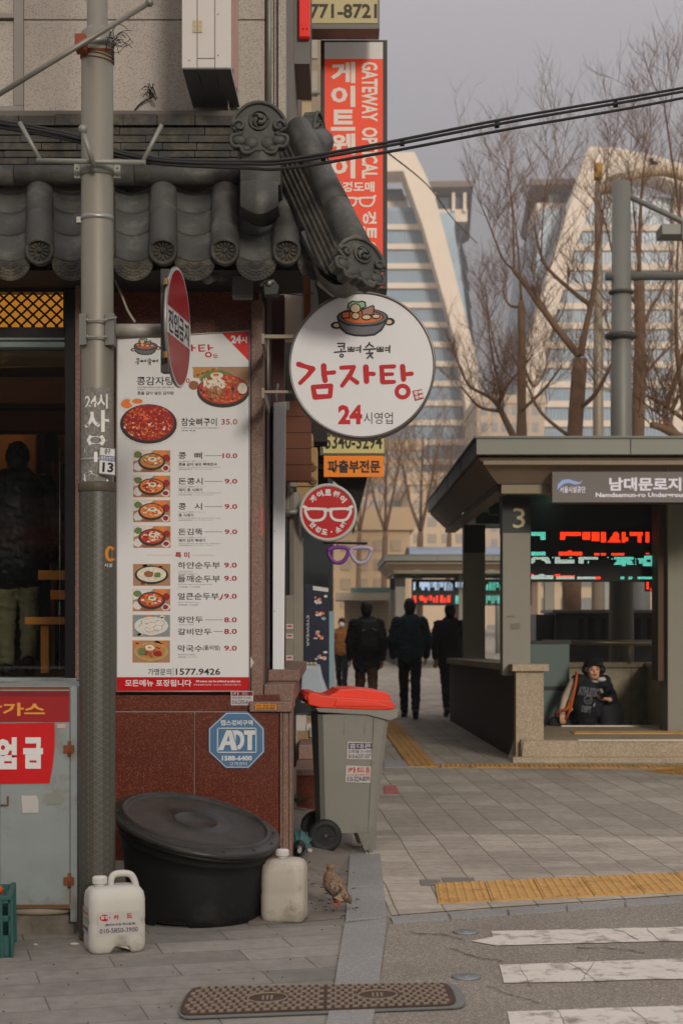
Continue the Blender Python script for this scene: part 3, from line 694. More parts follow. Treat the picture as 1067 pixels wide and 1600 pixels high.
b = MB(); b.tube([W(470, 230, 9.9), W(500, 222, 10.4)], .09, 12); b.build('rear_ridge', tile_m, roof)
b = MB()                                     # side eave running back along the alley
for k in range(7):
    y = 9.7 + k * .36; b.tube([(-.12, y, W(0, 300, 9.4).z), (.02, y, W(0, 420, 9.4).z)], .075, 10); b.ell((.03, y, W(0, 423, 9.4).z), (.012, .075, .075), 12, 8)
b.prism([(-.14, 9.6, 3.8), (.0, 9.6, 3.40), (.0, 9.6, 3.34), (-.14, 9.6, 3.45)], (0, 2.5, 0)); b.build('side_eave', tile_d, roof)

# ================================================================ ADDED SHOP ROW (unseen behind the camera; gives panes and signs a dark reflection)
op = thing('added_shop_row', (0, -20, 0), 'added brown brick shop row, unseen behind the camera, darkening the glass reflections', 'building')
b = MB(); b.box(-26, 30, -26, -20, 0, 7.6); b.build('wall', M('opposite_brick', (96, 78, 64), .85, n=.25, ns=2), op)
b = MB(); b.box(-26.2, 30.2, -26.2, -19.7, 7.6, 7.9); b.build('cornice', mortar, op)
for k in range(14):
    x = -24.5 + k * 3.9
    b = MB(); b.box(x - .3, x + 2.9, -19.99, -19.92, .2, 2.9); b.build('shop_front', M('opposite_front', (44, 40, 36), .4, n=.3, ns=1), op)
    b = MB(); b.box(x, x + 2.4, -19.98, -19.93, 4.4, 6.6); b.build('window', M('dark_window_glass', (24, 30, 30)), op)
    b = MB(); b.prism([(x - .4, -20, 3.7), (x - .4, -18.8, 3.2), (x - .4, -18.8, 3.1), (x - .4, -20, 3.1)], (3.4, 0, 0)); b.build('awning', M(('awning_green', 'awning_rust', 'awning_grey')[k % 3], ((48, 66, 54), (110, 58, 42), (86, 84, 80))[k % 3], .8), op)
# ================================================================ UTILITY POLE
PY = 7.93; PX = (152.5 - CX) * PY / F; PR = .0775
pole = thing('utility_pole', (PX, PY, 0), 'tall weathered grey steel pole with patterned wrap, old sticker and cross-arm', 'utility pole')
pole_m = M('pole_steel', (122, 118, 107), .5, .25, n=.2, ns=3, stretch=(1, 1, .25), c2=(92, 72, 50), lo=.60, hi=.78, bump=.04)
b = MB(); zt = W(0, 52, PY).z
b.lathe([(.084, 0), (.082, 1.5), (.0775, 2.5), (.0755, zt), (.056, zt + .02), (.049, zt + .03), (.047, 6.2)], 40, 0, Matrix.Translation((PX, PY, 0)))
b.build('shaft', pole_m, pole)
def wrapmat():
    m, N, L, bs = _new('reflective_wrap')
    uv = N.new('ShaderNodeUVMap'); sep = N.new('ShaderNodeSeparateXYZ'); L.new(uv.outputs[0], sep.inputs[0])
    def line(ax, ay, per, w):
        a = N.new('ShaderNodeMath'); a.operation = 'MULTIPLY'; a.inputs[1].default_value = ax / per; L.new(sep.outputs[0], a.inputs[0])
        c = N.new('ShaderNodeMath'); c.operation = 'MULTIPLY_ADD'; c.inputs[1].default_value = ay / per; L.new(sep.outputs[1], c.inputs[0]); L.new(a.outputs[0], c.inputs[2])
        f = N.new('ShaderNodeMath'); f.operation = 'FRACT'; L.new(c.outputs[0], f.inputs[0])
        l = N.new('ShaderNodeMath'); l.operation = 'LESS_THAN'; l.inputs[1].default_value = w; L.new(f.outputs[0], l.inputs[0]); return l
    ls = [line(1, 0, .031, .05), line(.5, .866, .031, .05), line(.5, -.866, .031, .05)]
    o = ls[0]
    for l in ls[1:]:
        mxn = N.new('ShaderNodeMath'); mxn.operation = 'MAXIMUM'; L.new(o.outputs[0], mxn.inputs[0]); L.new(l.outputs[0], mxn.inputs[1]); o = mxn
    vo = N.new('ShaderNodeTexVoronoi'); vo.feature = 'DISTANCE_TO_EDGE'; vo.inputs['Scale'].default_value = 170; vo.inputs['Randomness'].default_value = .15; L.new(uv.outputs[0], vo.inputs['Vector'])
    lv = N.new('ShaderNodeMath'); lv.operation = 'LESS_THAN'; lv.inputs[1].default_value = .12; L.new(vo.outputs[0], lv.inputs[0])
    c1 = N.new('ShaderNodeMix'); c1.data_type = 'RGBA'; c1.inputs[6].default_value = s2l((72, 70, 61)) + (1,); c1.inputs[7].default_value = s2l((50, 48, 42)) + (1,); L.new(lv.outputs[0], c1.inputs[0])
    c2 = N.new('ShaderNodeMix'); c2.data_type = 'RGBA'; L.new(c1.outputs[2], c2.inputs[6]); c2.inputs[7].default_value = s2l((98, 95, 84)) + (1,); L.new(o.outputs[0], c2.inputs[0])
    L.new(c2.outputs[2], bs.inputs['Base Color']); bs.inputs['Roughness'].default_value = .42; return m
wrapm = wrapmat()
b = MB(); n_ = 48; zw = W(0, 768, PY).z; rw = .0855
for i, z in enumerate((.015, .5, 1.0, 1.5, zw)):
    pass
vs = [(PX + rw * math.cos(2 * math.pi * j / n_), PY + rw * math.sin(2 * math.pi * j / n_), z) for z in (.012, .6, 1.2, zw) for j in range(n_ + 1)]
fs = [(i * (n_ + 1) + j, i * (n_ + 1) + j + 1, (i + 1) * (n_ + 1) + j + 1, (i + 1) * (n_ + 1) + j) for i in range(3) for j in range(n_)]
b.add(vs, fs, 0, True); wr = b.build('patterned_wrap', wrapm, pole)
uvl = wr.data.uv_layers.new(name='UVMap')
for poly in wr.data.polygons:
    for li in poly.loop_indices:
        k = wr.data.loops[li].vertex_index; uvl.data[li].uv = ((k % (n_ + 1)) / n_ * 2 * math.pi * rw, vs[k][2])
b = MB(); b.lathe([(.0865, zw - .004), (.0905, zw), (.0905, zw + .036), (.0865, zw + .042), (.08, zw + .044)], 40, 0, Matrix.Translation((PX, PY, 0)))
b.build('wrap_band', M('brown_band', (74, 68, 56), .55, bump=.15, bs=150), pole)
b = MB(); b.lathe([(.02, -.006), (.0865, -.005), (.0855, .017)], 40, 0, Matrix.Translation((PX, PY, .005)))
b.build('base_collar', rust, pole)
def band(y0, y1, r=.0795, m_=steel):
    b = MB(); z0, z1 = W(0, y1, PY).z, W(0, y0, PY).z
    b.lathe([(r - .003, z0), (r, z0), (r, z1), (r - .003, z1)], 40, 0, Matrix.Translation((PX, PY, 0))); return b
b = band(62, 76, .0785); b.build('clamp_band', galv, pole)
b = MB()
for k, y in enumerate((80, 83, 87, 90, 92, 95)):
    z = W(0, y, PY).z; pts = [(PX + .079 * math.cos(t), PY + .079 * math.sin(t), z + .012 * math.sin(t * 1 + k)) for t in [2 * math.pi * j / 20 for j in range(21)]]; b.tube(pts, .0028, 5)
b.build('wire_binding', rust, pole)
b = MB(); rw_ = random.Random(3)
for k in range(22):
    p = W(172 + rw_.uniform(-6, 8), 72 + rw_.uniform(-16, 14), PY - .07); q = p + Vector((rw_.uniform(-.02, .11), rw_.uniform(-.05, .03), rw_.uniform(-.05, .06))); mid = (p + q) / 2 + Vector((0, 0, rw_.uniform(-.03, .05))); b.tube(catmull([p, mid, q], 5), .0016, 4)
b.build('loose_wires', M('old_wire', (46, 38, 32), .7), pole)
b = MB(); a, c = W(118, 79, PY - .12), W(135, 54, PY - .12); b.box(a.x, c.x, PY - .14, PY - .06, a.z, c.z); b.build('rod_clamp', M('rusty_red_clamp', (128, 62, 40), .7, n=.3), pole, bevel=.004)
b = MB(); b.tube([W(-40, 171, PY - .16), W(236, 3, PY - .16)], .0125, 12); b.ell(W(234, 4, PY - .16), .020, 14, 10)
b.build('flag_rod', M('galv_rod', (116, 112, 104), .45, .4), pole)
# cross-arm with three uprights
b = MB(); yA = PY - .11
b.tube([W(58, 251, yA), W(228, 254, yA)], .0125, 12)
b.tube([W(66, 254, yA), W(31, 191, yA)], .0105, 8); b.tube([W(221, 257, yA), W(253, 195, yA)], .0105, 8)
b.tube([W(148, 262, yA - .02), W(140, 236, yA - .06), W(130, 206, yA - .07)], .012, 10); b.ell(W(130, 202, yA - .07), .022, 16, 10)
b.build('cross_arm', galv, pole)
b = band(257, 276, .0815); a, c = W(117, 279, PY), W(127, 257, PY); b.box(a.x, c.x, PY - .012, PY + .012, a.z, c.z); a, c = W(178, 279, PY), W(189, 257, PY); b.box(a.x, c.x, PY - .012, PY + .012, a.z, c.z)
for x in (121, 184):
    for y in (262, 273): b.ell(W(x, y, PY - .016), .005, 8, 6)
b.build('arm_bracket', galv, pole)
b = band(338, 346, .0785); a, c = W(121, 349, PY), W(129, 340, PY); b.box(a.x, c.x, PY - .02, PY + .02, a.z, c.z); b.build('pole_band', steel, pole)
# sign arm bracket and arm
b = MB()
for x0, x1 in ((125, 137), (165, 180)):
    a, c = W(x0, 540, PY - .06), W(x1, 491, PY - .06); b.prism([(a.x, PY - .075, a.z), (c.x, PY - .095, a.z), (c.x, PY - .095, c.z), (a.x, PY - .075, c.z)], (0, .08, 0))
for y, col in ((500, 1), (526, 0)): b.tube([W(136, y, PY - .1), W(166, y, PY - .1)], .0045, 8)
for x in (137, 166):
    for y in (500, 526): b.ell(W(x, y, PY - .1), .008, 8, 6)
b.tube([W(160, 500, PY - .1), W(183, 496, PY - .1)], .0045, 8)
b.build('sign_bracket', galv, pole, bevel=.002)
b = MB(); b.tube([W(170, 517, PY), W(262, 517, PY)], .0335, 24); b.build('sign_arm', M('galv_arm', (150, 146, 136), .55, .3, n=.2, ns=9, c2=(118, 108, 96), lo=.5, hi=.7), pole)
# peeled paper sticker with white lettering, bent round the pole
def CP(r0=.0785):
    def P(x, y, l=0):
        a_ = max(-1.5, min(1.5, (x - 152.5) * PY / F / r0)); a_ = math.asin(max(-.999, min(.999, math.sin(a_) if abs(a_) > 1.57 else a_))) if abs(a_) < 1 else a_
        r = r0 + l * .0006; return Vector((PX + r * math.sin(a_), PY - r * math.cos(a_), H - (y - HZ) * (PY - .07) / F))
    return P
P = CP(); b = MB()
edge = [(128 + rnd.uniform(-.5, .5) if k else 128, 608 + 14 * k) for k in range(12)]; grid = []
for j in range(12):
    y = 606 + j * (158 / 11); grid.append([P(129 + rnd.uniform(-.8, .8) + (47.0) * i / 12, y + (rnd.uniform(-2, 2) if j in (0, 11) else 0), 1) for i in range(13)])
b.loft(grid, 0, True, False, False)
stick = b.build('sticker', M('peeled_paper', (124, 122, 116), .8, n=.35, ns=120, c2=(88, 86, 80), lo=.44, hi=.62), pole)
b = MB()
b.ftext(P, '24시', 137, 615, 171, 638, 0, 2.5, .02); 
b.ftext(P, '사', 136, 641, 173, 675, 0, 2.5, .02); b.ftext(P, '우', 136, 677, 172, 722, 0, 2.5, .02); b.fline(P, [(137, 742), (146, 738)], 5, 0, 2.5)
b.fell(P, 152, 752, 18, 11, 0, 2.3, 18, 0, .3)
b.build('sticker_lettering', M('sticker_white', (206, 204, 198), .7, n=.1, ns=60), stick)
b = MB(); Pn = lambda x, y, l=0: W(x, y, PY - .10 - .06 * (168 - x) / 26 * -1 * .3) + Vector((0, -.0012 * l, 0))
a = [(156, 697), (180.5, 700), (181, 744), (154, 741)]; b.prism([Pn(x, y) for x, y in a], (0, .004, 0), 1); b.fpoly(Pn, [(157, 699), (179.5, 702), (179.8, 742), (155.5, 739)], 0, .6)
b.fpoly(Pn, [(157.3, 711), (179.5, 713.5), (179.6, 721.5), (157, 719)], 2, 1)
b.ftext(Pn, '중구', 164, 701.5, 173, 710, 3, 1.5, .02, .1); b.ftext(Pn, '폐창방창대', 158, 713, 178.5, 720, 0, 2.2, .02, .1); b.ftext(Pn, '13', 160.5, 722.5, 178, 738, 3, 1.5, .035, .06)
b.build('number_plate', [M('plate_white', (196, 195, 190), .5, n=.06), M('plate_edge', (112, 104, 92), .5, .4), M('plate_blue', (54, 66, 130), .5), ink], pole)
b = band(717, 722, .0795); b.build('plate_strap', steel, pole)
P = CP(.0862); b = MB(); b.fring(P, 175, 865, 5, 10, 4.5, 0, 1.5); b.ftext(P, '서울', 167, 880, 178, 886, 1, 1.5); b.build('wrap_emblem', [M('emblem_orange', (190, 122, 34), .5), white_print], pole)
# ================================================================ NO-ENTRY DISC seen almost edge on
sc_ = Vector(((279.5 - CX) * 7.75 / F, 7.75, H + (963 - 512) * 7.75 / F)); rs = .276
ns = thing('no_entry_sign', sc_, 'red and white no entry disc seen almost edge-on, held by the pole arm', 'road sign')
ya = math.degrees(math.atan2(.994, .105))
XS = Matrix.Translation(sc_) @ Matrix.Rotation(R(ya), 4, 'Z')    # local x along the disc, local -y is its face
b = MB(); Xr = XS @ Matrix.Rotation(R(90), 4, 'X')
b.lathe([(0, 0), (rs, 0), (rs + .003, -.002), (rs + .003, -.008), (rs, -.012), (0, -.012)], 64, 0, Xr); b.build('disc', M('sign_alu', (140, 138, 132), .4, .6), ns)
P = lambda x, y, l=0: XS @ Vector((x, -.0014 - .0012 * l, y))
def seg(y0, y1, r):
    a0_, a1_ = math.asin(max(-1, min(1, y0 / r))), math.asin(max(-1, min(1, y1 / r)))
    return [(r * math.cos(t), r * math.sin(t)) for t in [a0_ + (a1_ - a0_) * k / 20 for k in range(21)]] + [(-r * math.cos(t), r * math.sin(t)) for t in [a1_ + (a0_ - a1_) * k / 20 for k in range(21)]]
b = MB(); b.fell(P, 0, 0, rs - .001, rs - .001, 1, 0, 64); b.fpoly(P, seg(.062, rs - .012, rs - .012), 0, 1); b.fpoly(P, seg(-(rs - .012), -.062, rs - .012), 0, 1)
for k, chx in enumerate('진입금지'):
    vs_, fs_ = text2d(chx, .02); x = -.236 + .121 * k
    b.ftext(lambda u, v, l=0: P(u, -v, l), chx, x, -.052, x + .105, .052, 2, 1.2, .02)
b.build('face', [M('sign_red', (140, 8, 16), .2, n=.08, ns=5), M('sign_white', (190, 188, 184), .2, n=.05), ink], ns)
b = MB(); b.box(-.19, -.13, .006, .045, -.235, .235, 0, XS)
for z in (.16, -.17): b.box(-.265, -.19, .012, .02, z - .015, z + .02, 0, XS)
b.build('backing_bar', M('backing_grey', (66, 64, 60), .5, .4), ns, bevel=.003)
for z in (.165, -.165): b = MB(); b.box(-.262, -.228, .0, .012, z - .014, z + .014, 0, XS); b.build('clip', M('brass_clip', (140, 100, 52), .45, .5), ns, bevel=.002)
# ================================================================ MENU BOARD
YM = 9.585; PM = FP(YM, .0009)
mb_ = thing('menu_board', W(287, 1080, YM), 'tall white restaurant menu board with food photos, prices and red footer', 'menu board')
b = MB(); q = [(183, 529), (390, 517), (390.5, 1080), (182, 1080.5)]
b.prism([W(x, y, YM) for x, y in q], (0, .05, 0)); b.build('panel', M('menu_white', (200, 199, 197), .38, n=.05, ns=2.5, stretch=(1, 1, .4)), mb_, bevel=.003)
b = MB(); fr = [W(x, y, YM - .004) for x, y in q]
for i in range(4): b.tube([fr[i], fr[(i + 1) % 4]], .0045, 6)
b.build('frame', M('menu_frame', (150, 144, 138), .45, .4), mb_)
pot_cols = [ink, M('pot_grey', (92, 92, 96), .5), M('broth_orange', (196, 96, 32), .5), M('potato_tan', (196, 170, 138), .5), M('meat_brown', (150, 104, 72), .5), M('leaf_green', (128, 164, 128), .5), M('carrot', (200, 110, 52), .5)]
def pot_icon(mb, P, x, y, s, l=1):
    """cartoon stew pot drawn in a 460 x 270 box with its top-left at (x, y)"""
    Q = lambda u, v, k=0: P(x + u * s, y + v * s, l + k)
    mb.fell(Q, 38, 178, 40, 26, 0, 0); mb.fell(Q, 42, 178, 24, 13, 3, .5); mb.fell(Q, 412, 152, 38, 28, 0, 0); mb.fell(Q, 408, 154, 22, 15, 3, .5)
    mb.fpoly(Q, [(32 + 12, 130), (60, 200), (105, 240), (170, 256), (240, 258), (310, 250), (360, 215), (398, 150), (402, 110), (380, 96), (60, 100)], 0, 1)
    mb.fell(Q, 222, 122, 182, 66, 0, 1.3); mb.fpoly(Q, [(56, 150), (74, 192), (112, 226), (172, 243), (240, 245), (305, 238), (346, 208), (382, 158), (330, 180), (222, 190), (110, 178)], 1, 2); mb.fell(Q, 222, 120, 168, 56, 1, 2.2)
    mb.fell(Q, 222, 118, 150, 47, 0, 2.6); mb.fell(Q, 222, 121, 140, 42, 2, 3)
    mb.fpoly(Q, [(112, 60), (120, 22), (150, 4), (190, 10), (222, 4), (246, 14), (250, 50), (200, 66)], 0, 3.4); mb.fpoly(Q, [(124, 56), (130, 28), (154, 14), (192, 20), (222, 14), (236, 22), (240, 46), (200, 60)], 5, 3.8)
    mb.fpoly(Q, [(72, 84), (132, 76), (136, 130), (76, 134)], 0, 4.2); mb.fpoly(Q, [(82, 92), (124, 86), (126, 122), (84, 124)], 6, 4.6)
    mb.fpoly(Q, [(210, 70), (296, 34), (308, 48), (304, 108), (220, 114)], 0, 5); mb.fpoly(Q, [(222, 74), (292, 44), (298, 54), (294, 100), (224, 104)], 4, 5.4)
    for cx, cy, rx, ry in ((172, 60, 40, 36), (174, 112, 32, 28), (250, 122, 36, 22), (318, 116, 32, 19)): mb.fell(Q, cx, cy, rx, ry, 0, 5.8); mb.fell(Q, cx, cy, rx - 8, ry - 8, 3, 6.2)
def bbyeo(mb, Q, x, y, m, w):
    for u in (0, 15, 24, 39): mb.fline(Q, [(x + u, y), (x + u, y + 30)], w, m)
    for v in (16, 29): mb.fline(Q, [(x, y + v), (x + 15, y + v)], w, m); mb.fline(Q, [(x + 24, y + v), (x + 39, y + v)], w, m)
    mb.fline(Q, [(x + 86, y - 10), (x + 84, y + 36)], w * 1.15, m); mb.fline(Q, [(x + 52, y + 6), (x + 84, y + 4)], w, m); mb.fline(Q, [(x + 54, y + 22), (x + 84, y + 20)], w, m)
def script_name(mb, Q, m, w=9):
    """brush-written small line: four syllables in a 400 x 110 box at 320, 375"""
    mb.fline(Q, [(345, 386), (392, 385), (388, 425)], w, m); mb.fline(Q, [(350, 407), (388, 404)], w, m); mb.fline(Q, [(370, 424), (368, 444)], w, m); mb.fline(Q, [(322, 447), (402, 440)], w, m); mb.fring(Q, 372, 470, 11, 10, w, m, 1, 16)
    bbyeo(mb, Q, 418, 411, m, w * .8); bbyeo(mb, Q, 620, 411, m, w * .8)
    mb.fline(Q, [(566, 380), (556, 398), (540, 412)], w, m); mb.fline(Q, [(566, 392), (592, 409)], w, m); mb.fline(Q, [(525, 428), (608, 423)], w, m); mb.fline(Q, [(566, 427), (566, 444)], w, m)
    mb.fline(Q, [(545, 455), (588, 452), (570, 468), (550, 488)], w, m); mb.fline(Q, [(568, 466), (588, 486)], w, m)
def brush_gamjatang(mb, Q, m, k=1.):
    L_ = lambda p, w: mb.fline(Q, p, [v * k for v in w] if isinstance(w, list) else w * k, m)
    L_([(74, 530), (120, 545), (172, 562), (140, 605), (85, 660)], [34, 27, 34, 28, 26]); L_([(248, 542), (250, 600), (258, 642)], [36, 34, 34]); L_([(255, 592), (320, 586)], [24, 27])
    L_([(173, 688), (298, 680), (292, 752), (188, 758), (173, 688)], [28, 30, 28, 34, 28])
    L_([(370, 554), (458, 549), (430, 605), (376, 678)], [26, 26, 30, 26]); L_([(418, 612), (480, 657)], [24, 28]); L_([(540, 550), (545, 648)], [36, 34]); L_([(545, 595), (594, 597)], [24, 27])
    L_([(645, 548), (736, 545)], [24, 26]); L_([(650, 550), (656, 650)], [28, 32]); L_([(660, 600), (724, 598)], 22); L_([(658, 655), (736, 652)], [28, 24]); L_([(795, 546), (802, 634)], [34, 32]); L_([(800, 601), (858, 595)], [24, 27])
    mb.fring(Q, 795, 720, 41, 40, 27 * k, m, 1, 26)
def stamp(mb, Q, m, mw):
    mb.fpoly(Q, [(862, 715), (930, 702), (946, 768), (880, 786)], m, 1); mb.ftext(Q, '콩뼈', 872, 713, 934, 740, mw, 2, .03, -.2); mb.ftext(Q, '숯뼈', 880, 742, 940, 770, mw, 2, .03, -.2)
b = MB(); pot_icon(b, PM, 205, 528, .104); b.build('pot_emblem', pot_cols, mb_)
b = MB(); QN = lambda u, v, l=0: PM(211 + (u - 320) * .094, 559.5 + (v - 378) * .095, l); script_name(b, QN, 0, 11)
b.build('small_name', ink, mb_)
b = MB(); QG = lambda u, v, l=0: PM(251 + (u - 60) * .102, 537 + (v - 520) * .086, l); brush_gamjatang(b, QG, 0, .85); stamp(b, QG, 0, 1); b.build('red_name', [red_print, white_print], mb_)
b = MB(); b.fpoly(PM, [(346, 519.8), (390, 517.5), (390, 565)], 0, 1); b.ftext(PM, '24', 361, 524, 377, 536.5, 1, 2, .05); b.ftext(PM, '시', 377, 526, 386, 536, 1, 2, .03); b.build('hours_corner', [M('menu_red', (190, 24, 14), .35, n=.1), white_print], mb_)
red_price = M('price_red', (150, 20, 28), .5)
small_grey = M('small_grey_print', (104, 102, 100), .6)
def txt(nm, t, x0, y0, x1, y1, m_=ink, bold=.012):
    b = MB(); b.ftext(PM, t, x0, y0, x1, y1, 0, 1, bold); return b.build(nm, m_, mb_)
txt('dish_name', '콩감자탕', 214, 588.5, 272, 602); txt('price', '40.0', 274, 591, 297, 598.5, red_price)
b = MB(); b.ftext(PM, 'Pork Back-Bone Stew with Beans', 215, 603.5, 272, 606.3, 0, 1); b.ftext(PM, '豆猪骨汤・コンカムジャタン', 215, 607.6, 259, 609.6, 1, 1); b.ftext(PM, '콩을 갈아 넣은 감자탕', 215, 611.5, 272, 617, 2, 1, .02)
b.build('dish_note', [ink, small_grey, ink], mb_)
txt('dish_name', '참숯뼈구이', 283.5, 653, 339, 665.5); txt('price', '35.0', 346, 654.5, 371, 663.5, red_price)
b = MB(); b.ftext(PM, 'Grilled Charcoal Spicy Pork Back Bone', 283.5, 667.3, 342, 670.3, 0, 1); b.ftext(PM, '炭烤 脊骨', 284, 671.5, 306, 674, 0, 1); b.build('dish_note', small_grey, mb_)
rows = [(712, '콩', '뼈', '10.0', 348, 'Kong Bbyeo / 豆骨 / コンピョ', '콩을 갈아 넣은 뼈해장국', 'Hangover Soup with Beans, Pork Bones and Soy Pulp'), (752, '돈콩시', None, '9.0', 351, 'Donkongsi / 猪豆叶 / ドンコンシ', '돼지 콩 시래기', 'Boiled Pork Soup With Soy Bean Dried Radish Leaf'),
        (791.5, '콩', '시', '9.0', 351, 'Kongsi / 豆叶 / コンシ', '콩 시래기', 'With Soy Bean Dried Radish Leaf'), (831, '돈김뚝', None, '9.0', 351, 'Don Kim Ttuk / 泡菜锅 / ドンキムトゥク', '돼지 김치 뚝배기', 'Pork and Kimchi Stew in a Hot Pot')]
for y, t1, t2, pr, px_, s1, s2, s3 in rows:
    b = MB()
    if t2: b.ftext(PM, t1, 279, y - 5.3, 291, y + 5, 0, 1, .012); b.ftext(PM, t2, 304, y - 5.3, 316, y + 5, 0, 1, .012)
    else: b.ftext(PM, t1, 279, y - 5.3, 317, y + 5, 0, 1, .012)
    b.build('dish_name', ink, mb_)
    b = MB(); b.frect(PM, 320, y - .4, 348, y + .4, 0, 1); b.build('leader_line', small_grey, mb_)
    txt('price', pr, px_, y - 4, 371, y + 4, red_price, .025)
    b = MB(); b.ftext(PM, s1, 279, y + 7.6, 322, y + 9.8, 0, 1); b.ftext(PM, s2, 279.5, y + 11, 279.5 + len(s2) * 4.6, y + 16, 1, 1, .02); b.ftext(PM, s3, 279.5, y + 17.3, 345, y + 19.2, 0, 1); b.ftext(PM, '豆浆炖排骨汤 / コンビジ入りの汁', 279.5, y + 20.3, 333, y + 22.2, 0, 1); b.build('dish_note', [small_grey, ink], mb_)
b = MB(); b.ftext(PM, '특 미', 274, 862.5, 296.5, 872, 0, 1, .03); b.frect(PM, 230, 867, 268.5, 867.7, 1, 1); b.frect(PM, 300, 867, 336, 867.7, 1, 1); b.build('section_title', [red_price, M('orange_line', (206, 150, 110), .5)], mb_)
for t, x1, ya_, yb_, pr, py_ in (('하얀순두부', 344, 878, 888.5, '9.0', 883), ('들깨순두부', 344, 899, 909.8, '9.0', 903.7), ('얼큰순두부', 342, 926.3, 937, '9.0', 931.6), ('왕만두', 317.5, 963, 973, '8.0', 968.5), ('갈비만두', 331, 982, 992, '8.0', 986.6), ('막국수', 316.4, 1008, 1018.5, '9.0', 1012.8)):
    txt('dish_name', t, 278, ya_, x1, yb_); txt('price', pr, 350.3, py_ - 4.2, 370.3, py_ + 4.2, red_price, .025)
    if t in ('왕만두', '갈비만두'): b = MB(); b.frect(PM, x1 + 3, py_ - .4, 348.5, py_ + .4, 0, 1); b.build('leader_line', small_grey, mb_)
for y, ts in ((892, ('Soft Tofu Stew', '嫩豆腐锅 / 純豆腐チゲ')), (912, ('Soft tofu stew with perilla seeds', '苏子嫩豆腐 / エゴマ純豆腐')), (940, ('Spicy soft tofu stew', '麻辣嫩豆腐 / 辛口純豆腐')), (975, ('Wang Mandu, 大饺子', )), (1021.5, ('Buckwheat Noodles', '荞麦凉面 / マッククス'))):
    b = MB()
    for k, t in enumerate(ts): b.ftext(PM, t, 279, y + k * 4, 279 + len(t) * (1.6 if k == 0 else 2.4), y + 2.3 + k * 4, 0, 1)
    b.build('dish_note', small_grey, mb_)
txt('dish_note', '(물/비빔)', 317.5, 1008, 344, 1017.2, ink, .01)
b = MB(); b.fpoly(PM, [(342, 937), (345, 934), (347, 929), (348.6, 930), (347.5, 935), (344, 938)], 0, 1); b.fline(PM, [(348, 929.5), (349, 927.5)], .8, 1, 1.4); b.build('chili_mark', [red_print, M('chili_green', (50, 90, 46), .6)], mb_)
b = MB(); b.ftext(PM, '가맹문의', 231.6, 1044.5, 268, 1055, 0, 1, .01); b.frect(PM, 270.8, 1043, 271.5, 1056, 0, 1); b.ftext(PM, '1577.9426', 275, 1044.3, 344.5, 1054.6, 0, 1, .02); b.build('phone_line', ink, mb_)
b = MB(); b.frect(PM, 182.6, 1058, 390, 1080, 0, 1); b.ftext(PM, '모든메뉴 포장됩니다', 196, 1062, 299.5, 1072.5, 1, 2, .02); b.ftext(PM, 'All menus can be ordered as take out', 306, 1062.6, 376, 1066, 1, 2, .03); b.ftext(PM, '所有菜品都可以打包   全メニューお持ち帰り可能です。', 303, 1068.5, 378, 1071.2, 1, 2, .0); b.build('red_footer', [M('footer_red', (172, 6, 10), .35, n=.08), white_print], mb_)
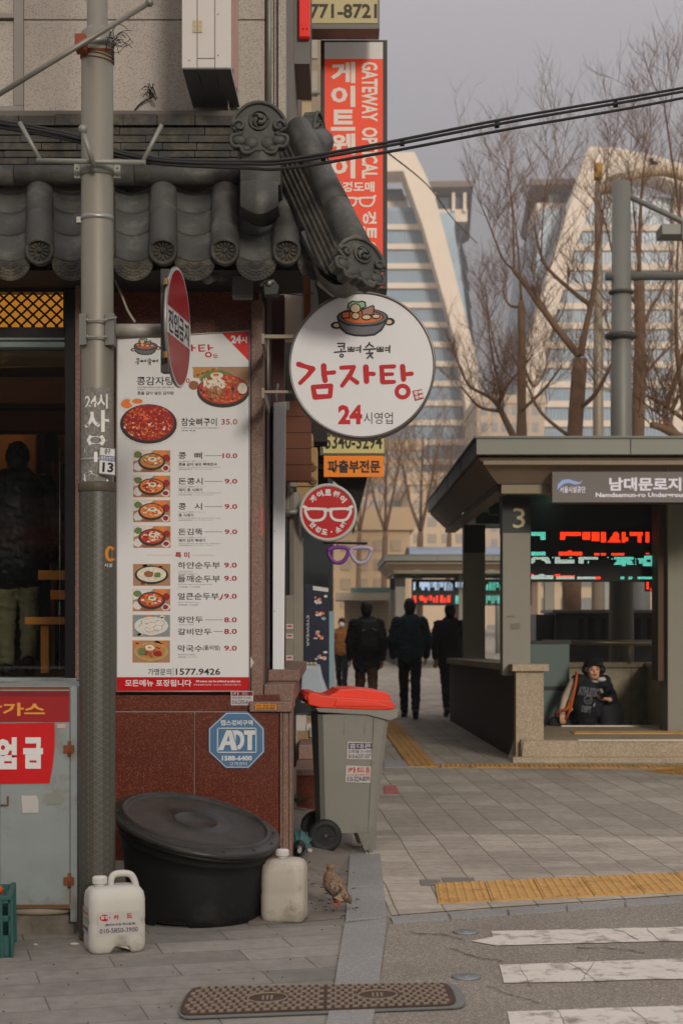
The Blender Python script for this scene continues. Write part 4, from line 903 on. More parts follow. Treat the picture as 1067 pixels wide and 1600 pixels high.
# printed food photographs
def FM(nm, c, **k): return M('food_' + nm, c, .5, n=.35, ns=55, **k)
fw_ = [FM('table', (150, 116, 84)), FM('plate_white', (196, 190, 184)), FM('bowl_dark', (44, 38, 36)), FM('broth_red', (168, 52, 24)), FM('broth_cream', (196, 186, 166)), FM('orange', (206, 110, 40)), FM('meat', (136, 82, 50)), FM('greens', (92, 112, 60)), FM('tofu', (206, 196, 176)), FM('deep_red', (140, 24, 20)), FM('brass', (168, 140, 92)), M('photo_border', (206, 140, 84), .5), FM('noodle', (172, 120, 62)), FM('slate', (120, 128, 130)), FM('glaze', (214, 92, 58))]
def photo(x0, y0, x1, y1, style):
    b = MB(); rr_ = random.Random(int(x0 * 7 + y0)); w, h = x1 - x0, y1 - y0; Q = lambda u, v, l=0: PM(x0 + u * w, y0 + v * h, l)
    b.frect(Q, -.01, -.015, 1.01, 1.015, 11, .6); b.frect(Q, 0, 0, 1, 1, 13 if style in ('mandu',) else 0, 1)
    vr = int(y0) % 4
    base, bowl, bits = {'stew': (3, 2, (6, 6, 5, 3, 8)), 'red': (3, 2, (5, 9, 8, 3, 5)), 'white': (4, 2, (8, 4, 8)), 'mandu': (1, 1, ()), 'noodle': (12, 10, (6, 9, 12, 9))}[style]
    if style == 'stew': base, bits = ((12, (6, 6, 8, 12, 5)), (6, (12, 8, 5, 6)), (5, (3, 8, 12)), (3, (6, 5, 8, 12)))[vr]
    if style == 'red': base, bits = ((3, (5, 9, 8, 12)), (9, (3, 5, 8, 5)), (3, (8, 5, 8, 9)), (5, (3, 9, 8)))[vr]
    def blob(cx, cy, rx, ry, m, l):
        rx, ry = min(rx, cx, 1 - cx), min(ry, cy, 1 - cy)
        if rx > .005 and ry > .005: b.fell(Q, cx, cy, rx, ry, m, l, 12, 0, .25)
    if style in ('stew', 'red'):
        b.fpoly(Q, [(0, 0), (.55, 0), (.3, .35), (0, .5)], 1, 1.2); blob(.12, .2, .11, .16, 7, 1.5); blob(.75, .12, .17, .12, 5, 1.5); blob(.9, .35, .1, .18, 9, 1.6); blob(.12, .75, .12, .2, 1, 1.5); blob(.88, .82, .12, .17, 1, 1.5); blob(.88, .82, .08, .11, 9, 2); blob(.4, .93, .2, .07, 6, 1.4)
    else:
        for k in range(10): blob(rr_.random(), rr_.choice((.08, .9, .15)), .07, .07, rr_.choice((9, 5, 7) if style != 'mandu' else (7, 5, 8)), 1.5)
    b.fell(Q, .5, .52, .37, .40 if style in ('stew', 'red') else .42, bowl, 3); b.fell(Q, .5, .49, .32, .32, base, 4)
    if style in ('white', 'mandu', 'noodle'): b.fell(Q, .5, .5, .46, .42, bowl, 3.3); b.fell(Q, .5, .48, .40, .35, base, 4.2)
    for k in range(54 if bits else 0):
        t, q = rr_.uniform(0, 6.28), math.sqrt(rr_.random()); b.fell(Q, .5 + .26 * q * math.cos(t), .49 + .25 * q * math.sin(t), rr_.uniform(.015, .07), rr_.uniform(.015, .06), rr_.choice(bits), 5 + k * .03, 7, rr_.random() * 3, .5)
    if style == 'mandu':
        for cx, cy in ((.35, .32), (.55, .27), (.72, .38), (.3, .52), (.5, .46), (.68, .6), (.46, .66)): b.fell(Q, cx, cy, .135, .135, 13, 4.9 + cy, 12, 0, .2); b.fell(Q, cx, cy, .12, .12, 8, 5 + cy, 12, 0, .2); b.fell(Q, cx - .02, cy - .03, .08, .07, 1, 6.2 + cy, 8, 0, .3)
    elif style == 'white': blob(.42, .46, .14, .14, 6, 7); blob(.66, .5, .1, .12, 7, 7)
    elif style == 'noodle': blob(.46, .32, .13, .13, 8, 7); blob(.46, .32, .05, .05, 5, 7.5); blob(.25, .5, .1, .18, 7, 7); blob(.68, .6, .12, .14, 9, 7)
    else: blob(.52, .42, .12, .11, 8, 7); blob(.52, .40, .06, .05, 7, 7.5); blob(.46, .56, .07, .07, 5, 7.2)
    b.build('dish_photo', fw_, mb_)
for (x0, y0, x1, y1), st in (((209, 704, 266, 737.5), 'stew'), ((209, 743.5, 266, 776.5), 'red'), ((209, 782, 266, 815.5), 'stew'), ((209.4, 822.4, 266.6, 855.6), 'red'), ((208.7, 881.4, 266, 915), 'white'), ((208.3, 920.7, 266, 954.7), 'red'), ((208, 961, 265.7, 994.6), 'mandu'), ((207.8, 1001, 265.6, 1035), 'noodle')): photo(x0, y0, x1, y1, st)
b = MB(); rr_ = random.Random(5); P = PM                       # large pan of red meat
b.fell(P, 198, 632, 12, 12, 1, 1, 20, 0, .05); b.fell(P, 199, 631, 9, 8, 5, 1.4, 12, 0, .3); b.fell(P, 215, 628, 12, 6, 1, 1.6); b.fell(P, 215, 627, 8, 4, 5, 2)
b.fell(P, 232.5, 664, 46, 32, 1, 2.2); b.fell(P, 277, 662, 5, 9, 1, 2.0); b.fell(P, 232.5, 662.5, 44.5, 31, 2, 2.8); b.fell(P, 232.5, 660.5, 40, 28, 9, 3.4)
for k in range(420):
    t, q = rr_.uniform(0, 6.28), math.sqrt(rr_.random()); b.fell(P, 232.5 + 38 * q * math.cos(t), 660 + 27 * q * math.sin(t), rr_.uniform(.5, 2.6), rr_.uniform(.5, 2.0), rr_.choice((3, 9, 5, 3, 5, 9, 14, 8, 14) if t < 3.3 else (3, 9, 9, 5, 3, 14)), 4 + k * .01, 7, rr_.random() * 3, .6)
b.build('dish_photo', fw_, mb_)
b = MB()                                                        # large pan of stew, top right
b.fpoly(P, [(300, 573.5), (389.5, 573), (389.5, 600), (380, 612), (320, 604)], 0, 1); b.fpoly(P, [(302, 574), (345, 574), (318, 592), (302, 590)], 12, 1.3)
for k in range(14): b.fell(P, 304 + k * 2.6, 588 - k * .9, 2, 2.6, (5, 10, 7)[k % 3], 1.6, 8)
b.fpoly(P, [(312, 594), (322, 582), (345, 578), (364, 585), (368, 596), (330, 604)], 7, 2); b.fell(P, 349, 611, 41, 26, 2, 2.5); b.fell(P, 303, 602, 8, 7, 6, 2.2); b.fell(P, 349, 608, 38, 23, 3, 3)
for k in range(240):
    t, q = rr_.uniform(0, 6.28), math.sqrt(rr_.random()); b.fell(P, 349 + 36 * q * math.cos(t), 609 + 20 * q * math.sin(t), rr_.uniform(.6, 3), rr_.uniform(.6, 2.4), rr_.choice((6, 6, 3, 12, 5, 14, 2)), 4 + k * .01, 7, rr_.random() * 3, .6)
for k in range(36): b.fell(P, 326 + rr_.uniform(-9, 25), 601 + rr_.uniform(-9, 9), rr_.uniform(1.5, 5), rr_.uniform(1, 3), 8, 6 + k * .01, 8, rr_.random() * 3, .4)
b.fell(P, 339, 587, 10, 5, 8, 6.5); b.fell(P, 338, 586, 5, 2.5, 5, 7); b.fell(P, 379, 607, 7.5, 8.5, 8, 7); 
for k in range(70):
    t, q = rr_.uniform(0, 6.28), math.sqrt(rr_.random()); b.fell(P, 336 + 13 * q * math.cos(t), 613 + 9 * q * math.sin(t), rr_.uniform(1, 3), rr_.uniform(.8, 2.2), rr_.choice((6, 12, 6, 0)), 7.2 + k * .02, 7, rr_.random() * 3, .5)
b.build('dish_photo', fw_, mb_)
# ---------------------------------------------------------------- stickers and the alarm plaque on the granite
PB = FP(YW - .105, .0012)
def sticker(nm, Pf, quad, label, items, mats, cat='sticker', group=None, grow=0):
    b = MB(); b.fpoly(Pf, quad, 0, 1)
    for it in items:
        if it[0] == 't': b.ftext(Pf, it[1], *it[2:6], it[6], 2.2, it[7] if len(it) > 7 else .012, it[8] if len(it) > 8 else 0)
        else: b.frect(Pf, *it[1:5], it[5], 1.6)
    return tag(b.build(nm, mats), label, cat, group)
navy = M('navy_print', (44, 46, 84), .6); maroon = M('maroon_print', (96, 22, 34), .6); wht = M('sticker_paper', (176, 170, 164), .7, n=.1, ns=20)
sticker('advert_sticker', FP(YW - .096, .0012), [(361, 1080), (396, 1080), (396, 1102), (361, 1102)], 'small loan advert sticker under the lower right corner of the menu board', [('r', 362.5, 1081, 395, 1087, 1), ('t', '카 드', 364, 1081.5, 388, 1086.7, 0), ('t', '당일 할부 수수료', 363, 1088.5, 392, 1092, 2, .01), ('t', '010-2370-4144', 363, 1094, 394, 1100.5, 2)], [wht, maroon, navy])
sticker('advert_sticker', FP(YW - .132, .0012), [(399, 1099.5), (432, 1100.5), (432, 1109), (399, 1108.5)], 'tiny orange advert sticker on the edge of the stone ledge', [('t', '카드 현금 당일', 401, 1101, 430, 1104, 1, .02), ('t', '010-2278-5884', 401, 1105, 430, 1108, 1, .02)], [M('orange_sticker', (196, 122, 30), .6), ink])
sticker('advert_sticker', FP(YM - .001, .0012), [(389.5, 1026), (392, 1026), (397, 1035), (392, 1044), (389.5, 1044)], 'small white hexagon sticker on the right edge of the menu board', [], [wht])
for y0, y1 in ((794, 812), (814, 836)):
    b = MB(); b.frect(FP(YW - .032, .0012), 407.5, y0, 411, y1, 0, 1); tag(b.build('advert_sticker', [M('pale_red_sticker', (176, 84, 76), .6, n=.2, ns=30)]), 'pale red strip sticker on the granite corner edge, ' + ('upper' if y0 < 800 else 'lower') + ' of two', 'sticker')
ad = thing('alarm_plaque', W(370, 1157, YW - .11), 'blue octagonal burglar alarm plaque with white letters on red granite', 'plaque')
oc = [(354, 1112.5), (388, 1112.5), (413, 1138), (413.5, 1175), (389, 1200.5), (353, 1200.5), (326, 1175), (326, 1138)]
b = MB(); b.prism([W(x, y, YW - .108) for x, y in oc], (0, .012, 0)); b.build('plate', M('plaque_blue', (70, 104, 136), .45, n=.14, ns=12), ad, bevel=.002)
b = MB(); cxo, cyo = 369.8, 1156.5
for i in range(8):
    q = [(cxo + (x - cxo) * .955, cyo + (y - cyo) * .955) for x, y in (oc[i], oc[(i + 1) % 8])]; b.fline(PB, q, 1.0, 0, 3)
for x0, y0, x1, y1 in ((339.5, 1137, 401, 1138.4), (339.5, 1174.6, 401, 1176), (339.5, 1137, 341, 1176), (399.6, 1137, 401, 1176)): b.frect(PB, x0, y0, x1, y1, 0, 3)
b.ftext(PB, '캡스경비구역', 345, 1125, 395, 1133.5, 0, 3, .03); b.ftext(PB, '1588-6400', 347, 1180.5, 394, 1188.5, 0, 3, .04); b.ftext(PB, '고객센터', 359, 1190.5, 386, 1196, 0, 3, .0)
for pl in ([(341, 1172), (354, 1141), (362, 1141), (371, 1172), (362, 1172), (360, 1164), (352, 1164), (349, 1172)],): b.fpoly(PB, pl, 0, 3)
b.fpoly(PB, [(354.5, 1158), (357.5, 1148), (359, 1158)], 1, 4)
b.fpoly(PB, [(363, 1141), (372, 1141), (378, 1144), (381.5, 1150), (382, 1157), (380.5, 1164), (376, 1170), (370, 1172), (363, 1172)], 0, 3.5); b.fpoly(PB, [(369, 1147.5), (372, 1148), (375, 1151), (376, 1156.5), (375, 1162), (372, 1165), (369, 1165.5)], 1, 4.2); b.fpoly(PB, [(362.3, 1141), (363.4, 1141), (373, 1172), (371.8, 1172)], 1, 5)
b.frect(PB, 381.5, 1141, 399, 1148, 0, 5.6); b.frect(PB, 387, 1148.05, 394, 1172, 0, 5.6)
b.build('lettering', [M('plaque_white', (190, 192, 190), .5), M('plaque_blue2', (70, 104, 136), .45)], ad)
# ================================================================ GAS CABINET at the left edge
YC = 7.98; PC = FP(YC - .012, .0012)
cabm = M('cabinet_paint', (130, 137, 135), .55, .1, n=.18, ns=5, c2=(106, 90, 72), lo=.52, hi=.72, bump=.06)
cb = thing('gas_cabinet', (W(30, 0, YC).x, YC + .2, 0), 'pale blue-grey rusty metal gas cabinet with red warning panels, left of the pole', 'cabinet')
b = MB(); a, c = W(-220, 1416, YC), W(121, 1072, YC); b.box(a.x, c.x, YC + .02, YC + .6, a.z, c.z); a, c = W(111, 1440, YC), W(122, 1074, YC); b.box(a.x, c.x, YC - .012, YC + .03, a.z, c.z); a, c = W(-220, 1419, YC), W(111, 1413, YC); b.box(a.x, c.x, YC - .006, YC + .02, a.z, c.z, 1); a, c = W(-220, 1078, YC), W(111, 1072, YC); b.box(a.x, c.x, YC - .01, YC + .02, a.z, c.z, 1)
b.build('body', [cabm, rust], cb, bevel=.003)
b = MB(); a, c = W(1.5, 1413, YC), W(110, 1078, YC); b.box(a.x, c.x, YC - .010, YC + .018, a.z, c.z); a, c = W(-220, 1413, YC), W(.5, 1078, YC); b.box(a.x, c.x, YC - .010, YC + .018, a.z, c.z)
dr = b.build('door', cabm, cb, bevel=.002)
for y in (1170, 1376):
    b = MB(); p = W(109, y, YC - .018); b.tube([p + Vector((0, 0, .035)), p - Vector((0, 0, .035))], .008, 8); a, c = W(101, y + 6, YC), W(117, y - 6, YC); b.box(a.x, c.x, YC - .022, YC - .011, a.z, c.z); b.build('hinge', rust, dr)
b = MB(); b.tube([W(2, 1258, YC - .03), W(13, 1258, YC - .03), W(13, 1244, YC - .02)], .005, 6)
b.build('latch', rust, dr)
b = MB(); b.frect(PC, -220, 1080, 109, 1128, 0, .8); b.frect(PC, -220, 1079.5, 109, 1088, 2, 1.4)
b.ftext(PC, '고압가스', -62, 1098, 71, 1118.5, 1, 2.6, .03); b.build('red_banner', [M('banner_red', (140, 20, 24), .6, n=.2, ns=8, c2=(120, 70, 64), lo=.62, hi=.75), M('banner_yellow', (204, 142, 52), .6), M('banner_dark', (112, 16, 20), .6)], dr)
b = MB(); b.fpoly(PC, [(-160, 1133), (86, 1129), (86, 1168), (83, 1196), (78, 1224), (-160, 1227)], 0, 1.4); b.ftext(PC, '화기', -136, 1152, -26, 1202, 1, 2.4, .06); b.ftext(PC, '엄', -6, 1152, 27, 1202, 1, 2.4, .06); b.ftext(PC, '금', 37, 1152, 68, 1201, 1, 2.4, .06)
b.build('warning_panel', [M('warning_red', (184, 10, 16), .5, n=.08), white_print], dr)
for pl, m_ in (([(34, 1243), (58, 1243), (61, 1252), (61, 1270), (36, 1270)], M('torn_paper', (170, 166, 160), .8, n=.12, ns=30)), ([(71, 1241), (92, 1238), (102, 1248), (96, 1256), (72, 1258)], M('tape_patch', (122, 124, 112), .6)), ([(90, 1131), (103, 1131), (103, 1138), (90, 1138)], M('pale_label', (176, 150, 140), .7, n=.2, ns=60))):
    b = MB(); b.fpoly(PC, pl, 0, 1); b.build('torn_label', m_, dr)
b = MB(); a = W(62, 1432, YC + .12); b.lathe([(.0, -.02), (.225, -.02), (.255, -.005), (.262, .02), (.25, .04), (.0, .05)], 32, 0, Matrix.Translation((a.x, YC + .28, .115)))
tag(b.build('cream_metal_lid', M('cream_enamel', (168, 156, 136), .55, n=.12, c2=(118, 88, 60), lo=.58, hi=.72)), 'round cream enamel lid wedged on the plinth under the gas cabinet', 'metal lid')
b = MB(); a, c = W(-220, 0, YC), W(113, 0, YC); b.box(a.x, c.x, YC + .06, YC + .7, -.03, .095); c2_ = W(128, 0, YC); 
struct(b.build('concrete_plinth', concm, bevel=.012)); b = MB(); a, c = W(-220, 0, 8.6), W(470, 0, 8.6)
b.poly([(a.x, 8.55, .012), (c.x - .32, 8.55, .012), (c.x - .40, 9.56, .15), (a.x, 9.56, .12)]); struct(b.build('mortar_apron', concm, org=(0, 0, 0)))
# ================================================================ green crate
ct = thing('plastic_crate', (W(-70, 0, 7.55).x, 7.75, 0), 'dark green slotted plastic crate on the pavement at the left edge', 'crate')
cg = M('crate_green', (40, 82, 76), .5, n=.15)
b = MB(); x1 = W(22.5, 0, 7.45).x; zt = .285; cy0, cy1 = 7.49, 7.86; x0 = x1 - .52
X = Matrix.Translation((x1 - .02, cy0, .003)) @ Matrix.Rotation(R(9), 4, 'Z') @ Matrix.Rotation(R(-1), 4, 'Y')
for (a0_, a1_, c0_, c1_) in ((-.52, 0, 0, .012), (-.52, 0, .36, .372), (-.52, -.508, 0, .372), (-.012, 0, 0, .372)):
    b.box(a0_, a1_, c0_, c1_, .245, .275, 0, X); b.box(a0_, a1_, c0_, c1_, .165, .19, 0, X); b.box(a0_, a1_, c0_, c1_, .0, .10, 0, X)
for k in range(12):
    x = -.52 + k * .0473
    b.box(x, x + .012, -.006, .010, 0, .275, 0, X); b.box(x, x + .012, .362, .376, 0, .275, 0, X)
for k in range(8): b.box(-.010, .005, k * .0515, k * .0515 + .012, 0, .275, 0, X)
b.box(-.52, 0, 0, .37, .004, .012, 0, X); b.box(-.53, .01, -.01, .012, .262, .28, 0, X); b.box(-.012, .01, .0, .38, .262, .28, 0, X)
b.build('body', cg, ct, bevel=.0015, seg=1)
b = MB(); b.ell((x1 - .16, 7.62, .285), (.08, .07, .035), 14, 8); b.ell((x1 - .26, 7.7, .285), (.09, .08, .05), 14, 8); tag(b.build('orange_bag', M('orange_bag', (180, 78, 46), .4, n=.2, bump=.3, bs=30)), 'crumpled orange bag lying on top of the green crate', 'bag')
# ================================================================ jerrycans
def jerrycan(name, X, label, w, d, h, capx, stickers=None, handle=True, notch=True, old=False):
    o = X.translation; j = thing(name, tuple(o), label, 'jerrycan', 'white jerrycans by the wall')
    m_ = M('jerrycan_dirty' if old else 'jerrycan_white', (172, 164, 150) if old else (186, 182, 172), .5, n=.1, ns=9, c2=(92, 82, 66) if old else (120, 112, 98), lo=.50 if old else .57, hi=.78, bump=.06, bs=24)
    b = MB(); r = .05
    rings = [rrect(w * .9, d * .86, r * .8, 5, .0), rrect(w * .97, d * .95, r, 5, .012), rrect(w, d, r, 5, .035), rrect(w, d, r, 5, h * .42), rrect(w * .985, d * .975, r, 5, h * .47), rrect(w, d, r, 5, h * .52), rrect(w * .995, d * .99, r, 5, h * .80), rrect(w * .96, d * .92, r, 5, h * .9), rrect(w * .86, d * .78, r, 5, h * .965), rrect(w * .70, d * .6, r * .8, 5, h * .99), rrect(w * .3, d * .2, .01, 5, h)]
    rings = [dens(rg, 8) for rg in rings]
    if notch:                                 # recessed foot in the middle of the base
        for k, rg in enumerate(rings[:3]):
            for p in rg:
                if abs(p.x - .012) < w * .17: p.z = max(p.z, .034)
    b.loft(rings, 0, True, True, True, X); b.build('body', m_, j)
    b = MB(); c = Vector((capx, 0, 0)); b.lathe([(.024, h * .93), (.024, h + .012)], 20, 0, X @ Matrix.Translation(c)); b.lathe([(.031, h + .008), (.032, h + .012), (.032, h + .036), (.029, h + .042), (0, h + .043)], 28, 0, X @ Matrix.Translation(c))
    for k in range(28):
        t = 2 * math.pi * k / 28; b.box(-.0016, .0016, .031, .034, h + .011, h + .037, 0, X @ Matrix.Translation(c) @ Matrix.Rotation(t, 4, 'Z'))
    b.build('cap', M('cap_white', (192, 190, 184), .45, n=.06), j)
    if handle:
        b = MB(); hx = .028; p = [X @ Vector(v) for v in ((hx - .045, 0, h * .95), (hx - .043, 0, h + .025), (hx - .022, 0, h + .048), (hx + .038, 0, h + .046), (hx + .062, 0, h + .022), (hx + .075, 0, h * .93))]; b.tube(catmull(p, 5), .0155, 12); b.build('handle', m_, j)
    if stickers:
        P = lambda u, v, l=0: X @ Vector((u, -d / 2 - .0015 - .0012 * l, v))
        b = MB(); st = stickers; Pv = lambda u, v, l=0: P(u, -v, l)
        b.fpoly(Pv, [(-.098, -.19), (.0, -.192), (.095, -.19), (.095, -.085), (-.098, -.085)], 3, .3)
        b.fell(Pv, -.066, -.167, .024, .015, 0, 1, 16, 0, .22); b.ftext(Pv, '파격', -.084, -.176, -.048, -.158, 2, 2, .05); b.ftext(Pv, '카', -.026, -.178, -.002, -.156, 0, 1, .05); b.ftext(Pv, '드', .034, -.181, .06, -.160, 0, 1, .05)
        b.ftext(Pv, '(특허수수료 즉시결제)', -.066, -.140, .076, -.126, 1, 1, .03); b.ftext(Pv, '010-5850-3900', -.09, -.118, .086, -.096, 1, 1, .012)
        b.build('advert', [red_print, navy, white_print, M('can_label', (178, 172, 164), .55, n=.08, ns=20)], j)
        P2 = lambda u, v, l=0: X @ Vector((-w / 2 - .0015 - .0012 * l, -u, -v)); b = MB()
        b.fpoly(P2, [(-.068, -.20), (.05, -.198), (.05, -.088), (-.068, -.088)], 3, .3); b.ftext(P2, '카드', -.062, -.188, -.012, -.166, 0, 1, .05); b.ftext(P2, '전액카드결제', -.006, -.184, .046, -.172, 0, 1, .02); b.ftext(P2, '최저수수료 방문', -.06, -.158, .046, -.148, 1, 1, .02); b.ftext(P2, '신용카드 환영', -.06, -.142, .046, -.132, 1, 1, .0); b.ftext(P2, '010-4099-8242', -.062, -.118, .048, -.098, 1, 1, .03)
        b.frect(P2, -.068, -.2, .05, -.198, 0, .9); b.frect(P2, -.068, -.09, .05, -.088, 0, .9); b.build('side_advert', [red_print, navy, white_print, M('can_label', (178, 172, 164))], j)
    return j
pj = G(181, 1478, .004)
jerrycan('jerrycan', TR((W(179, 0, 7.66).x, 7.665, .005), 20), 'clean white plastic jerrycan with red card advert in front of the grey pole', .262, .2, .300, -.068, True)
pj = G(443, 1444, .006)
jerrycan('jerrycan', TR((pj.x, pj.y + .12, .006), -8), 'dirt-streaked cream jerrycan with no sticker, right of the black tub', .225, .18, .315, -.01, None, False, False, True)
# ================================================================ big black tub with lid
tp = G(308, 1452); tcx, tcy = W(307, 0, 8.52).x, 8.52
tub = thing('plastic_tub', (tcx, tcy, 0), 'large dusty black round plastic tub with crooked lid leaning by the red wall', 'tub')
tubm = M('tub_black', (21, 22, 21), .5, n=.35, ns=3, c2=(66, 62, 54), lo=.58, hi=.85, bump=.06)
b = MB(); n_ = 72; rings = []; ky, kx = .19, -.205
def tz(x, y, z): return z + (z / .45) * (kx * x + ky * y)
for r, z in ((.325, .005), (.335, .012), (.343, .06), (.36, .18), (.376, .32), (.382, .38), (.392, .385), (.392, .40), (.40, .43), (.412, .435), (.412, .455), (.37, .458), (.34, .2), (.32, .02)):
    rings.append([Vector((tcx + r * math.cos(2 * math.pi * j / n_), tcy + r * math.sin(2 * math.pi * j / n_), 0)) for j in range(n_)])
    for p in rings[-1]: p.z = tz(p.x - tcx, p.y - tcy, z)
for j in range(n_):                          # three cut-away feet round the base
    if (j % 24) in (0, 1, 2, 3, 4, 5): 
        for k in (0, 1): rings[k][j].z += .03
b.loft(rings, 0, True, True, False); b.build('body', tubm, tub, bevel=0)
b = MB(); rings = []; lidm = M('tub_lid_black', (38, 37, 34), .36, n=.3, ns=14, c2=(62, 58, 52), lo=.44, hi=.85, bump=.1)
for r, z in ((.405, .452), (.424, .458), (.43, .468), (.428, .482), (.418, .488), (.388, .489), (.384, .500), (.376, .506), (.362, .508), (.358, .500), (.352, .490), (.345, .489), (.2, .492), (.115, .494), (.112, .498), (.106, .498), (.103, .494), (.0001, .496)):
    rings.append([Vector((tcx + r * math.cos(2 * math.pi * j / n_), tcy + r * math.sin(2 * math.pi * j / n_), 0)) for j in range(n_)])
    for p in rings[-1]: p.z = z + kx * (p.x - tcx) + ky * (p.y - tcy)
b.loft(rings, 0, True, True, False)
for k in range(14):
    t = 2 * math.pi * k / 14 + .2; x, y = .403 * math.cos(t), .403 * math.sin(t); b.ell((tcx + x, tcy + y, .488 + kx * x + ky * y), (.009, .009, .007), 8, 6)
b.build('lid', lidm, tub)
b = MB()
for k in range(9): b.tube(catmull([W(176 + rnd.uniform(0, 6), 1424 + k * 3, 8.0), W(192 + rnd.uniform(0, 6), 1430 + k * 2.5, 8.0), W(226, 1436 + k * 1.2, 8.05)], 4), .003, 5)
# ================================================================ folded umbrella, litter, weed
b = MB(); a = W(468, 1322, 9.9); c = W(468, 1262, 10.9); a.z, c.z = .17, .15; ax = (c - a)
um = thing('folded_umbrella', (a.x, a.y, .1), 'teal folded umbrella lying on the ground between wall and wheelie bin', 'umbrella')
X = Matrix.Translation(a) @ ax.to_track_quat('Z', 'Y').to_matrix().to_4x4()
b.lathe([(.012, .0), (.034, .02), (.058, .10), (.066, .2), (.058, .36), (.03, .55)], 11, 0, X, sm=False)
for k in range(11):
    t = 2 * math.pi * k / 11; b.tube([X @ Vector((.03 * math.cos(t), .03 * math.sin(t), .02)), X @ Vector((.066 * math.cos(t), .066 * math.sin(t), .14)), X @ Vector((.07 * math.cos(t), .07 * math.sin(t), .25)), X @ Vector((.03 * math.cos(t), .03 * math.sin(t), .52))], .006, 5)
b.build('canopy', M('teal_nylon', (58, 96, 96), .5, n=.25, ns=12), um)
b = MB(); b.lathe([(.02, -.05), (.038, -.03), (.038, .02), (.02, .04)], 14, 0, X); b.build('collar', black_plastic, um)
b = MB(); b.tube([X @ Vector((0, 0, 0)), X @ Vector((0, -.005, -.17))], .013, 10); b.build('handle', steel, um)
b = MB(); pl = [W(x, y, 10.2) for x, y in ((472, 1320), (480, 1328), (488, 1330), (486, 1333), (474, 1327))]; b.prism([p + Vector((0, 0, .005)) for p in pl], (0, .03, .004)); tag(b.build('paper_cup_scrap', M('scrap_paper', (180, 172, 160), .7)), 'crushed pale paper scrap on the ground beside the bin wheel', 'litter')
b = MB(); rr_ = random.Random(2); o = W(464, 1254, 12.6)
for k in range(34):
    d = Vector((rr_.uniform(-.1, .16), rr_.uniform(-.08, .08), rr_.uniform(.01, .08))); s_ = d.cross(Vector((0, 0, 1))).normalized() * .012; b.poly([o, o + d * .5 + s_, o + d, o + d * .5 - s_])
tag(b.build('weed_tuft', M('weed_green', (54, 78, 40), .7, n=.3)), 'small green weed growing at the foot of the far red plinth', 'weed')
# stones, droppings and butts on the pad
bits = MB(); rr_ = random.Random(11)
for k in range(46):
    x, y = rr_.uniform(470, 560), rr_.uniform(1345, 1436); p = G(x, y, .012 + .055 * (1436 - y) / 90); s_ = rr_.uniform(.003, .012); bits.ell(p, (s_ * rr_.uniform(.6, 2), s_, .0025), 8, 4)
for k in range(40):
    x, y = rr_.uniform(0, 600), rr_.uniform(1440, 1590); bits.ell(G(x, y + (70 - x * .12 if x < 400 else 0), .008), (rr_.uniform(.002, .006), .003, .002), 6, 4)
tag(bits.build('litter_specks', M('dark_specks', (48, 42, 36), .9), org=(0, 0, 0)), 'dark droppings and grit specks on concrete and paving', 'grit', kind='stuff')
b = MB(); b.ell(G(56, 1476, .01), (.012, .006, .006), 8, 6); b.ell(G(540, 1408, .05), (.01, .006, .008), 8, 6); b.ell(G(117, 1475, .01), (.025, .006, .007), 8, 5)
for x, y in ((557, 1360), (600, 1447), (570, 1296)): b.ell(G(x, y, .012), (.012, .005, .003), 8, 5)
tag(b.build('litter_scraps', M('pale_scraps', (176, 164, 148), .8), org=(0, 0, 0)), 'tiny pale paper and leaf scraps scattered on the paving', 'litter', kind='stuff')
# ================================================================ wheelie bin
by = 10.75; sB = by / F
bx0 = W(546, 0, by).x
bn = thing('wheelie_bin', (bx0, by + .22, .02), 'grey-green wheelie bin with bright red lid on the pavement', 'bin')
binm = M('bin_grey', (122, 120, 111), .5, n=.08, ns=3, c2=(86, 82, 71), lo=.52, hi=.8, bump=.03)
XB = Matrix.Translation(Vector((bx0, by, .025))) @ Matrix.Rotation(R(7), 4, 'Z')
def bp(px, py): return ((px - 546) * sB, (1330 - py) * sB)       # picture measure -> bin side profile, metres
def bring(py, x0, x1, d0, d1, cut=.03):
    u0, z = bp(x0, py); u1, _ = bp(x1, py); return [Vector((u0 + cut, d0, z)), Vector((u1 - cut, d0, z)), Vector((u1, d0 + cut, z)), Vector((u1, d1 - cut, z)), Vector((u1 - cut, d1, z)), Vector((u0 + cut, d1, z)), Vector((u0, d1 - cut, z)), Vector((u0, d0 + cut, z))]
b = MB(); b.loft([bring(1304, 503, 591, .055, .42), bring(1250, 501.5, 595, .045, .44), bring(1140, 498, 607, .015, .50), bring(1117, 497, 611, .01, .51)], 0, False, True, True, XB)
# foot posts with the cut-away between them
for d0, d1 in ((.05, .10), (.37, .42)):
    for pts in (((560, 1303), (591, 1303), (589.5, 1331), (571, 1331)), ((500, 1303), (535, 1303), (530, 1314), (501, 1322))):
        dd = lambda y: .0125 + (1117 - y) / (1117 - 1304) * .045 if d0 < .2 else d0
        fr_ = [Vector((bp(x, y)[0], dd(y), bp(x, y)[1])) for x, y in pts]; bk_ = [Vector((p.x, d1 if d0 > .2 else .11, p.z)) for p in fr_]
        b.add(fr_ + bk_, [(0, 1, 2, 3), (7, 6, 5, 4)] + [(k, (k + 1) % 4, 4 + (k + 1) % 4, 4 + k) for k in range(4)], 0, False, XB)
for x0, x1, y0, y1 in ((537.5, 538.6, 1118, 1148), (570, 571.2, 1118, 1149)):
    (u0, z0), (u1, z1) = bp(x0, y1), bp(x1, y0); b.box(u0, u1, .012, .016, z0, z1, 1, XB)
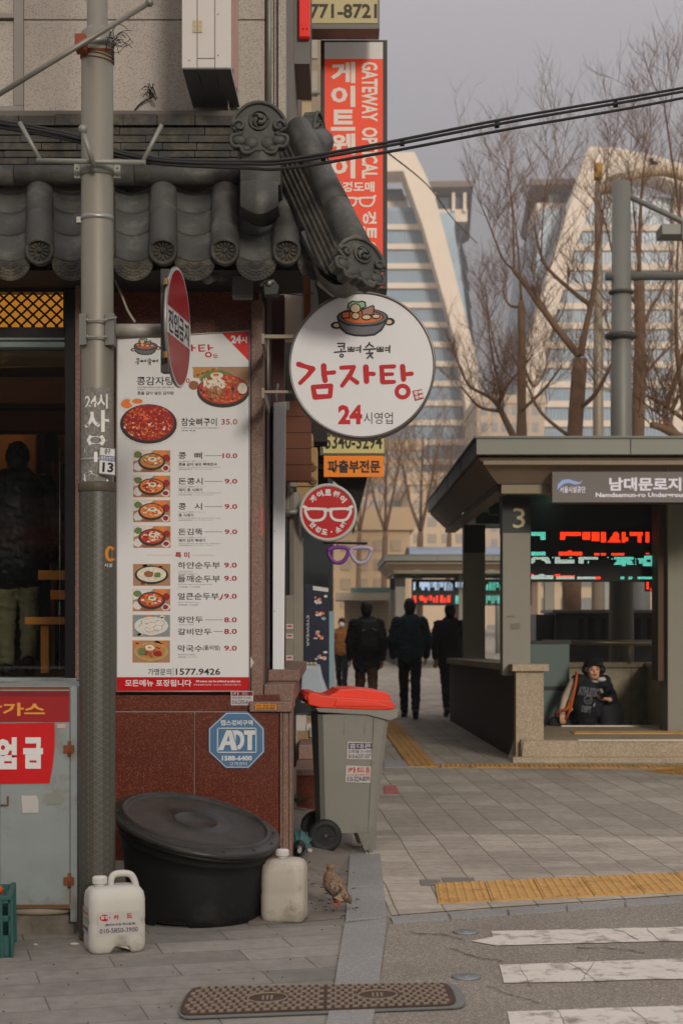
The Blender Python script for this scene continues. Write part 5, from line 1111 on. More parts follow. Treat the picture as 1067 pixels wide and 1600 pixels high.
pr = [bp(x, y) for x, y in ((584, 1120), (586, 1120), (578, 1306), (576.5, 1306))]; b.prism([Vector((pr[k][0], .004 + (.05 if k > 1 else 0), pr[k][1])) for k in range(4)], (0, .01, 0), 2, False, XB)
b.build('body', [binm, M('bin_groove', (52, 50, 44), .6), M('bin_edge', (98, 96, 86), .5)], bn, bevel=.006)
b = MB(); pr = [bp(x, y) for x, y in ((492, 1106), (604, 1110), (623, 1108), (622, 1122), (609, 1127), (575, 1118), (497, 1113))]
b.prism([Vector((u, -.012, z)) for u, z in pr], (0, .55, 0), 0, False, XB); b.build('rim', binm, bn, bevel=.006)
redlid = M('lid_red', (212, 48, 16), .42, n=.1, ns=4); b = MB()
pr = [bp(x, y) for x, y in ((479, 1088), (482, 1083), (496, 1083), (500, 1087), (612, 1096), (617, 1103), (616, 1109), (588, 1110), (500, 1106), (481, 1101))]
b.prism([Vector((u, -.022, z)) for u, z in pr], (0, .57, 0), 0, False, XB)
pr = [bp(x, y) for x, y in ((500, 1094), (524, 1084), (532, 1078.5), (560, 1077), (596, 1081), (604, 1083), (612, 1087), (613, 1093), (613, 1100))]
b.prism([Vector((u, .06, z)) for u, z in pr], (0, .42, 0), 0, False, XB)
pr = [bp(x, y) for x, y in ((520, 1104), (524, 1093), (590, 1097), (612, 1106))]; b.prism([Vector((u, -.028, z)) for u, z in pr], (0, .05, 0), 0, False, XB)
b.build('lid', redlid, bn, bevel=.008)
b = MB(); u, z = bp(482, 1090); b.tube([XB @ Vector((u, .0, z)), XB @ Vector((u, .5, z))], .022, 12); b.build('handle_bar', M('handle_red', (190, 44, 26), .45), bn)
for d in (-.055, .44):
    u, z = bp(506, 1304.5); X = XB @ Matrix.Translation((u, d, z)) @ Matrix.Rotation(R(90), 4, 'X')
    b = MB(); b.lathe([(.062, .022), (.07, .03), (.098, .028), (.107, .018), (.107, -.018), (.098, -.028), (.062, -.022)], 40, 0, X)
    wh = b.build('wheel', black_rubber, bn); b = MB()
    b.lathe([(0, .012), (.060, .012), (.063, .022), (.063, -.022), (0, -.02)], 32, 0, X); b.lathe([(0, .03), (.014, .03), (.018, .024), (.018, 0)], 16, 0, X)
    for k in range(8):
        X2 = X @ Matrix.Rotation(R(45 * k), 4, 'Z'); b.box(-.004, .004, .012, .06, .010, .022, 0, X2)
    b.build('rim', M('wheel_hub', (52, 52, 52), .5), wh)
b = MB(); u, z = bp(506, 1304.5); b.tube([XB @ Vector((u, -.05, z)), XB @ Vector((u, .44, z))], .012, 8); b.build('axle', steel, bn)
def PBin(x, y, l=0):
    u, z = bp(x, y); return XB @ Vector((u, .012 + (1117 - y) / (1117 - 1304) * .045 - .004 - .0012 * l, z))
b = MB(); b.fpoly(PBin, [(543.5, 1159.5), (584, 1161), (583.5, 1188), (542.5, 1187)], 0, 1); b.frect(PBin, 545, 1162, 582, 1171.5, 1, 1.6); b.ftext(PBin, '휴대폰', 546, 1162.7, 581, 1171, 0, 2.4, .02); b.ftext(PBin, '소액대출 10~100만', 545, 1172.6, 582, 1178, 1, 2, .01); b.ftext(PBin, '010-6237-3371', 545, 1179.5, 582, 1186, 1, 2, .015)
b.build('sticker', [wht, navy], bn)
b = MB(); b.fpoly(PBin, [(541.5, 1197), (581, 1199), (580.5, 1225), (540.5, 1223.5)], 0, 1); b.ftext(PBin, '카드', 544, 1200, 571, 1209, 2, 2, .03); b.frect(PBin, 573, 1200.5, 578.5, 1209.5, 2, 1.6); b.ftext(PBin, '대', 574, 1201, 578, 1205, 0, 2.4); b.ftext(PBin, '출', 574, 1205, 578, 1209, 0, 2.4); b.ftext(PBin, '수수료 할인 할부 당일', 543, 1210.8, 579, 1213.4, 2, 2, .01); b.ftext(PBin, '010-3224-8099', 543, 1214.5, 579, 1222.5, 1, 2, .015)
b.build('sticker', [wht, navy, red_print], bn)
# ================================================================ round lightbox sign of the restaurant
YR = 9.0; PRd = FP(YR, .001)
rs_ = thing('round_sign', W(565, 686, YR + .05), 'large round white lightbox sign with stew pot and red brush lettering', 'sign')
rc = W(565.5, 570.5, YR); rr0 = 115 * YR / F; X = Matrix.Translation(rc) @ Matrix.Rotation(R(90), 4, 'X')
b = MB(); b.fell(PRd, 565.5, 570.5, 113, 113, 1, 0, 96); b.lathe([(rr0 - .014, -.001), (rr0 - .013, .005), (rr0 - .004, .007), (rr0, .002), (rr0, -.15), (rr0 - .01, -.155), (0, -.155)], 96, 0, X, caps=False)
b.build('box', [M('sign_rim', (96, 92, 88), .3, .7, n=.15), M('sign_white_face', (202, 201, 201), .3, n=.06, ns=2)], rs_)
QS = lambda u, v, l=0: PRd(450 + u * .2249, 450 + v * .2249, l)
b = MB(); pot_icon(b, QS, 298, 84, .985); b.build('pot_emblem', pot_cols, rs_)
b = MB(); script_name(b, QS, 0, 11); b.build('small_name', M('brush_black', (52, 48, 46), .5), rs_)
b = MB(); brush_gamjatang(b, QS, 0, 1.12); b.build('red_name', M('brush_red', (168, 6, 12), .5, n=.06), rs_)
b = MB(); stamp(b, QS, 0, 1); b.build('red_stamp', [M('stamp_red', (160, 24, 26), .5), white_print], rs_)
b = MB(); b.ftext(QS, '24', 348, 812, 515, 947, 0, 1, .045); b.ftext(QS, '시영업', 526, 863, 727, 945, 1, 1, .0); b.build('hours', [red_print, M('brush_black', (52, 48, 46))], rs_)
b = MB()
for y, y2 in ((527, 526), (612.5, 613)): 
    a, c = W(411, y + 2, YR + .08), W(462, y2 - 2.5, YR + .08); b.box(a.x, c.x, YR + .065, YR + .095, a.z, c.z)
b.tube([W(419, 527, YR + .08), W(419, 612, YR + .08)], .007, 6)
for y in (527, 612): a, c = W(409, y + 10, YR + .06), W(413, y - 6, YR + .06); b.box(a.x, c.x, YR + .06, YW + .1, a.z, c.z)
b.build('bracket', M('bracket_cream', (120, 108, 94), .5, .4), rs_)
# ================================================================ white box sign, upper wall fittings, cables
ws = thing('white_box_sign', W(327, 155, YU - .3), 'tall white metal box signboard with grey underside fixed to the granite wall', 'sign')
wsm = M('box_sign_white', (178, 172, 166), .45, .1, n=.06, ns=4)
b = MB(); y0_, y1_ = 9.0, YU + .0
f = [(284.5, -330), (361, -330), (361, 107), (284.5, 107)]
A = [W(x, y, y0_) for x, y in f]; zt, zb = A[0].z, A[2].z
b.prism([A[3], A[2], Vector((A[2].x, y1_, zb)), Vector((A[3].x, y1_, zb))], (0, 0, zt - zb)); b.build('box', wsm, ws, bevel=.003)
b = MB(); xs_ = [284.5, 309, 336, 361]; xe_ = [290, 314, 340, 369]
for k in range(3):
    p = [W(xs_[k] + .7, 107.6, y0_), W(xs_[k + 1] - .7, 107.6, y0_)]; q = [Vector((p[1].x + .01, y1_ - .02, zb - .012)), Vector((p[0].x + .0, y1_ - .02, zb - .012))]
    b.prism([p[0] + Vector((0, 0, -.002)), p[1] + Vector((0, 0, -.002)), q[0], q[1]], (0, 0, .009))
b.build('underside_panel', M('underside_grey', (92, 92, 94), .5, .1, n=.1), ws)
b = MB()
for x in (308.5, 336): a, c = W(x - .7, 107, y0_), W(x + .7, -330, y0_); b.box(a.x, c.x, y0_ - .002, y0_ + .002, a.z, c.z, 0)
a, c = W(309, 92, y0_), W(336, 90.6, y0_); b.box(a.x, c.x, y0_ - .002, y0_, a.z, c.z, 0)
b.build('seam', M('seam_dark', (110, 104, 98), .6), ws)
b = MB()
for x0, x1 in ((301.5, 307.8), (309.4, 316)): a, c = W(x0, 51, y0_), W(x1, 32, y0_); b.box(a.x, c.x, y0_ - .005, y0_ - .0005, a.z, c.z)
for x in (304, 313):
    for y in (35, 41, 48): b.ell(W(x, y, y0_ - .006), .003, 6, 4)
for x, y in ((296, 94), (341, 86), (341, 22)): b.ell(W(x, y, y0_ - .002), .004, 6, 4)
b.build('hinge', M('hinge_brass', (152, 138, 112), .45, .5), ws)
b = MB()
a = W(361.4, 96, y0_); z2_ = W(0, -300, y0_).z; b.box(a.x, a.x + .003, y0_ + .12, y0_ + .2, a.z, z2_); b.box(a.x, a.x + .0025, y0_ + .34, y0_ + .36, a.z, z2_); b.box(a.x, a.x + .003, y0_ + .44, y0_ + .52, a.z, z2_)
b.build('side_print', M('faded_red_print', (190, 140, 130), .6, n=.2), ws)
def cable(nm, pts, r, label, m_, n=6, k=8):
    b = MB(); b.tube(catmull(pts, k), r, n); return tag(b.build(nm, m_), label, 'cable')
cab = M('cable_black', (26, 26, 27), .55, n=.1)
cb_ = MB()
for dy, dz, e in ((0, 0, 0), (.01, -.013, 4), (.006, .012, -2)):
    cb_.tube(catmull([W(-60, 183 + e * .3, 8.5) + Vector((0, dy, dz)), W(60, 203 + e * .3, 8.2) + Vector((0, dy, dz)), W(128, 218, 7.98) + Vector((0, dy, dz)), W(190, 240, 7.98) + Vector((0, dy, dz)), W(260, 252, 8.1) + Vector((0, dy, dz)), W(380, 256 + e * .4, 8.25) + Vector((0, dy, dz)), W(450, 254 + e, 8.4) + Vector((0, dy, dz)), W(600, 229 + e * 1.2, 8.7) + Vector((0, dy, dz)), W(800, 190 + e * 1.6, 9.2) + Vector((0, dy, dz)), W(1067, 143 + e * 1.5, 10) + Vector((0, dy, dz)), W(1500, 60, 11.5) + Vector((0, dy, dz))], 8), .0085, 7)
for x, y in ((505, 246), (628, 223), (776, 195), (961, 163)): p = W(x, y, 8.4 + (x - 450) * .0026); cb_.tube([p - Vector((.012, 0, 0)), p + Vector((.012, 0, 0))], .02, 8)
tag(cb_.build('cable_bundle', cab), 'thick black bundle of cables sagging across the street past the tiled roof', 'cable')
cable('thin_cable', [W(605, 238, 16), W(668, 290, 22), W(706, 340, 26), W(745, 380, 30)], .008, 'thin dark cable slanting down the sky right of the orange sign', cab)
cable('wall_cable', [W(-40, 186, YU - .06), W(10, 178, YU - .05), W(130, 177, YU - .06), W(186, 176, YU - .08), W(230, 186, YU - .1), W(300, 192, YU - .1), W(372, 191, YU - .1)], .006, 'pale cable draped along the wall above the roof tiles', M('pale_cable', (140, 130, 118), .6))
cable('sign_wire', [W(356, 157, YU - .2), W(358, 172, YU - .2), W(362, 184, YU - .15), W(372, 194, YU - .1)], .0045, 'short thin wire hanging below the white box sign', M('pale_cable', (140, 130, 118)), 5)
cable('eave_wire', [W(180, 437, 9.2), W(190, 460, 9.15), W(200, 485, 9.1), W(211, 503, 9.05)], .007, 'grey wire hanging from the eave behind the pole', M('pale_cable', (140, 130, 118)))
cable('camera_wire', [W(404, 465, 9.2), W(440, 459, 9.1), W(470, 461, 9.0), W(491, 458, 8.9)], .003, 'fine wire from the dark floodlight to the roof corner', cab, 4)
b = MB(); rw_ = random.Random(9)
for k in range(16):
    p = W(240 + rw_.uniform(-6, 4), 150 + rw_.uniform(-5, 7), YU - .03); q = p + Vector((rw_.uniform(-.06, .05), -.03, rw_.uniform(-.04, .05))); b.tube(catmull([p, (p + q) / 2 + Vector((0, -.03, .02)), q], 4), .0025, 4)
b.tube(catmull([W(210, 174, YU - .01), W(220, 162, YU - .02), W(238, 152, YU - .03)], 4), .005, 5)
tag(b.build('wire_knot', M('old_wire', (46, 38, 32))), 'tangled knot of old wire on the granite wall above the roof', 'wire')
cm = thing('security_camera', W(340, 432, 9.25), 'small silver security camera under the eave, left of the grey box', 'camera')
b = MB(); b.tube([W(324, 436, 9.1), W(336, 428, 9.2)], [.03, .034], 16); b.build('body', M('camera_silver', (90, 88, 86), .4, .4), cm)
b = MB(); b.ell(W(345, 428, 9.25), (.042, .04, .042), 16, 10); b.tube([W(345, 428, 9.3), W(347, 418, 9.4)], .012, 8); b.build('mount', M('camera_mount', (70, 68, 66), .5, .3), cm)
b = MB(); a, c = W(363, 465, 9.2), W(394, 421, 9.2); b.box(a.x, c.x, 9.2, 9.28, a.z, c.z); a, c = W(365, 463, 9.2), W(392, 459, 9.2); b.box(a.x, c.x, 9.192, 9.2, a.z, c.z)
fl = tag(b.build('junction_box', M('box_grey', (96, 98, 98), .5, n=.1), bevel=.004), 'flat grey junction box hanging under the eave tiles', 'box')
fd = thing('floodlight', W(424, 461, 9.1), 'small black floodlight on a bracket under the eave corner', 'floodlight')
b = MB(); b.prism([W(x, y, 9.05) for x, y in ((411, 440), (427, 435), (436, 447), (433, 460), (413, 461))], (0, .08, 0)); b.build('housing', M('flood_black', (40, 38, 36), .35, n=.1), fd, bevel=.004)
b = MB(); b.tube([W(408, 445, 9.1), W(416, 438, 9.04), W(428, 440, 9.04)], .009, 8); b.ell(W(421, 442, 9.04), .017, 10, 8); b.build('bracket', steel, fd)
# ================================================================ manhole cover and road studs
mh = thing('manhole_cover', G(500, 1570, 0), 'long brown rounded manhole cover with raised chequer pattern in the pavement', 'manhole cover')
mhm = M('cast_iron_brown', (78, 62, 50), .75, .2, n=.25, ns=14, c2=(64, 50, 40), lo=.45, hi=.7, bump=.15)
C0, C1, C2, C3 = G(272, 1597), G(296, 1548), G(716, 1541), G(733, 1579)
def MQ(u, v, z=0.): 
    p = (C0.lerp(C3, u)).lerp(C1.lerp(C2, u), v); p.z = .0095 + z; return p
def capsule_(u0, u1, v0, v1, ru, z):
    pts = []
    for k in range(9): t = R(-90 + 180 * k / 8); pts.append(MQ(u1 - ru + ru * math.cos(t), (v0 + v1) / 2 + (v1 - v0) / 2 * math.copysign(abs(math.sin(t)) ** .6, math.sin(t)), z))
    for k in range(9): t = R(90 + 180 * k / 8); pts.append(MQ(u0 + ru + ru * math.cos(t), (v0 + v1) / 2 + (v1 - v0) / 2 * math.copysign(abs(math.sin(t)) ** .6, math.sin(t)), z))
    return pts
b = MB(); b.prism(capsule_(0, 1, 0, 1, .05, 0), (0, 0, .006)); b.build('frame_ring', M('frame_concrete', (112, 112, 110), .8, n=.1, bump=.1), mh)
b = MB(); b.prism(capsule_(.005, .965, .05, .95, .04, .0065), (0, 0, .006)); cv = b.build('cover', mhm, mh)
b = MB(); ku = 30; kv = 9
for i in range(ku):
    for j in range(kv):
        u, v = .03 + .915 * (i + (.5 if j % 2 else 0)) / ku, .10 + .8 * j / (kv - 1) * .98
        if u > .945 or math.hypot((u - .30) / .075, (v - .5) / .2) < 1 or math.hypot((u - .69) / .075, (v - .5) / .2) < 1 or abs(u - .5) < .012: continue
        if (u < .06 or u > .92) and abs(v - .5) > .32: continue
        du, dv_ = (.0135, .022) if (i + j) % 2 else (.009, .034)
        b.prism([MQ(u - du * .8, v - dv_, .0125), MQ(u + du * .8, v - dv_, .0125), MQ(u + du * .8, v + dv_, .0125), MQ(u - du * .8, v + dv_, .0125)], (0, 0, .005))
for cu in (.30, .69):
    ringp = [MQ(cu + .07 * math.cos(t), .5 + .17 * math.sin(t), .014) for t in [2 * math.pi * k / 28 for k in range(29)]]; b.tube(ringp, .004, 6, 0, False)
    for k in range(3): b.prism([MQ(cu - .02 + .015 * k, .44, .0125), MQ(cu - .012 + .015 * k, .44, .0125), MQ(cu - .012 + .015 * k, .56, .0125), MQ(cu - .02 + .015 * k, .56, .0125)], (0, 0, .004))
b.build('raised_pattern', M('cast_iron_worn', (138, 122, 106), .65, .25, n=.2, ns=30), cv)
for x, y, lb in ((727, 1457, 'round flat metal disc set in the asphalt nearer the kerb'), (728, 1527, 'round flat metal disc set in the asphalt nearer the manhole cover')):
    b = MB(); b.lathe([(0, .007), (.055, .007), (.063, .004), (.063, .0)], 28, 0, Matrix.Translation(G(x, y, .0045))); b.lathe([(.0, .0082), (.02, .0082), (.022, .007)], 16, 0, Matrix.Translation(G(x, y, .0045)))
    tag(b.build('survey_disc', M('survey_steel', (132, 138, 140), .4, .6, n=.15)), lb, 'metal disc')
# ================================================================ street signs further up the alley
def txtmb(P, items):
    b = MB()
    for it in items: b.ftext(P, *it)
    return b
YV = 13.5; PV = FP(YV, .002)
vs_ = thing('orange_vertical_sign', W(553, 455, YV + .1), 'tall orange-red lightbox sign of an optician with white vertical lettering', 'sign')
b = MB(); a, c = W(501, 452, YV), W(605, 62, YV); b.box(a.x, c.x, YV + .004, YV + .26, a.z, c.z); b.build('box', M('sign_box_dark', (52, 48, 46), .5, .3), vs_, bevel=.006)
b = MB(); b.frect(PV, 507, 92, 598, 449, 0, .3); b.frect(PV, 507, 66, 598, 92, 1, .3); b.build('panel', [M('faded_orange', (208, 62, 30), .45, n=.12, ns=1.6, c2=(190, 26, 22), lo=.58, hi=.78, emit=.10), M('panel_white', (190, 184, 178), .5, n=.06, emit=.05)], vs_)
b = MB()
for k, chx in enumerate('게이트웨이'): b.ftext(PV, chx, 517, 97 + 37.2 * k, 555, 130 + 37.2 * k, 0, 1.2, .035)
Pr_ = lambda u, v, l=0: PV(578 - v, 97 + u, l)      # lines written downwards
Pd = lambda u, v, l=0: PV(577.5 - v, u, l)
b.ftext(Pd, 'GATEWAY', 97, -12.5, 190, 12.5, 0, 1.2, .03); b.ftext(Pd, 'OPTICAL', 199, -12.5, 279, 12.5, 0, 1.2, .03)
b.ftext(PV, '안경도매', 518, 284, 585, 300, 0, 1.2, .035)
Pg = PV
def specs(mb, P, cx, cy, w, m=0, l=1.2):
    for s_ in (-1, 1):
        c = cx + s_ * w * .25; pts = [(c - w * .2, cy - w * .1), (c + w * .2, cy - w * .1), (c + w * .19, cy + w * .04), (c + w * .1, cy + w * .13), (c - w * .08, cy + w * .13), (c - w * .18, cy + w * .05)]
        if s_ < 0: pts = [(2 * c - x, y) for x, y in pts]
        q = [(p.x, p.y) for p in catmull([(x, y, 0) for x, y in pts + [pts[0]]], 4)]; mb.fline(P, q, w * .055, m, l)
        mb.fline(P, [(cx + s_ * w * .42, cy - w * .10), (cx + s_ * w * .5, cy - w * .15)], w * .07, m, l)
    mb.fline(P, [(cx - w * .07, cy - w * .05), (cx, cy - w * .085), (cx + w * .07, cy - w * .05)], w * .055, m, l)
specs(b, PV, 559, 315, 54)
for k, chx in enumerate('경트안'): b.ftext(Pd, chx, 330 + 24 * k, -11, 350 + 24 * k, 11, 0, 1.2, .035)
b.build('lettering', M('sign_letter_white', (206, 196, 184), .5, n=.08, emit=.05), vs_)
YY = 15.5; PYY = FP(YY, .002)
ys = thing('yellow_phone_sign', W(551, 711, YY), 'pale yellow sign with a black phone number behind the round white sign', 'sign')
b = MB(); a, c = W(500, 711, YY), W(601, 424, YY); b.box(a.x, c.x, YY + .004, YY + .2, a.z, c.z); b.build('box', M('yellow_box_edge', (84, 80, 66), .5), ys)
b = MB(); b.frect(PYY, 505, 426, 600, 708, 0, .4); b.build('panel', M('pale_yellow', (190, 180, 116), .5, n=.06, ns=2), ys)
b = txtmb(PYY, [('5340-3294', 508, 678, 597, 702, 0, 1.2, .02)]); b.ftext(PYY, '국', 574, 433, 596, 455, 1, 1.2, .04); b.ftext(PYY, '전화', 520, 470, 590, 520, 1, 1.2, .04); b.build('lettering', [ink, M('sign_blue', (52, 66, 128), .5)], ys)
os_ = thing('orange_panel_sign', W(553, 745, YY - .05), 'small orange panel with black lettering hung below the yellow sign', 'sign')
PO = FP(YY - .06, .002); b = MB(); a, c = W(506, 745, YY - .06), W(599, 712, YY - .06); b.box(a.x, c.x, YY - .059, YY - .03, a.z, c.z); b.build('panel', M('bright_orange', (214, 118, 18), .5, n=.06, emit=.06), os_)
b = txtmb(PO, [('파출부전문', 512, 719, 594, 739, 0, 1.2, .035)]); b.build('lettering', ink, os_)
YT_ = 13.0; PT = FP(YT_, .002)
ts = thing('top_phone_sign', W(537, 43, YT_), 'beige lightbox sign with a phone number at the top edge above the orange sign', 'sign')
b = MB(); a, c = W(470, 45, YT_), W(593, -140, YT_); b.box(a.x, c.x, YT_ + .004, YT_ + .25, a.z, c.z); b.build('box', M('beige_box_edge', (96, 92, 84), .5, .2), ts, bevel=.004)
b = MB(); b.frect(PT, 474, -138, 590, 36, 0, .4); b.build('panel', M('beige_panel_sign', (172, 158, 116), .5, n=.06), ts)
b = txtmb(PT, [('771-8721', 484, 6, 589, 29, 0, 1.2, .03)]); b.build('lettering', M('olive_ink', (58, 54, 40), .6), ts)
rl = thing('red_edge_sign', W(466, 100, 11.5), 'grey signbox with a glossy red edge panel that glows slightly, above the eave', 'sign')
b = MB(); a, c = W(450, 100, 11.5), W(484, -200, 11.5); b.box(a.x, c.x, 11.5, 12.3, a.z, c.z); b.build('box', M('signbox_grey', (92, 90, 86), .5, .2), rl, bevel=.004)
b = MB(); a, c = W(467.5, 57, 11.44), W(484.5, -140, 11.44); b.box(a.x, c.x, 11.44, 11.5, a.z, c.z); b.ell(W(474, 44, 11.43), .008, 6, 4); b.ell(W(480, 44, 11.43), .008, 6, 4); b.build('red_edge_panel', M('edge_red_glow', (190, 26, 16), .3, n=.1, emit=.15), rl, bevel=.004)  # red edge of the signbox, given a faint glow; not a lamp
YD = 12.3; PD = FP(YD, .002)
rg = thing('red_disc_sign', W(512.5, 847, YD), 'round red sign with white spectacles and white rim', 'sign')
rc = W(512.5, 800.5, YD); rr1 = 45 * YD / F; X = Matrix.Translation(rc) @ Matrix.Rotation(R(90), 4, 'X')
b = MB(); b.lathe([(0, -.001), (rr1, -.001), (rr1, -.12), (0, -.12)], 48, 0, X); b.lathe([(rr1 - .022, .001), (rr1 - .02, .01), (rr1, .01), (rr1 + .003, -.12)], 48, 0, X, caps=False); b.build('box', M('rim_white', (176, 172, 168), .4), rg)
b = MB(); b.fell(PD, 512.5, 800.5, 41, 41, 0, .6, 40); b.build('panel', M('disc_red', (172, 6, 12), .4, n=.05), rg)
b = MB(); specs(b, PD, 512.5, 803, 74)
for k, chx in enumerate('게이트웨이'):
    t = R(-90 + (k - 2) * 24); b.ftext(PD, chx, 512.5 + 31 * math.cos(t) - 5, 800.5 + 31 * math.sin(t) - 5, 512.5 + 31 * math.cos(t) + 5, 800.5 + 31 * math.sin(t) + 5, 0, 1.4, .06, t + R(90))
for k, chx in enumerate('안경도·소매'):
    t = R(90 - (k - 2.5) * 20); r_ = 1.4 if chx == '·' else 4.4; b.ftext(PD, chx, 512.5 + 31 * math.cos(t) - r_, 800.5 + 31 * math.sin(t) - r_, 512.5 + 31 * math.cos(t) + r_, 800.5 + 31 * math.sin(t) + r_, 0, 1.4, .06, t - R(90))
b.build('lettering', white_print, rg)
b = MB(); b.tube([W(470, 800, YD + .06), W(440, 800, YD + .06)], .02, 8); b.build('bracket', galv, rg)
# hanging purple spectacles sign
YG = 15.0; pg = thing('spectacles_sign', W(546, 882, YG), 'hanging spectacles-shaped sign, half purple and half lilac', 'sign')
def rimf(cx, m_):
    b = MB(); pts = [W(x, y, YG) for x, y in [(cx + u, 857 + v) for u, v in ((-15, 0), (0, -2), (14, 1), (12, 12), (5, 21), (-6, 22), (-14, 14), (-17, 5), (-15, 0))]]; b.tube(catmull(pts, 4), .018, 8); return b
b = rimf(530, 0); b.tube([W(512, 860, YG), W(518, 858, YG)], .022, 8); b.build('rim', M('purple', (108, 52, 128), .45), pg)
b = rimf(565, 0); b.tube([W(583, 859, YG), W(577, 860, YG)], .022, 8); b.tube([W(543, 862, YG), W(548, 860, YG), W(552, 862, YG)], .016, 8); b.build('rim', M('lilac', (160, 148, 172), .45), pg)
b = MB(); b.tube([W(505, 848, YG), W(574, 849, YG)], .012, 6); b.tube([W(527, 848, YG), W(527, 857, YG)], .006, 5); b.tube([W(568, 849, YG), W(567, 857, YG)], .006, 5); b.build('hanger', dark_void, pg)
# long pale light box standing along the corner and the objects behind it
lb = thing('pale_tube_sign', W(436, 1047, 10.3), 'long narrow pale grey lightbox seen edge-on at the building corner', 'sign')
b = MB(); q = [(426, 1047), (444, 1048), (447, 627), (427, 629)]; b.prism([W(x, y, 10.3) for x, y in q], (-.06, .7, 0)); b.build('box', M('pale_plastic', (206, 207, 211), .35, n=.06, ns=3), lb, bevel=.006)
b = MB(); a, c = W(446, 640, 10.35), W(452, 627, 10.35); b.box(a.x, c.x, 10.36, 10.4, a.z, c.z); b.tube([W(432, 628, 10.3), W(431, 618, 10.3), W(434, 600, 10.34)], .008, 6)
for x, y in ((429, 640), (429.5, 830), (429, 955)): b.ell(W(x, y, 10.298), .004, 6, 4)
b.build('fixing', M('fixing_grey', (140, 138, 134), .5), lb)
# optician's building further up the street
ob = thing('optician_building', (-1.6, 18, 0), 'dark-fronted optician building behind the restaurant corner with cream upper storey', 'building')
b = MB(); a, c = W(447, 0, 16), W(512, 0, 16); zz = W(0, 196, 16).z; b.box(-6, c.x, 16, 27, 0, zz); b.build('wall', M('optician_dark', (28, 31, 33), .6, n=.2), ob)
b = MB(); b.box(-6, c.x - .16, 16.2, 27, zz + .002, 10.5); b.build('upper_wall', M('cream_render', (176, 156, 126), .8, n=.1, ns=2), ob)
b = MB()
for x0, x1, y0, y1 in ((452, 474, 112, 150), (479, 496, 112, 150), (452, 474, 40, 92), (479, 496, 40, 92)): a, c2 = W(x0, y1, 16.18), W(x1, y0, 16.18); b.box(a.x, c2.x, 16.16, 16.2, a.z, c2.z)
b.build('window', M('pale_window', (150, 142, 128), .3, n=.2), ob)
b = MB(); b.tube([W(450, 145, 16.1), W(500, 145, 16.1)], .02, 8); b.tube([W(462, 190, 16.1), W(462, 40, 16.1)], .03, 8); b.tube(catmull([W(452, 190, 15.9), W(452, 178, 15.9), W(458, 172, 15.9), W(463, 180, 15.9), W(463, 196, 15.9)], 4), .02, 8); b.build('pipe', galv, ob)
b = MB(); pts = [W(x, y, 14.4) for x, y in ((447, 655), (500, 650), (580, 655), (574, 745), (560, 800), (552, 835), (548, 800), (535, 760), (447, 690))]; pts = [p * (15.75 / 14.4) + Vector((0, 0, H * (1 - 15.75 / 14.4))) for p in pts]
b.prism(pts, (0, .24, 0)); b.build('awning', M('dark_awning', (26, 25, 25), .8), ob)
b = MB(); a, c2 = W(448, 682, 12.3), W(520, 520, 12.3); b.box(a.x - .5, c2.x - .05, 13.2, 13.6, W(0, 690, 13.2).z, W(0, 395, 13.2).z); b.build('signband', M('dark_signband', (34, 30, 28), .7), ob)
b = MB()                                    # ornamented sandstone pier and pipes
sand = M('sandstone_pier', (150, 122, 84), .8, n=.2, ns=4, bump=.2, bs=20)
for x0, x1, y0, y1 in ((470, 489, 678, 698), (462, 496, 699, 760), (463, 496, 761, 785)): a, c2 = W(x0, y1, 12.8), W(x1, y0, 12.8); b.box(a.x, c2.x, 12.8, 13.1, a.z, c2.z)
b.build('stone_pier', sand, ob, bevel=.01)
b = MB()
for cx, cy, s_ in ((474, 715, 7), (486, 728, 8), (472, 744, 8), (488, 750, 6), (480, 690, 6)):
    pts = [W(cx + (s_ - k * .4) * math.cos(k * .6), cy + (s_ - k * .4) * math.sin(k * .6), 12.79) for k in range(14)]; b.tube(pts, .012, 6)
b.build('scroll_relief', M('scroll_brown', (104, 82, 54), .8), ob)
b = MB()
for x, y0, y1, r in ((450, 660, 810, .035), (460, 770, 1045, .05), (467, 840, 1050, .035)): b.tube([W(x, y0, 12.5), W(x, y1, 12.5)], r, 8)
b.ell(W(452, 683, 12.3), (.05, .06, .05), 12, 8); b.tube([W(448, 683, 12.3), W(461, 690, 12.1)], .035, 10); a, c2 = W(453, 760, 12.2), W(463, 722, 12.2); b.box(a.x, c2.x, 12.2, 12.4, a.z, c2.z)
a, c2 = W(446, 1046, 12.4), W(458, 930, 12.4); b.box(a.x, c2.x, 12.4, 12.5, a.z, c2.z); b.build('pipework', M('grey_beige_pipe', (122, 116, 104), .6, n=.2), ob, bevel=.004)
b = MB(); P = FP(12.39, .002)
for y in (975, 990, 1024): b.frect(P, 447, y, 458, y + 8, 0, 1); b.frect(P, 449, y + 2, 456, y + 4.5, 1, 2)
b.build('sticker', [wht, red_print], ob)
b = MB(); a, c2 = W(471, 1060, 15.9), W(514, 840, 15.9); b.box(a.x, c2.x, 15.9, 15.99, a.z, c2.z); b.build('shop_front', M('teal_black_front', (24, 32, 36), .5, n=.2), ob)
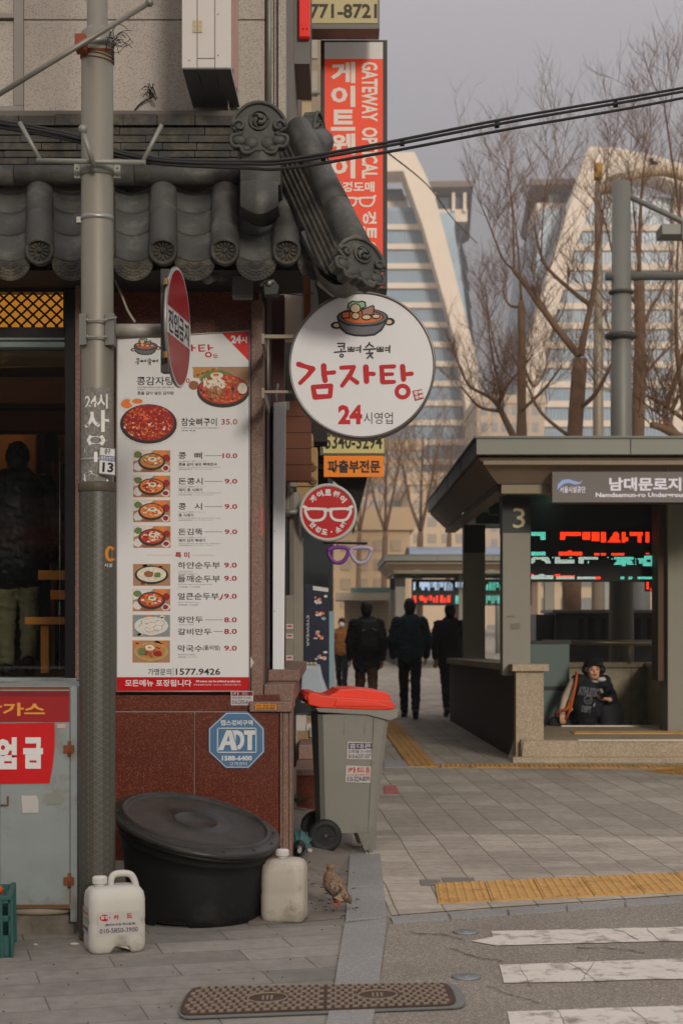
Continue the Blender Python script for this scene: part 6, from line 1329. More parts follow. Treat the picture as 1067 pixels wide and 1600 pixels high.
# plinth steps of the neighbouring entrance
st = thing('stone_steps', (W(480, 0, 13).x, 13, 0), 'low red granite and beige stone entrance step behind the bin', 'step')
b = MB(); a, c2 = W(462, 0, 12.75), W(515, 0, 12.75); b.box(a.x, c2.x, 12.75, 15.5, -.02, W(0, 1206, 12.75).z - .03); b.build('plinth', red_gran, st)
b = MB(); z_ = W(0, 1206, 12.75).z; b.box(a.x - .01, c2.x + .01, 12.73, 15.5, z_ - .029, z_ + .02); b.box(a.x, c2.x - .02, 13.6, 15.5, z_ + .021, z_ + .14); b.build('tread', pink_gran, st, bevel=.008)
b = MB(); a, c2 = W(459, 1250, 12.7), W(463, 1200, 12.7); b.box(a.x, c2.x, 12.7, 12.74, 0, c2.z); b.build('edge_strip', M('pale_strip', (160, 150, 140), .7), st)
# stacked parcels, display rack, draped table
b = MB(); rr_ = random.Random(4)
for x0, x1, y0, y1 in ((462, 478, 1118, 1142), (476, 498, 1120, 1132), (478, 490, 1131, 1142), (484, 498, 1136, 1152), (480, 488, 1146, 1160)): a, c2 = W(x0, y1, 14.2), W(x1, y0, 14.2); b.box(a.x, c2.x, 14.2 + rr_.uniform(0, .2), 14.6, a.z, c2.z, rr_.randint(0, 2))
a = W(462, 0, 14.2); b.box(a.x, W(498, 0, 14.2).x, 14.25, 14.6, .2, W(0, 1141, 14.2).z, 1)
tag(b.build('parcel_pile', [wht, M('cardboard', (136, 112, 84), .8), M('grey_parcel', (110, 116, 116), .7)], bevel=.008), 'small pile of pale parcels on the entrance step behind the bin', 'parcels')
dk = thing('poster_stand', W(494, 1062, 14.8), 'dark blue upright poster stand with small product pictures', 'display stand')
b = MB(); q = [(476, 1040), (513, 1075), (513, 918), (476, 912)]; b.prism([W(x, y, 14.8) for x, y in q], (.0, .12, 0)); b.build('panel', M('stand_navy', (16, 22, 44), .4, n=.15), dk, bevel=.004)
b = MB(); P = FP(14.8, .002); rr_ = random.Random(8)
b.fpoly(P, [(489, 915.5), (513, 919), (513, 925), (489, 922)], 0, 1)
for y in (936, 962, 992, 1024):
    for k in range(7): b.fell(P, 491 + rr_.uniform(0, 18), y + rr_.uniform(-5, 6), rr_.uniform(1.5, 4), rr_.uniform(1.5, 3.5), rr_.randint(0, 3), 1 + k * .1, 9)
b.ftext(lambda u, v, l=0: P(481 - v, u, l), 'EYEWEAR', 962, -2, 1010, 2, 0, 1); b.build('picture', [M('pic_white', (186, 182, 176), .5), M('pic_pink', (184, 150, 140), .5), M('pic_teal', (110, 150, 160), .5), M('pic_orange', (196, 110, 60), .5)], dk)
tb = thing('draped_table', W(492, 1100, 14.0), 'small table under a pale blue-white cloth in front of the poster stand', 'table')
b = MB(); rings = []
for y, x0, x1, d in ((1040, 472, 499, 0), (1060, 471, 503, .02), (1085, 470, 512, .05), (1098, 470, 520, .08)):
    p0_, p1_ = W(x0, y, 14.0), W(x1, y, 14.0); rings.append([Vector((p0_.x, 14.0 - d, p0_.z)), Vector((p1_.x, 14.0 - d, p0_.z)), Vector((p1_.x, 14.5 + d, p0_.z)), Vector((p0_.x, 14.5 + d, p0_.z))])
b.loft(rings[::-1], 0, False); b.build('cloth', M('pale_cloth', (148, 156, 164), .8, n=.1, bump=.3, bs=8), tb, bevel=.02)
b = MB(); 
for k in range(4): b.ell(W(474 + k * 6, 1037, 14.1), (.02, .02, .015), 10, 6)
tag(b.build('trinket_row', M('trinket', (150, 140, 110), .4)), 'row of tiny round trinkets on the draped table', 'trinkets')
b = MB(); a, c2 = W(514, 1055, 18), W(522, 955, 18); b.box(a.x, c2.x, 18, 18.06, a.z - .3, c2.z); tag(b.build('pale_banner', M('pale_blue_banner', (120, 142, 150), .6)), 'narrow pale blue banner stand beside the dark shop front', 'banner')
# ================================================================ UNDERGROUND ENTRANCE SHELTERS
fascia = M('fascia_grey', (118, 118, 108), .5, .1, n=.1, ns=2); soffit = M('soffit_brown', (140, 122, 104), .75, n=.15, ns=3); beam = M('beam_beige', (140, 128, 106), .7, n=.1)
colm = M('column_grey', (132, 128, 116), .7, n=.12, ns=3, stretch=(1, 1, .4)); darkp = M('dark_panel_shelter', (40, 42, 40), .5); stone = granite('beige_granite', (132, 116, 94), (166, 148, 122), (190, 174, 150), 120, .7); planks = M('dark_plank_wall', (62, 52, 42), .7, n=.35, ns=5, stretch=(1, 6, .3))
ceil_ = M('teal_ceiling', (110, 144, 130), .5, n=.1); tile_w = pavers('wall_tile', (168, 158, 134), (182, 170, 146), (122, 112, 96), .62, .55, 'X', msize=.006)
def shelter(dx, dy, label, front=True, L=9.6):
    o = thing('entrance_shelter', (4.2 + dx, 21 + dy, 0), label, 'shelter', 'underground entrance shelters along the pavement')
    V = lambda x, y, z: Vector((x + dx, y + dy, z))
    x0, x1, y0, y1, zt, zb = 1.376, 8.2, 17.0, 17 + L, 3.377, 3.194
    b = MB(); b.box(x0 + dx, x1 + dx, y0 + dy, y1 + dy, zb, zt - .02); b.box(x0 - .02 + dx, x1 + .02 + dx, y0 - .02 + dy, y1 + .02 + dy, zt - .02, zt + .005, 1)
    rf = b.build('roof', [fascia, M('fascia_cap', (96, 96, 90), .5, .2)], o, bevel=.004)
    b = MB()
    for x in (2.95, 4.6, 6.2): b.box(x - .004 + dx, x + .004 + dx, y0 - .004 + dy, y0 + .01 + dy, zb + .005, zt - .022)
    for y in (19.2, 21.6, 24.): b.box(x0 - .004 + dx, x0 + .01 + dx, y - .004 + dy, y + .004 + dy, zb + .005, zt - .022)
    b.build('fascia_joint', dark_void, rf)
    b = MB(); t = [(x0 + .03, y0 + .10), (x1 - .03, y0 + .10), (x1 - .03, y1 - .05), (x0 + .03, y1 - .05)]; q = [(x0 + .26, y0 + .46), (x1 - .26, y0 + .46), (x1 - .26, y1 - .3), (x0 + .26, y1 - .3)]
    for i in range(4): j = (i + 1) % 4; b.poly([V(*t[i], 3.17), V(*t[j], 3.17), V(*q[j], 2.93), V(*q[i], 2.93)], 0)
    b.build('soffit', [soffit], rf)
    b = MB(); b.box(x0 + .08 + dx, x1 - .08 + dx, y0 + .12 + dy, y0 + .2 + dy, 3.10, 3.145); b.box(x0 + .30 + dx, x1 - .3 + dx, y0 + .48 + dy, y0 + .7 + dy, 2.83, 2.925); b.box(x0 + .26 + dx, x0 + .42 + dx, y0 + .7 + dy, y1 - .3 + dy, 2.86, 2.925); b.build('edge_beam', beam, rf, bevel=.006)
    b = MB(); b.box(x0 + .44 + dx, x1 - .4 + dx, y0 + .75 + dy, y1 - .3 + dy, 2.95, 2.99, 0)
    for y in (18.6, 20.6, 22.6): b.box(x0 + .45 + dx, x1 - .4 + dx, y + dy, y + .12 + dy, 2.80, 2.95, 1)
    b.build('ceiling', [ceil_, M('teal_beam', (48, 64, 58), .5)], o)
    b = MB(); b.box(2.35 + dx, 2.5 + dx, 18.2 + dy, 19.6 + dy, 2.915, 2.94); b.box(4.6 + dx, 4.75 + dx, 18.2 + dy, 19.2 + dy, 2.915, 2.94); b.build('ceiling_lamp', emitm('fluorescent', (170, 226, 205), 1.2), o)
    for (cx, cy, w) in ((1.885, 17.95, .30), (1.885, 23.6, .30), (3.97, 19.0, .5), (6.4, 17.95, .30)):
        b = MB(); b.box(cx - w / 2 + dx, cx + w / 2 + dx, cy + dy, cy + w + dy, .0 if cy > 18 else .9, 2.84); c_ = b.build('column', colm, o, bevel=.008)
        if cx < 2: b = MB(); b.box(cx - w / 2 - .003 + dx, cx + w / 2 + .003 + dx, cy - .003 + dy, cy + w + .003 + dy, 2.44, 2.838); b.build('number_panel', darkp, c_)
        if cx > 3.5 and cx < 4: b = MB(); b.box(cx - w / 2 - .09 + dx, cx - w / 2 - .002 + dx, cy + .1 + dy, cy + w + dy, .8, 2.84); b.build('dark_side_strip', M('dark_side_strip', (84, 62, 46), .7), c_)  # darker brown strip down the column's left side
    # parapet: dark planked flank, stone end pier and coping
    b = MB(); P0, P1 = G(803, 1186), G(702, 1126)
    P0 = Vector((1.86, 17.92, 0)); P1 = Vector((1.60, 24.6, 0))
    def pw(a, c, t, m, z0a, z0c): return None
    b.prism([V(P0.x, P0.y, -.05), V(P1.x, P1.y, -.05), V(P1.x, P1.y, .84), V(P0.x, P0.y, .95)], (.24, 0, 0)); b.build('flank_wall', planks, o, bevel=.004)
    b = MB(); b.box(P0.x - .006 + dx, 2.15 + dx, 17.72 + dy, 17.919 + dy, .0, .955); b.build('end_pier', stone, o, bevel=.006)
    b = MB(); b.prism([V(P0.x - .05, 17.66, .956), V(2.20, 17.66, .956), V(2.10, P1.y, .846), V(P1.x - .05, P1.y, .846)], (0, 0, .075)); b.build('coping', stone, o, bevel=.008)
    if not front: return o
    # front step, tactile strip, metal nosings
    b = MB(); b.prism([V(1.90, 17.62, .224), V(8.6, 17.62, .224), V(8.6, 19.94, .224), V(1.90, 19.94, .224)], (0, 0, -.23)); b.box(1.80 + dx, 8.6 + dx, 17.50 + dy, 17.619 + dy, -.01, .055)
    b.prism([V(1.78, 17.9, .0), V(1.90, 17.6, .0), V(1.92, 17.6, .22), V(1.86, 17.9, .25)], (.05, 0, 0)); b.build('step', stone, o, bevel=.006)
    b = MB(); b.box(2.5 + dx, 8.5 + dx, 17.605 + dy, 17.64 + dy, .222, .236); b.box(2.62 + dx, 8.5 + dx, 19.85 + dy, 19.9 + dy, .222, .238); b.build('nosing', M('nosing_metal', (186, 176, 160), .4, .5), o)
    b = MB(); 
    for k in range(20): 
        for u in range(6):
            for v in range(5): b.box(2.64 + .3 * k + .05 * u + dx, 2.672 + .3 * k + .05 * u + dx, 18.66 + .055 * v + dy, 18.69 + .055 * v + dy, .235, .240)
    b.box(2.6 + dx, 8.4 + dx, 18.6 + dy, 18.95 + dy, .222, .235); b.build('tactile_strip', ytile, o)
    b = MB(); b.box(4.2 + dx, 4.208 + dx, 17.616 + dy, 17.63 + dy, .0, .223); b.box(6.2 + dx, 6.208 + dx, 17.616 + dy, 17.63 + dy, .0, .223); b.build('step_joint', dark_void, o)
    # stairwell: treads, side walls, rear parapet and rail
    b = MB()
    for k in range(14): b.box(2.56 + dx, 8.98 + dx, 19.95 + .3 * k + dy, 20.25 + .3 * k + dy, -4.0, .16 - .17 * (k + 1))
    b.build('stair', stone, o)
    b = MB(); b.box(2.50 + dx, 2.56 + dx, 19.95 + dy, 24.4 + dy, -4, .2); b.box(2.5 + dx, 9. + dx, 24.1 + dy, 24.3 + dy, -4, .80); b.box(4.42 + dx, 4.6 + dx, 20.9 + dy, 24.1 + dy, -3, .80); b.build('stair_wall', tile_w, o)
    b = MB(); b.box(2.45 + dx, 9.0 + dx, 24.04 + dy, 24.36 + dy, .80, .87); b.box(4.38 + dx, 4.64 + dx, 20.85 + dy, 24.04 + dy, .801, .869); b.build('wall_coping', stone, o, bevel=.006)
    b = MB(); b.tube([V(2.9, 24.0, 1.16), V(4.62, 24.0, 1.16)], .038, 12)
    for x in (3.0, 4.15): b.tube([V(x, 24.0, .86), V(x, 24.0, 1.15)], .016, 8)
    b.tube([V(4.5, 21.2, 1.15), V(4.3, 20.6, .8)], .03, 10); b.build('handrail', M('brushed_rail', (150, 136, 112), .35, .7), o)
    b = MB(); b.box(2.30 + dx, 2.83 + dx, 20.7 + dy, 21.0 + dy, .1, 1.20); b.box(2.28 + dx, 2.85 + dx, 20.68 + dy, 21.02 + dy, 1.2, 1.235, 1); b.box(2.29 + dx, 2.84 + dx, 20.692 + dy, 20.7 + dy, .62, .67, 1); b.build('teal_pier', [M('teal_pier', (92, 106, 100), .6, n=.1), darkp], o)
    return o
sh1 = shelter(0, 0, 'nearest flat-roofed underground entrance shelter with number 3 on its column')
sh2 = shelter(-.10, 32.5, 'second flat-roofed entrance shelter further up the street beyond the walkers', False)
P = FP(17.94, .002); b = MB(); b.ftext(P, '3', 801, 794, 820, 825, 0, 1, .0); 
cols_ = [o for o in sh1.children if o.name.startswith('column')]
n3 = b.build('number_three', M('number_gold', (190, 174, 136), .5), sh1)
b = MB(); P = FP(17.945, .002); b.frect(P, 791, 962, 804, 964, 0, 1); b.fpoly(P, [(797, 975), (812, 973), (812, 982), (799, 984)], 0, 1); b.build('column_smudge', M('column_smudge', (112, 106, 96), .7), sh1)
YN = 17.2; PN = FP(YN, .002)
sg = thing('shelter_name_sign', W(1010, 785, YN), 'long grey hanging name board with white lettering and blue wave emblem', 'sign')
b = MB(); a, c = W(862, 785, YN), W(1215, 737, YN); b.box(a.x, c.x, YN + .003, YN + .09, a.z, c.z); b.build('board', M('name_board_grey', (104, 98, 94), .5, n=.08), sg, bevel=.005)
b = MB()
for x in (906, 1042, 1180): p = W(x, 737, YN + .05); b.tube([p, p + Vector((0, 0, .10))], .006, 6)
b.build('hanger', steel, sg)
b = MB(); b.ftext(PN, '남대문로지하쇼핑센터', 951, 746, 1180, 767, 0, 1, .035); b.ftext(PN, 'Namdaemun-ro Underground Shopping Center', 930, 769.5, 1165, 779, 0, 1, .03)
b.fpoly(PN, [(870, 766), (871, 757), (878, 750), (888, 748.5), (898, 752), (905, 753.5), (910, 749.5), (906, 756), (898, 757.5), (888, 754.5), (880, 756), (874, 761)], 1, 1); b.ftext(PN, '서울시설공단', 874, 760, 914, 770, 0, 1.4, .02)
b.build('lettering', [M('name_white', (200, 192, 200), .5, emit=.12), M('name_blue', (132, 150, 196), .5, emit=.1)], sg)
# ---------------------------------------------------------------- LED boards
led_r = emitm('led_red', (255, 58, 22), 1.5); led_c = emitm('led_cyan', (110, 232, 205), .85); led_w = emitm('led_white', (205, 225, 210), .8); led_b = emitm('led_blue_white', (190, 215, 240), 1.1)
def led(o, Y, shapes, pitch, mats, jitter=0):
    P = FP(Y, .004); b = MB(); seen = set()
    def inside(x, y, pl):
        c = False
        for i in range(len(pl)):
            (x1, y1), (x2, y2) = pl[i], pl[i - 1]
            if (y1 > y) != (y2 > y) and x < (x2 - x1) * (y - y1) / (y2 - y1) + x1: c = not c
        return c
    for m, pl in shapes:
        xs = [p[0] for p in pl]; ys = [p[1] for p in pl]
        i0, i1 = int(min(xs) / pitch) - 1, int(max(xs) / pitch) + 2; j0, j1 = int(min(ys) / pitch) - 1, int(max(ys) / pitch) + 2
        for i in range(i0, i1):
            for j in range(j0, j1):
                if (i, j) in seen: continue
                x, y = i * pitch, j * pitch
                if inside(x, y, pl): seen.add((i, j)); b.fell(P, x, y, pitch * .36, pitch * .36, m, 1, 6)
    return b.build('lit_dots', mats, o)
YL = 19.5
lp = thing('led_board', W(932, 909, YL), 'black led display with red and cyan characters under the nearest shelter roof', 'led display')
b = MB(); a, c = W(826, 909, YL), W(1036, 829, YL); b.box(a.x, c.x, YL + .003, YL + .16, a.z, c.z); b.box(a.x, c.x, YL + .05, YL + .12, c.z, 2.96); b.build('case', M('led_black', (9, 9, 9), .5, n=.1), lp, bevel=.006)
def rc_(x0, y0, x1, y1): return [(x0, y0), (x1, y0), (x1, y1), (x0, y1)]
sh = []
q = lambda x, y: (820 + x * .2315, 800 + y * .2315)
def sq(m, x0, y0, x1, y1): sh.append((m, [q(x0, y0), q(x1, y0), q(x1, y1), q(x0, y1)]))
sq(1, 40, 138, 136, 166); sq(1, 100, 160, 134, 188)
sq(0, 236, 138, 374, 164); sq(0, 236, 160, 272, 185); sq(0, 388, 138, 440, 186); sq(0, 448, 138, 462, 200); sq(0, 468, 138, 500, 200); sq(0, 508, 138, 542, 202)
sh.append((0, [q(600, 136), q(628, 136), q(640, 202), q(556, 202)])); sq(0, 648, 138, 676, 204); sq(0, 676, 172, 698, 196); sq(0, 704, 138, 790, 164); sq(0, 756, 160, 788, 204); sq(0, 806, 138, 840, 204)
sq(1, 40, 268, 136, 296); sq(0, 230, 270, 384, 294); sq(0, 292, 260, 312, 272); sq(0, 468, 278, 500, 292); sq(0, 508, 278, 542, 292); sq(0, 578, 278, 670, 292); sq(0, 806, 278, 840, 290)
sh.append((2, [q(60, 300), q(150, 300), q(176, 346), q(140, 346), q(110, 322), q(70, 324), q(60, 346), q(40, 346), q(40, 318)])); sq(2, 198, 300, 232, 346); sq(2, 232, 320, 334, 346); sq(2, 358, 300, 494, 324); sq(2, 358, 320, 392, 346)
sq(1, 596, 300, 732, 324); sh.append((1, [q(620, 320), q(710, 320), q(732, 358), q(690, 358), q(664, 336), q(640, 358), q(598, 358)])); sq(1, 650, 340, 680, 366)
sh.append((1, [q(800, 298), q(860, 298), q(892, 330), q(860, 360), q(790, 360), q(756, 330)])); sh[-1:] = [(1, [q(800, 298), q(860, 298), q(860, 318), q(800, 318)]), (1, [q(760, 316), q(815, 310), q(815, 345), q(770, 345)]), (1, [q(845, 312), q(890, 318), q(885, 345), q(845, 345)]), (1, [q(790, 340), q(865, 340), q(850, 364), q(795, 364)])]
sq(2, 40, 430, 186, 452); sq(2, 90, 418, 126, 432); sq(0, 40, 422, 60, 432); sq(0, 200, 420, 232, 436); sq(2, 208, 438, 334, 452); sq(0, 236, 430, 330, 438); sq(2, 350, 438, 474, 452); sq(0, 470, 438, 506, 452); sq(1, 640, 440, 672, 452); sq(1, 698, 440, 724, 452); sq(1, 758, 440, 892, 452)
for x, y in ((186, 308), (740, 318), (740, 334), (740, 350), (555, 308), (584, 318), (426, 338), (305, 306)): sq(1, x - 5, y - 5, x + 6, y + 6)
led(lp, YL, sh, 2.05, [led_r, led_c, led_w])
b = MB(); tb2 = thing('small_led_sign', W(1022, 922, 21), 'small red led sign glowing beyond the rail behind the entrance', 'led display')
a, c = W(1008, 924, 21), W(1034, 909, 21); b.box(a.x, c.x, 21.01, 21.08, a.z, c.z); b.build('case', M('led_black', (9, 9, 9)), tb2)
led(tb2, 21, [(0, rc_(1010, 910, 1014, 922)), (0, rc_(1015, 919, 1020, 923)), (0, rc_(1018, 910, 1022, 922)), (0, rc_(1023, 912, 1032, 915)), (0, rc_(1022, 918, 1032, 921)), (0, rc_(1029, 910, 1032, 922))], 2.0, [led_r])
YL2 = 51.5; lp2 = thing('led_board', W(730, 945, YL2), 'black led display with white row over red row on the second shelter', 'led display')
b = MB(); a, c = W(643, 946, YL2), W(830, 905, YL2); b.box(a.x, c.x, YL2 + .01, YL2 + .2, a.z, c.z); b.build('case', M('led_black', (9, 9, 9)), lp2)
sh = []; rr_ = random.Random(3)
def row(m, xs, y0, y1):
    for x0, x1 in xs:
        x = x0
        while x < x1 - 1:
            w = rr_.uniform(2, 6); w = min(w, x1 - x); k = rr_.choice((0, 0, 1, 2))
            sh.append((m, rc_(x, y0 + (3 if k == 1 else 0), x + w * .8, y1 - (4 if k == 2 else 0)))); x += w + .4
row(3, ((646, 650), (655, 686), (687, 706), (712, 718), (721, 726)), 909, 922); row(0, ((646, 651), (656, 686), (687, 705)), 930, 942); row(1, ((712, 718), (722, 727), (759, 786)), 930, 943); row(1, ((759, 786), (790, 812)), 910, 922)
led(lp2, YL2, sh, 1.6, [led_r, led_c, led_w, led_b])
# ---------------------------------------------------------------- kiosks, planter box and street furniture behind
kb = thing('dark_kiosk', W(945, 1010, 28), 'low dark slatted metal kiosk behind the stairwell rail', 'kiosk')
b = MB(); a, c = W(868, 1035, 28), W(1032, 958, 28); b.box(a.x, c.x, 28, 29.6, -.0, c.z); b.box(a.x - .3, a.x - .002, 28.3, 29.6, 0, c.z - .02); b.build('body', M('kiosk_dark', (58, 58, 55), .35, n=.2), kb, bevel=.01)
b = MB(); b.box(a.x - .06, c.x + .05, 27.95, 29.7, c.z, c.z + .06); b.build('top', M('kiosk_top', (116, 114, 108), .4, .4), kb, bevel=.01)
b = MB()
for x in (903, 920, 938, 956, 974, 992, 1010): a2, c2 = W(x, 1000, 27.99), W(x + 8, 966, 27.99); b.box(a2.x, c2.x, 27.98, 27.998, a2.z, c2.z)
b.build('slot', M('kiosk_slot', (16, 16, 16), .5), kb)
def bollard_pole(x, Y, w, ztop, label, m_, cat='pole'):
    b = MB(); p = W(x, 0, Y); b.lathe([(w * 1.12, 0), (w * 1.1, 1.2), (w, 1.25), (w * .85, ztop), (0, ztop)], 20, 0, Matrix.Translation((p.x, Y, 0))); return b
YMS = 26.5
mast = thing('traffic_mast', (W(970, 0, YMS).x, YMS, 0), 'thick grey steel traffic mast with side arm and collar behind the shelter', 'mast')
mm = M('mast_grey', (110, 110, 103), .5, .2, n=.1, ns=3)
b = MB(); x = W(970, 0, YMS).x; b.lathe([(.205, 0), (.185, 3.0), (.172, W(0, 680, YMS).z), (.146, W(0, 285, YMS).z), (.0, W(0, 284, YMS).z)], 28, 0, Matrix.Translation((x, YMS, 0))); b.build('shaft', mm, mast)
b = MB(); b.tube([W(945, 432, YMS), W(1400, 428, YMS)], .07, 12); b.tube([W(984, 308, YMS), W(1064, 345, YMS), W(1300, 420, YMS)], .045, 10); a, c = W(975, 436, 29.7), W(1027, 422, 29.7); b.box(a.x, c.x, YMS - .3, YMS + .2, a.z, c.z); a, c = W(1002, 444, 29.7), W(1006, 420, 29.7); b.box(a.x, c.x, YMS - .35, YMS - .3, a.z, c.z); b.build('arm', mm, mast)
b = MB(); zc = W(0, 525, YMS).z; b.lathe([(.19, zc - .06), (.26, zc - .03), (.26, zc + .03), (.19, zc + .05)], 24, 0, Matrix.Translation((x, YMS, 0))); zc = W(0, 457, YMS).z; b.lathe([(.18, zc - .03), (.205, zc), (.18, zc + .03)], 24, 0, Matrix.Translation((x, YMS, 0))); b.build('collar', M('mast_collar', (64, 60, 56), .6), mast)
lpz = thing('street_lamp', (W(934, 0, 34).x, 34, 0), 'slim pale street lamp with curved cream arm beside the thick mast', 'street lamp')
b = MB(); b.lathe([(.15, 0), (.11, W(0, 650, 34).z), (.075, W(0, 285, 34).z), (0, W(0, 280, 34).z)], 16, 0, Matrix.Translation((W(934, 0, 34).x, 34, 0))); b.build('post', M('lamp_post_pale', (150, 138, 120), .5, .2), lpz)
b = MB(); b.tube(catmull([W(934, 296, 34), W(955, 293, 34), W(990, 273, 34), W(1030, 266, 34), W(1067, 274, 34), W(1140, 300, 34)], 5), [.11] * 6 + [.1] * 6 + [.12] * 14, 10); b.build('lamp_arm', M('lamp_arm_cream', (190, 168, 140), .5), lpz)
b = MB(); b.box(W(929, 0, 33.9).x, W(940, 0, 33.9).x, 33.8, 34.1, W(0, 281, 34).z, W(0, 258, 34).z); b.build('beacon', M('beacon_yellow', (190, 140, 50), .5), lpz, bevel=.02)
bb = MB(); p = W(1021, 258, 34); bb.ell(p, (.10, .07, .09), 12, 8); bb.ell(p + Vector((-.05, 0, .10)), .05, 10, 8); bb.ell(p + Vector((.06, 0, -.06)), (.06, .03, .11), 10, 6); bb.tube([p + Vector((-.09, 0, .10)), p + Vector((-.13, 0, .09))], [.014, .003], 5)
tag(bb.build('perched_bird', M('bird_dark', (40, 38, 38), .7)), 'small dark bird perched on the curved street lamp arm', 'bird')
for k, (x, Y, w, zt, lb) in enumerate(((941, 36, .16, 4.2, 'pale round post seen under the led display'), (1000, 33, .2, 4.5, 'thick grey round post seen under the led display, right of the pale post'))):
    b = bollard_pole(x, Y, w, zt, '', None); tag(b.build('round_post', [M('post_pale', (140, 140, 134), .6), M('post_dark', (92, 92, 88), .6)][k]), lb, 'post')
b = MB(); a, c = W(881, 945, 60), W(901, 918, 60); b.box(a.x, c.x, 60, 60.2, a.z, c.z); a, c = W(889, 1030, 60), W(892, 944, 60); b.box(a.x, c.x, 60.05, 60.12, 0, c.z); tag(b.build('teal_notice', M('teal_notice', (88, 140, 148), .5)), 'small teal notice board on a post far behind the entrance', 'notice board')
# far kiosk with shutters and glass-roofed arcade
fk = thing('shutter_kiosk', (W(568, 0, 62).x, 63, 0), 'beige shuttered kiosk with flat canopy far up the street', 'kiosk')
b = MB(); a, c = W(538, 0, 62), W(612, 940, 62); b.box(a.x, c.x, 62, 66, 0, c.z); b.build('wall', M('kiosk_beige', (150, 132, 104), .8, n=.1), fk)
b = MB(); 
for k in range(12): z = .6 + k * .15; b.box(W(545, 0, 61.9).x, W(606, 0, 61.9).x, 61.95, 62, z, z + .11)
b.build('shutter', M('shutter_tan', (136, 122, 98), .7), fk)
b = MB(); a, c = W(524, 938, 60.8), W(612, 926, 60.8); b.box(a.x, c.x, 60.8, 66, a.z, c.z); a2, c2 = W(549, 924, 61), W(612, 918, 61); b.box(a2.x, c2.x, 61, 66, c.z, c2.z, 1); b.build('canopy', [M('canopy_cream', (150, 138, 118), .7), M('canopy_teal', (76, 104, 100), .6)], fk)
ga = thing('arched_glass_canopy', (W(690, 0, 66).x, 70, 0), 'blue-grey arched canopy roof rising behind the second shelter', 'canopy')
b = MB(); a, c = W(640, 869, 66), W(800, 869, 66); rr2 = []
for x in (a.x, c.x): rr2.append([Vector((x, 66 + 3 * (1 - math.cos(math.pi * k / 12)), a.z + 1.2 * math.sin(math.pi * k / 12) * .4)) for k in range(13)])
b.loft(rr2, 0, True, False, False); b.build('roof', M('arcade_blue', (122, 132, 146), .3, n=.1), ga)
b = MB(); 
for x in (a.x + .3, (a.x + c.x) / 2, c.x - .3): b.tube([(x, 69, 0), (x, 69, a.z + .3)], .1, 8)
b.build('post', galv, ga)
# ================================================================ TOWERS AND FAR BUILDINGS
YTW = 340
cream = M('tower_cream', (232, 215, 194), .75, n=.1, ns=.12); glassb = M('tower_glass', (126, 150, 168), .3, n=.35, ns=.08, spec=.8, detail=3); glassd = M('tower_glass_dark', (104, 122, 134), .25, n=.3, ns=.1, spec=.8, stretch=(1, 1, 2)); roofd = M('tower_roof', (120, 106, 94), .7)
def TW(x, y, d=0): return W(x, y, YTW) + Vector((0, d, 0))
def sweep_band(o, outer, inner, nm, d0, d1):
    b = MB(); b.prism([TW(x, y, d0) for x, y in outer + inner[::-1]], (0, d1 - d0, 0)); return b.build(nm, cream, o)
lt = thing('office_tower', (W(640, 0, YTW).x, YTW, 0), 'cream and blue-glass office tower rising behind the round white restaurant sign', 'tower')
outer = [(560, 252), (645, 250), (662, 284), (679, 327), (691, 372), (705, 428), (718, 480), (738, 558), (752, 640), (762, 760), (770, 960)]
inner = [(560, 282), (628, 279), (640, 312), (658, 362), (671, 407), (682, 446), (697, 500), (712, 556), (724, 640), (733, 760), (740, 960)]
sweep_band(lt, outer, inner, 'curved_frame', -6, 3)
def blind(o, nm, xl, xr, y0, y1, pitch, frac, curve, flip):
    """glazed bands between cream spandrels, clipped to the curved frame"""
    g = MB(); s_ = MB(); fl = MB(); y = y0
    def edge(y):
        for (xa, ya), (xb, yb) in zip(curve, curve[1:]):
            if ya <= y <= yb: return xa + (xb - xa) * (y - ya) / (yb - ya + 1e-6)
        return curve[-1][0]
    while y < y1:
        e0, e1 = edge(y + pitch * frac), edge(y + pitch)
        if not flip: s_.prism([TW(xl, y + pitch * frac), TW(e0 + 6, y + pitch * frac), TW(e1 + 6, y + pitch), TW(xl, y + pitch)], (0, 3, 0))
        else: s_.prism([TW(e0 - 6, y + pitch * frac), TW(xr, y + pitch * frac), TW(xr, y + pitch), TW(e1 - 6, y + pitch)], (0, 3, 0))
        a, c = (xl, edge(y)) if not flip else (edge(y), xr)
        x = a + 3
        while x < c: p, q_ = TW(x, y + pitch * frac), TW(x + .35, y); fl.box(p.x, q_.x, YTW + .4, YTW + 1.2, p.z, q_.z); x += 5.5
        y += pitch
    s_.build('spandrel', cream, o); fl.build('mullion', M('mullion_blue', (120, 134, 140), .5), o)
b = MB(); b.prism([TW(x, y, .7) for x, y in ((470, 322), (655, 322), (712, 540), (738, 760), (745, 963), (470, 963))], (0, 40, 0)); b.build('glass_body', glassb, lt)
blind(lt, 'spandrel', 470, 0, 328, 900, 30.6, .72, inner[1:], False)
b = MB(); b.prism([TW(x, y, 3) for x, y in ((552, 300), (636, 300), (640, 325), (552, 325))], (0, 30, 0)); b.build('upper_storey', cream, lt)
b = MB(); b.prism([TW(x, y, 2.6) for x, y in ((552, 290), (629, 290), (634, 308), (552, 308))], (0, .3, 0)); b.build('window_band', M('tower_window_dark', (62, 70, 78), .2), lt)
b = MB(); b.prism([TW(x, y, 4) for x, y in ((676, 325), (712, 325), (712, 354), (724, 436), (740, 552), (756, 760), (770, 963), (700, 963))], (0, 2, 0)); b.build('side_glass', glassb, lt)
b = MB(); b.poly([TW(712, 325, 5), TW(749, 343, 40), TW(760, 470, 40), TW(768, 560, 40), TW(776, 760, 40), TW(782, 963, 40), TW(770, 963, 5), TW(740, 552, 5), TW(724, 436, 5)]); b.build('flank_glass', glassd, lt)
b = MB()
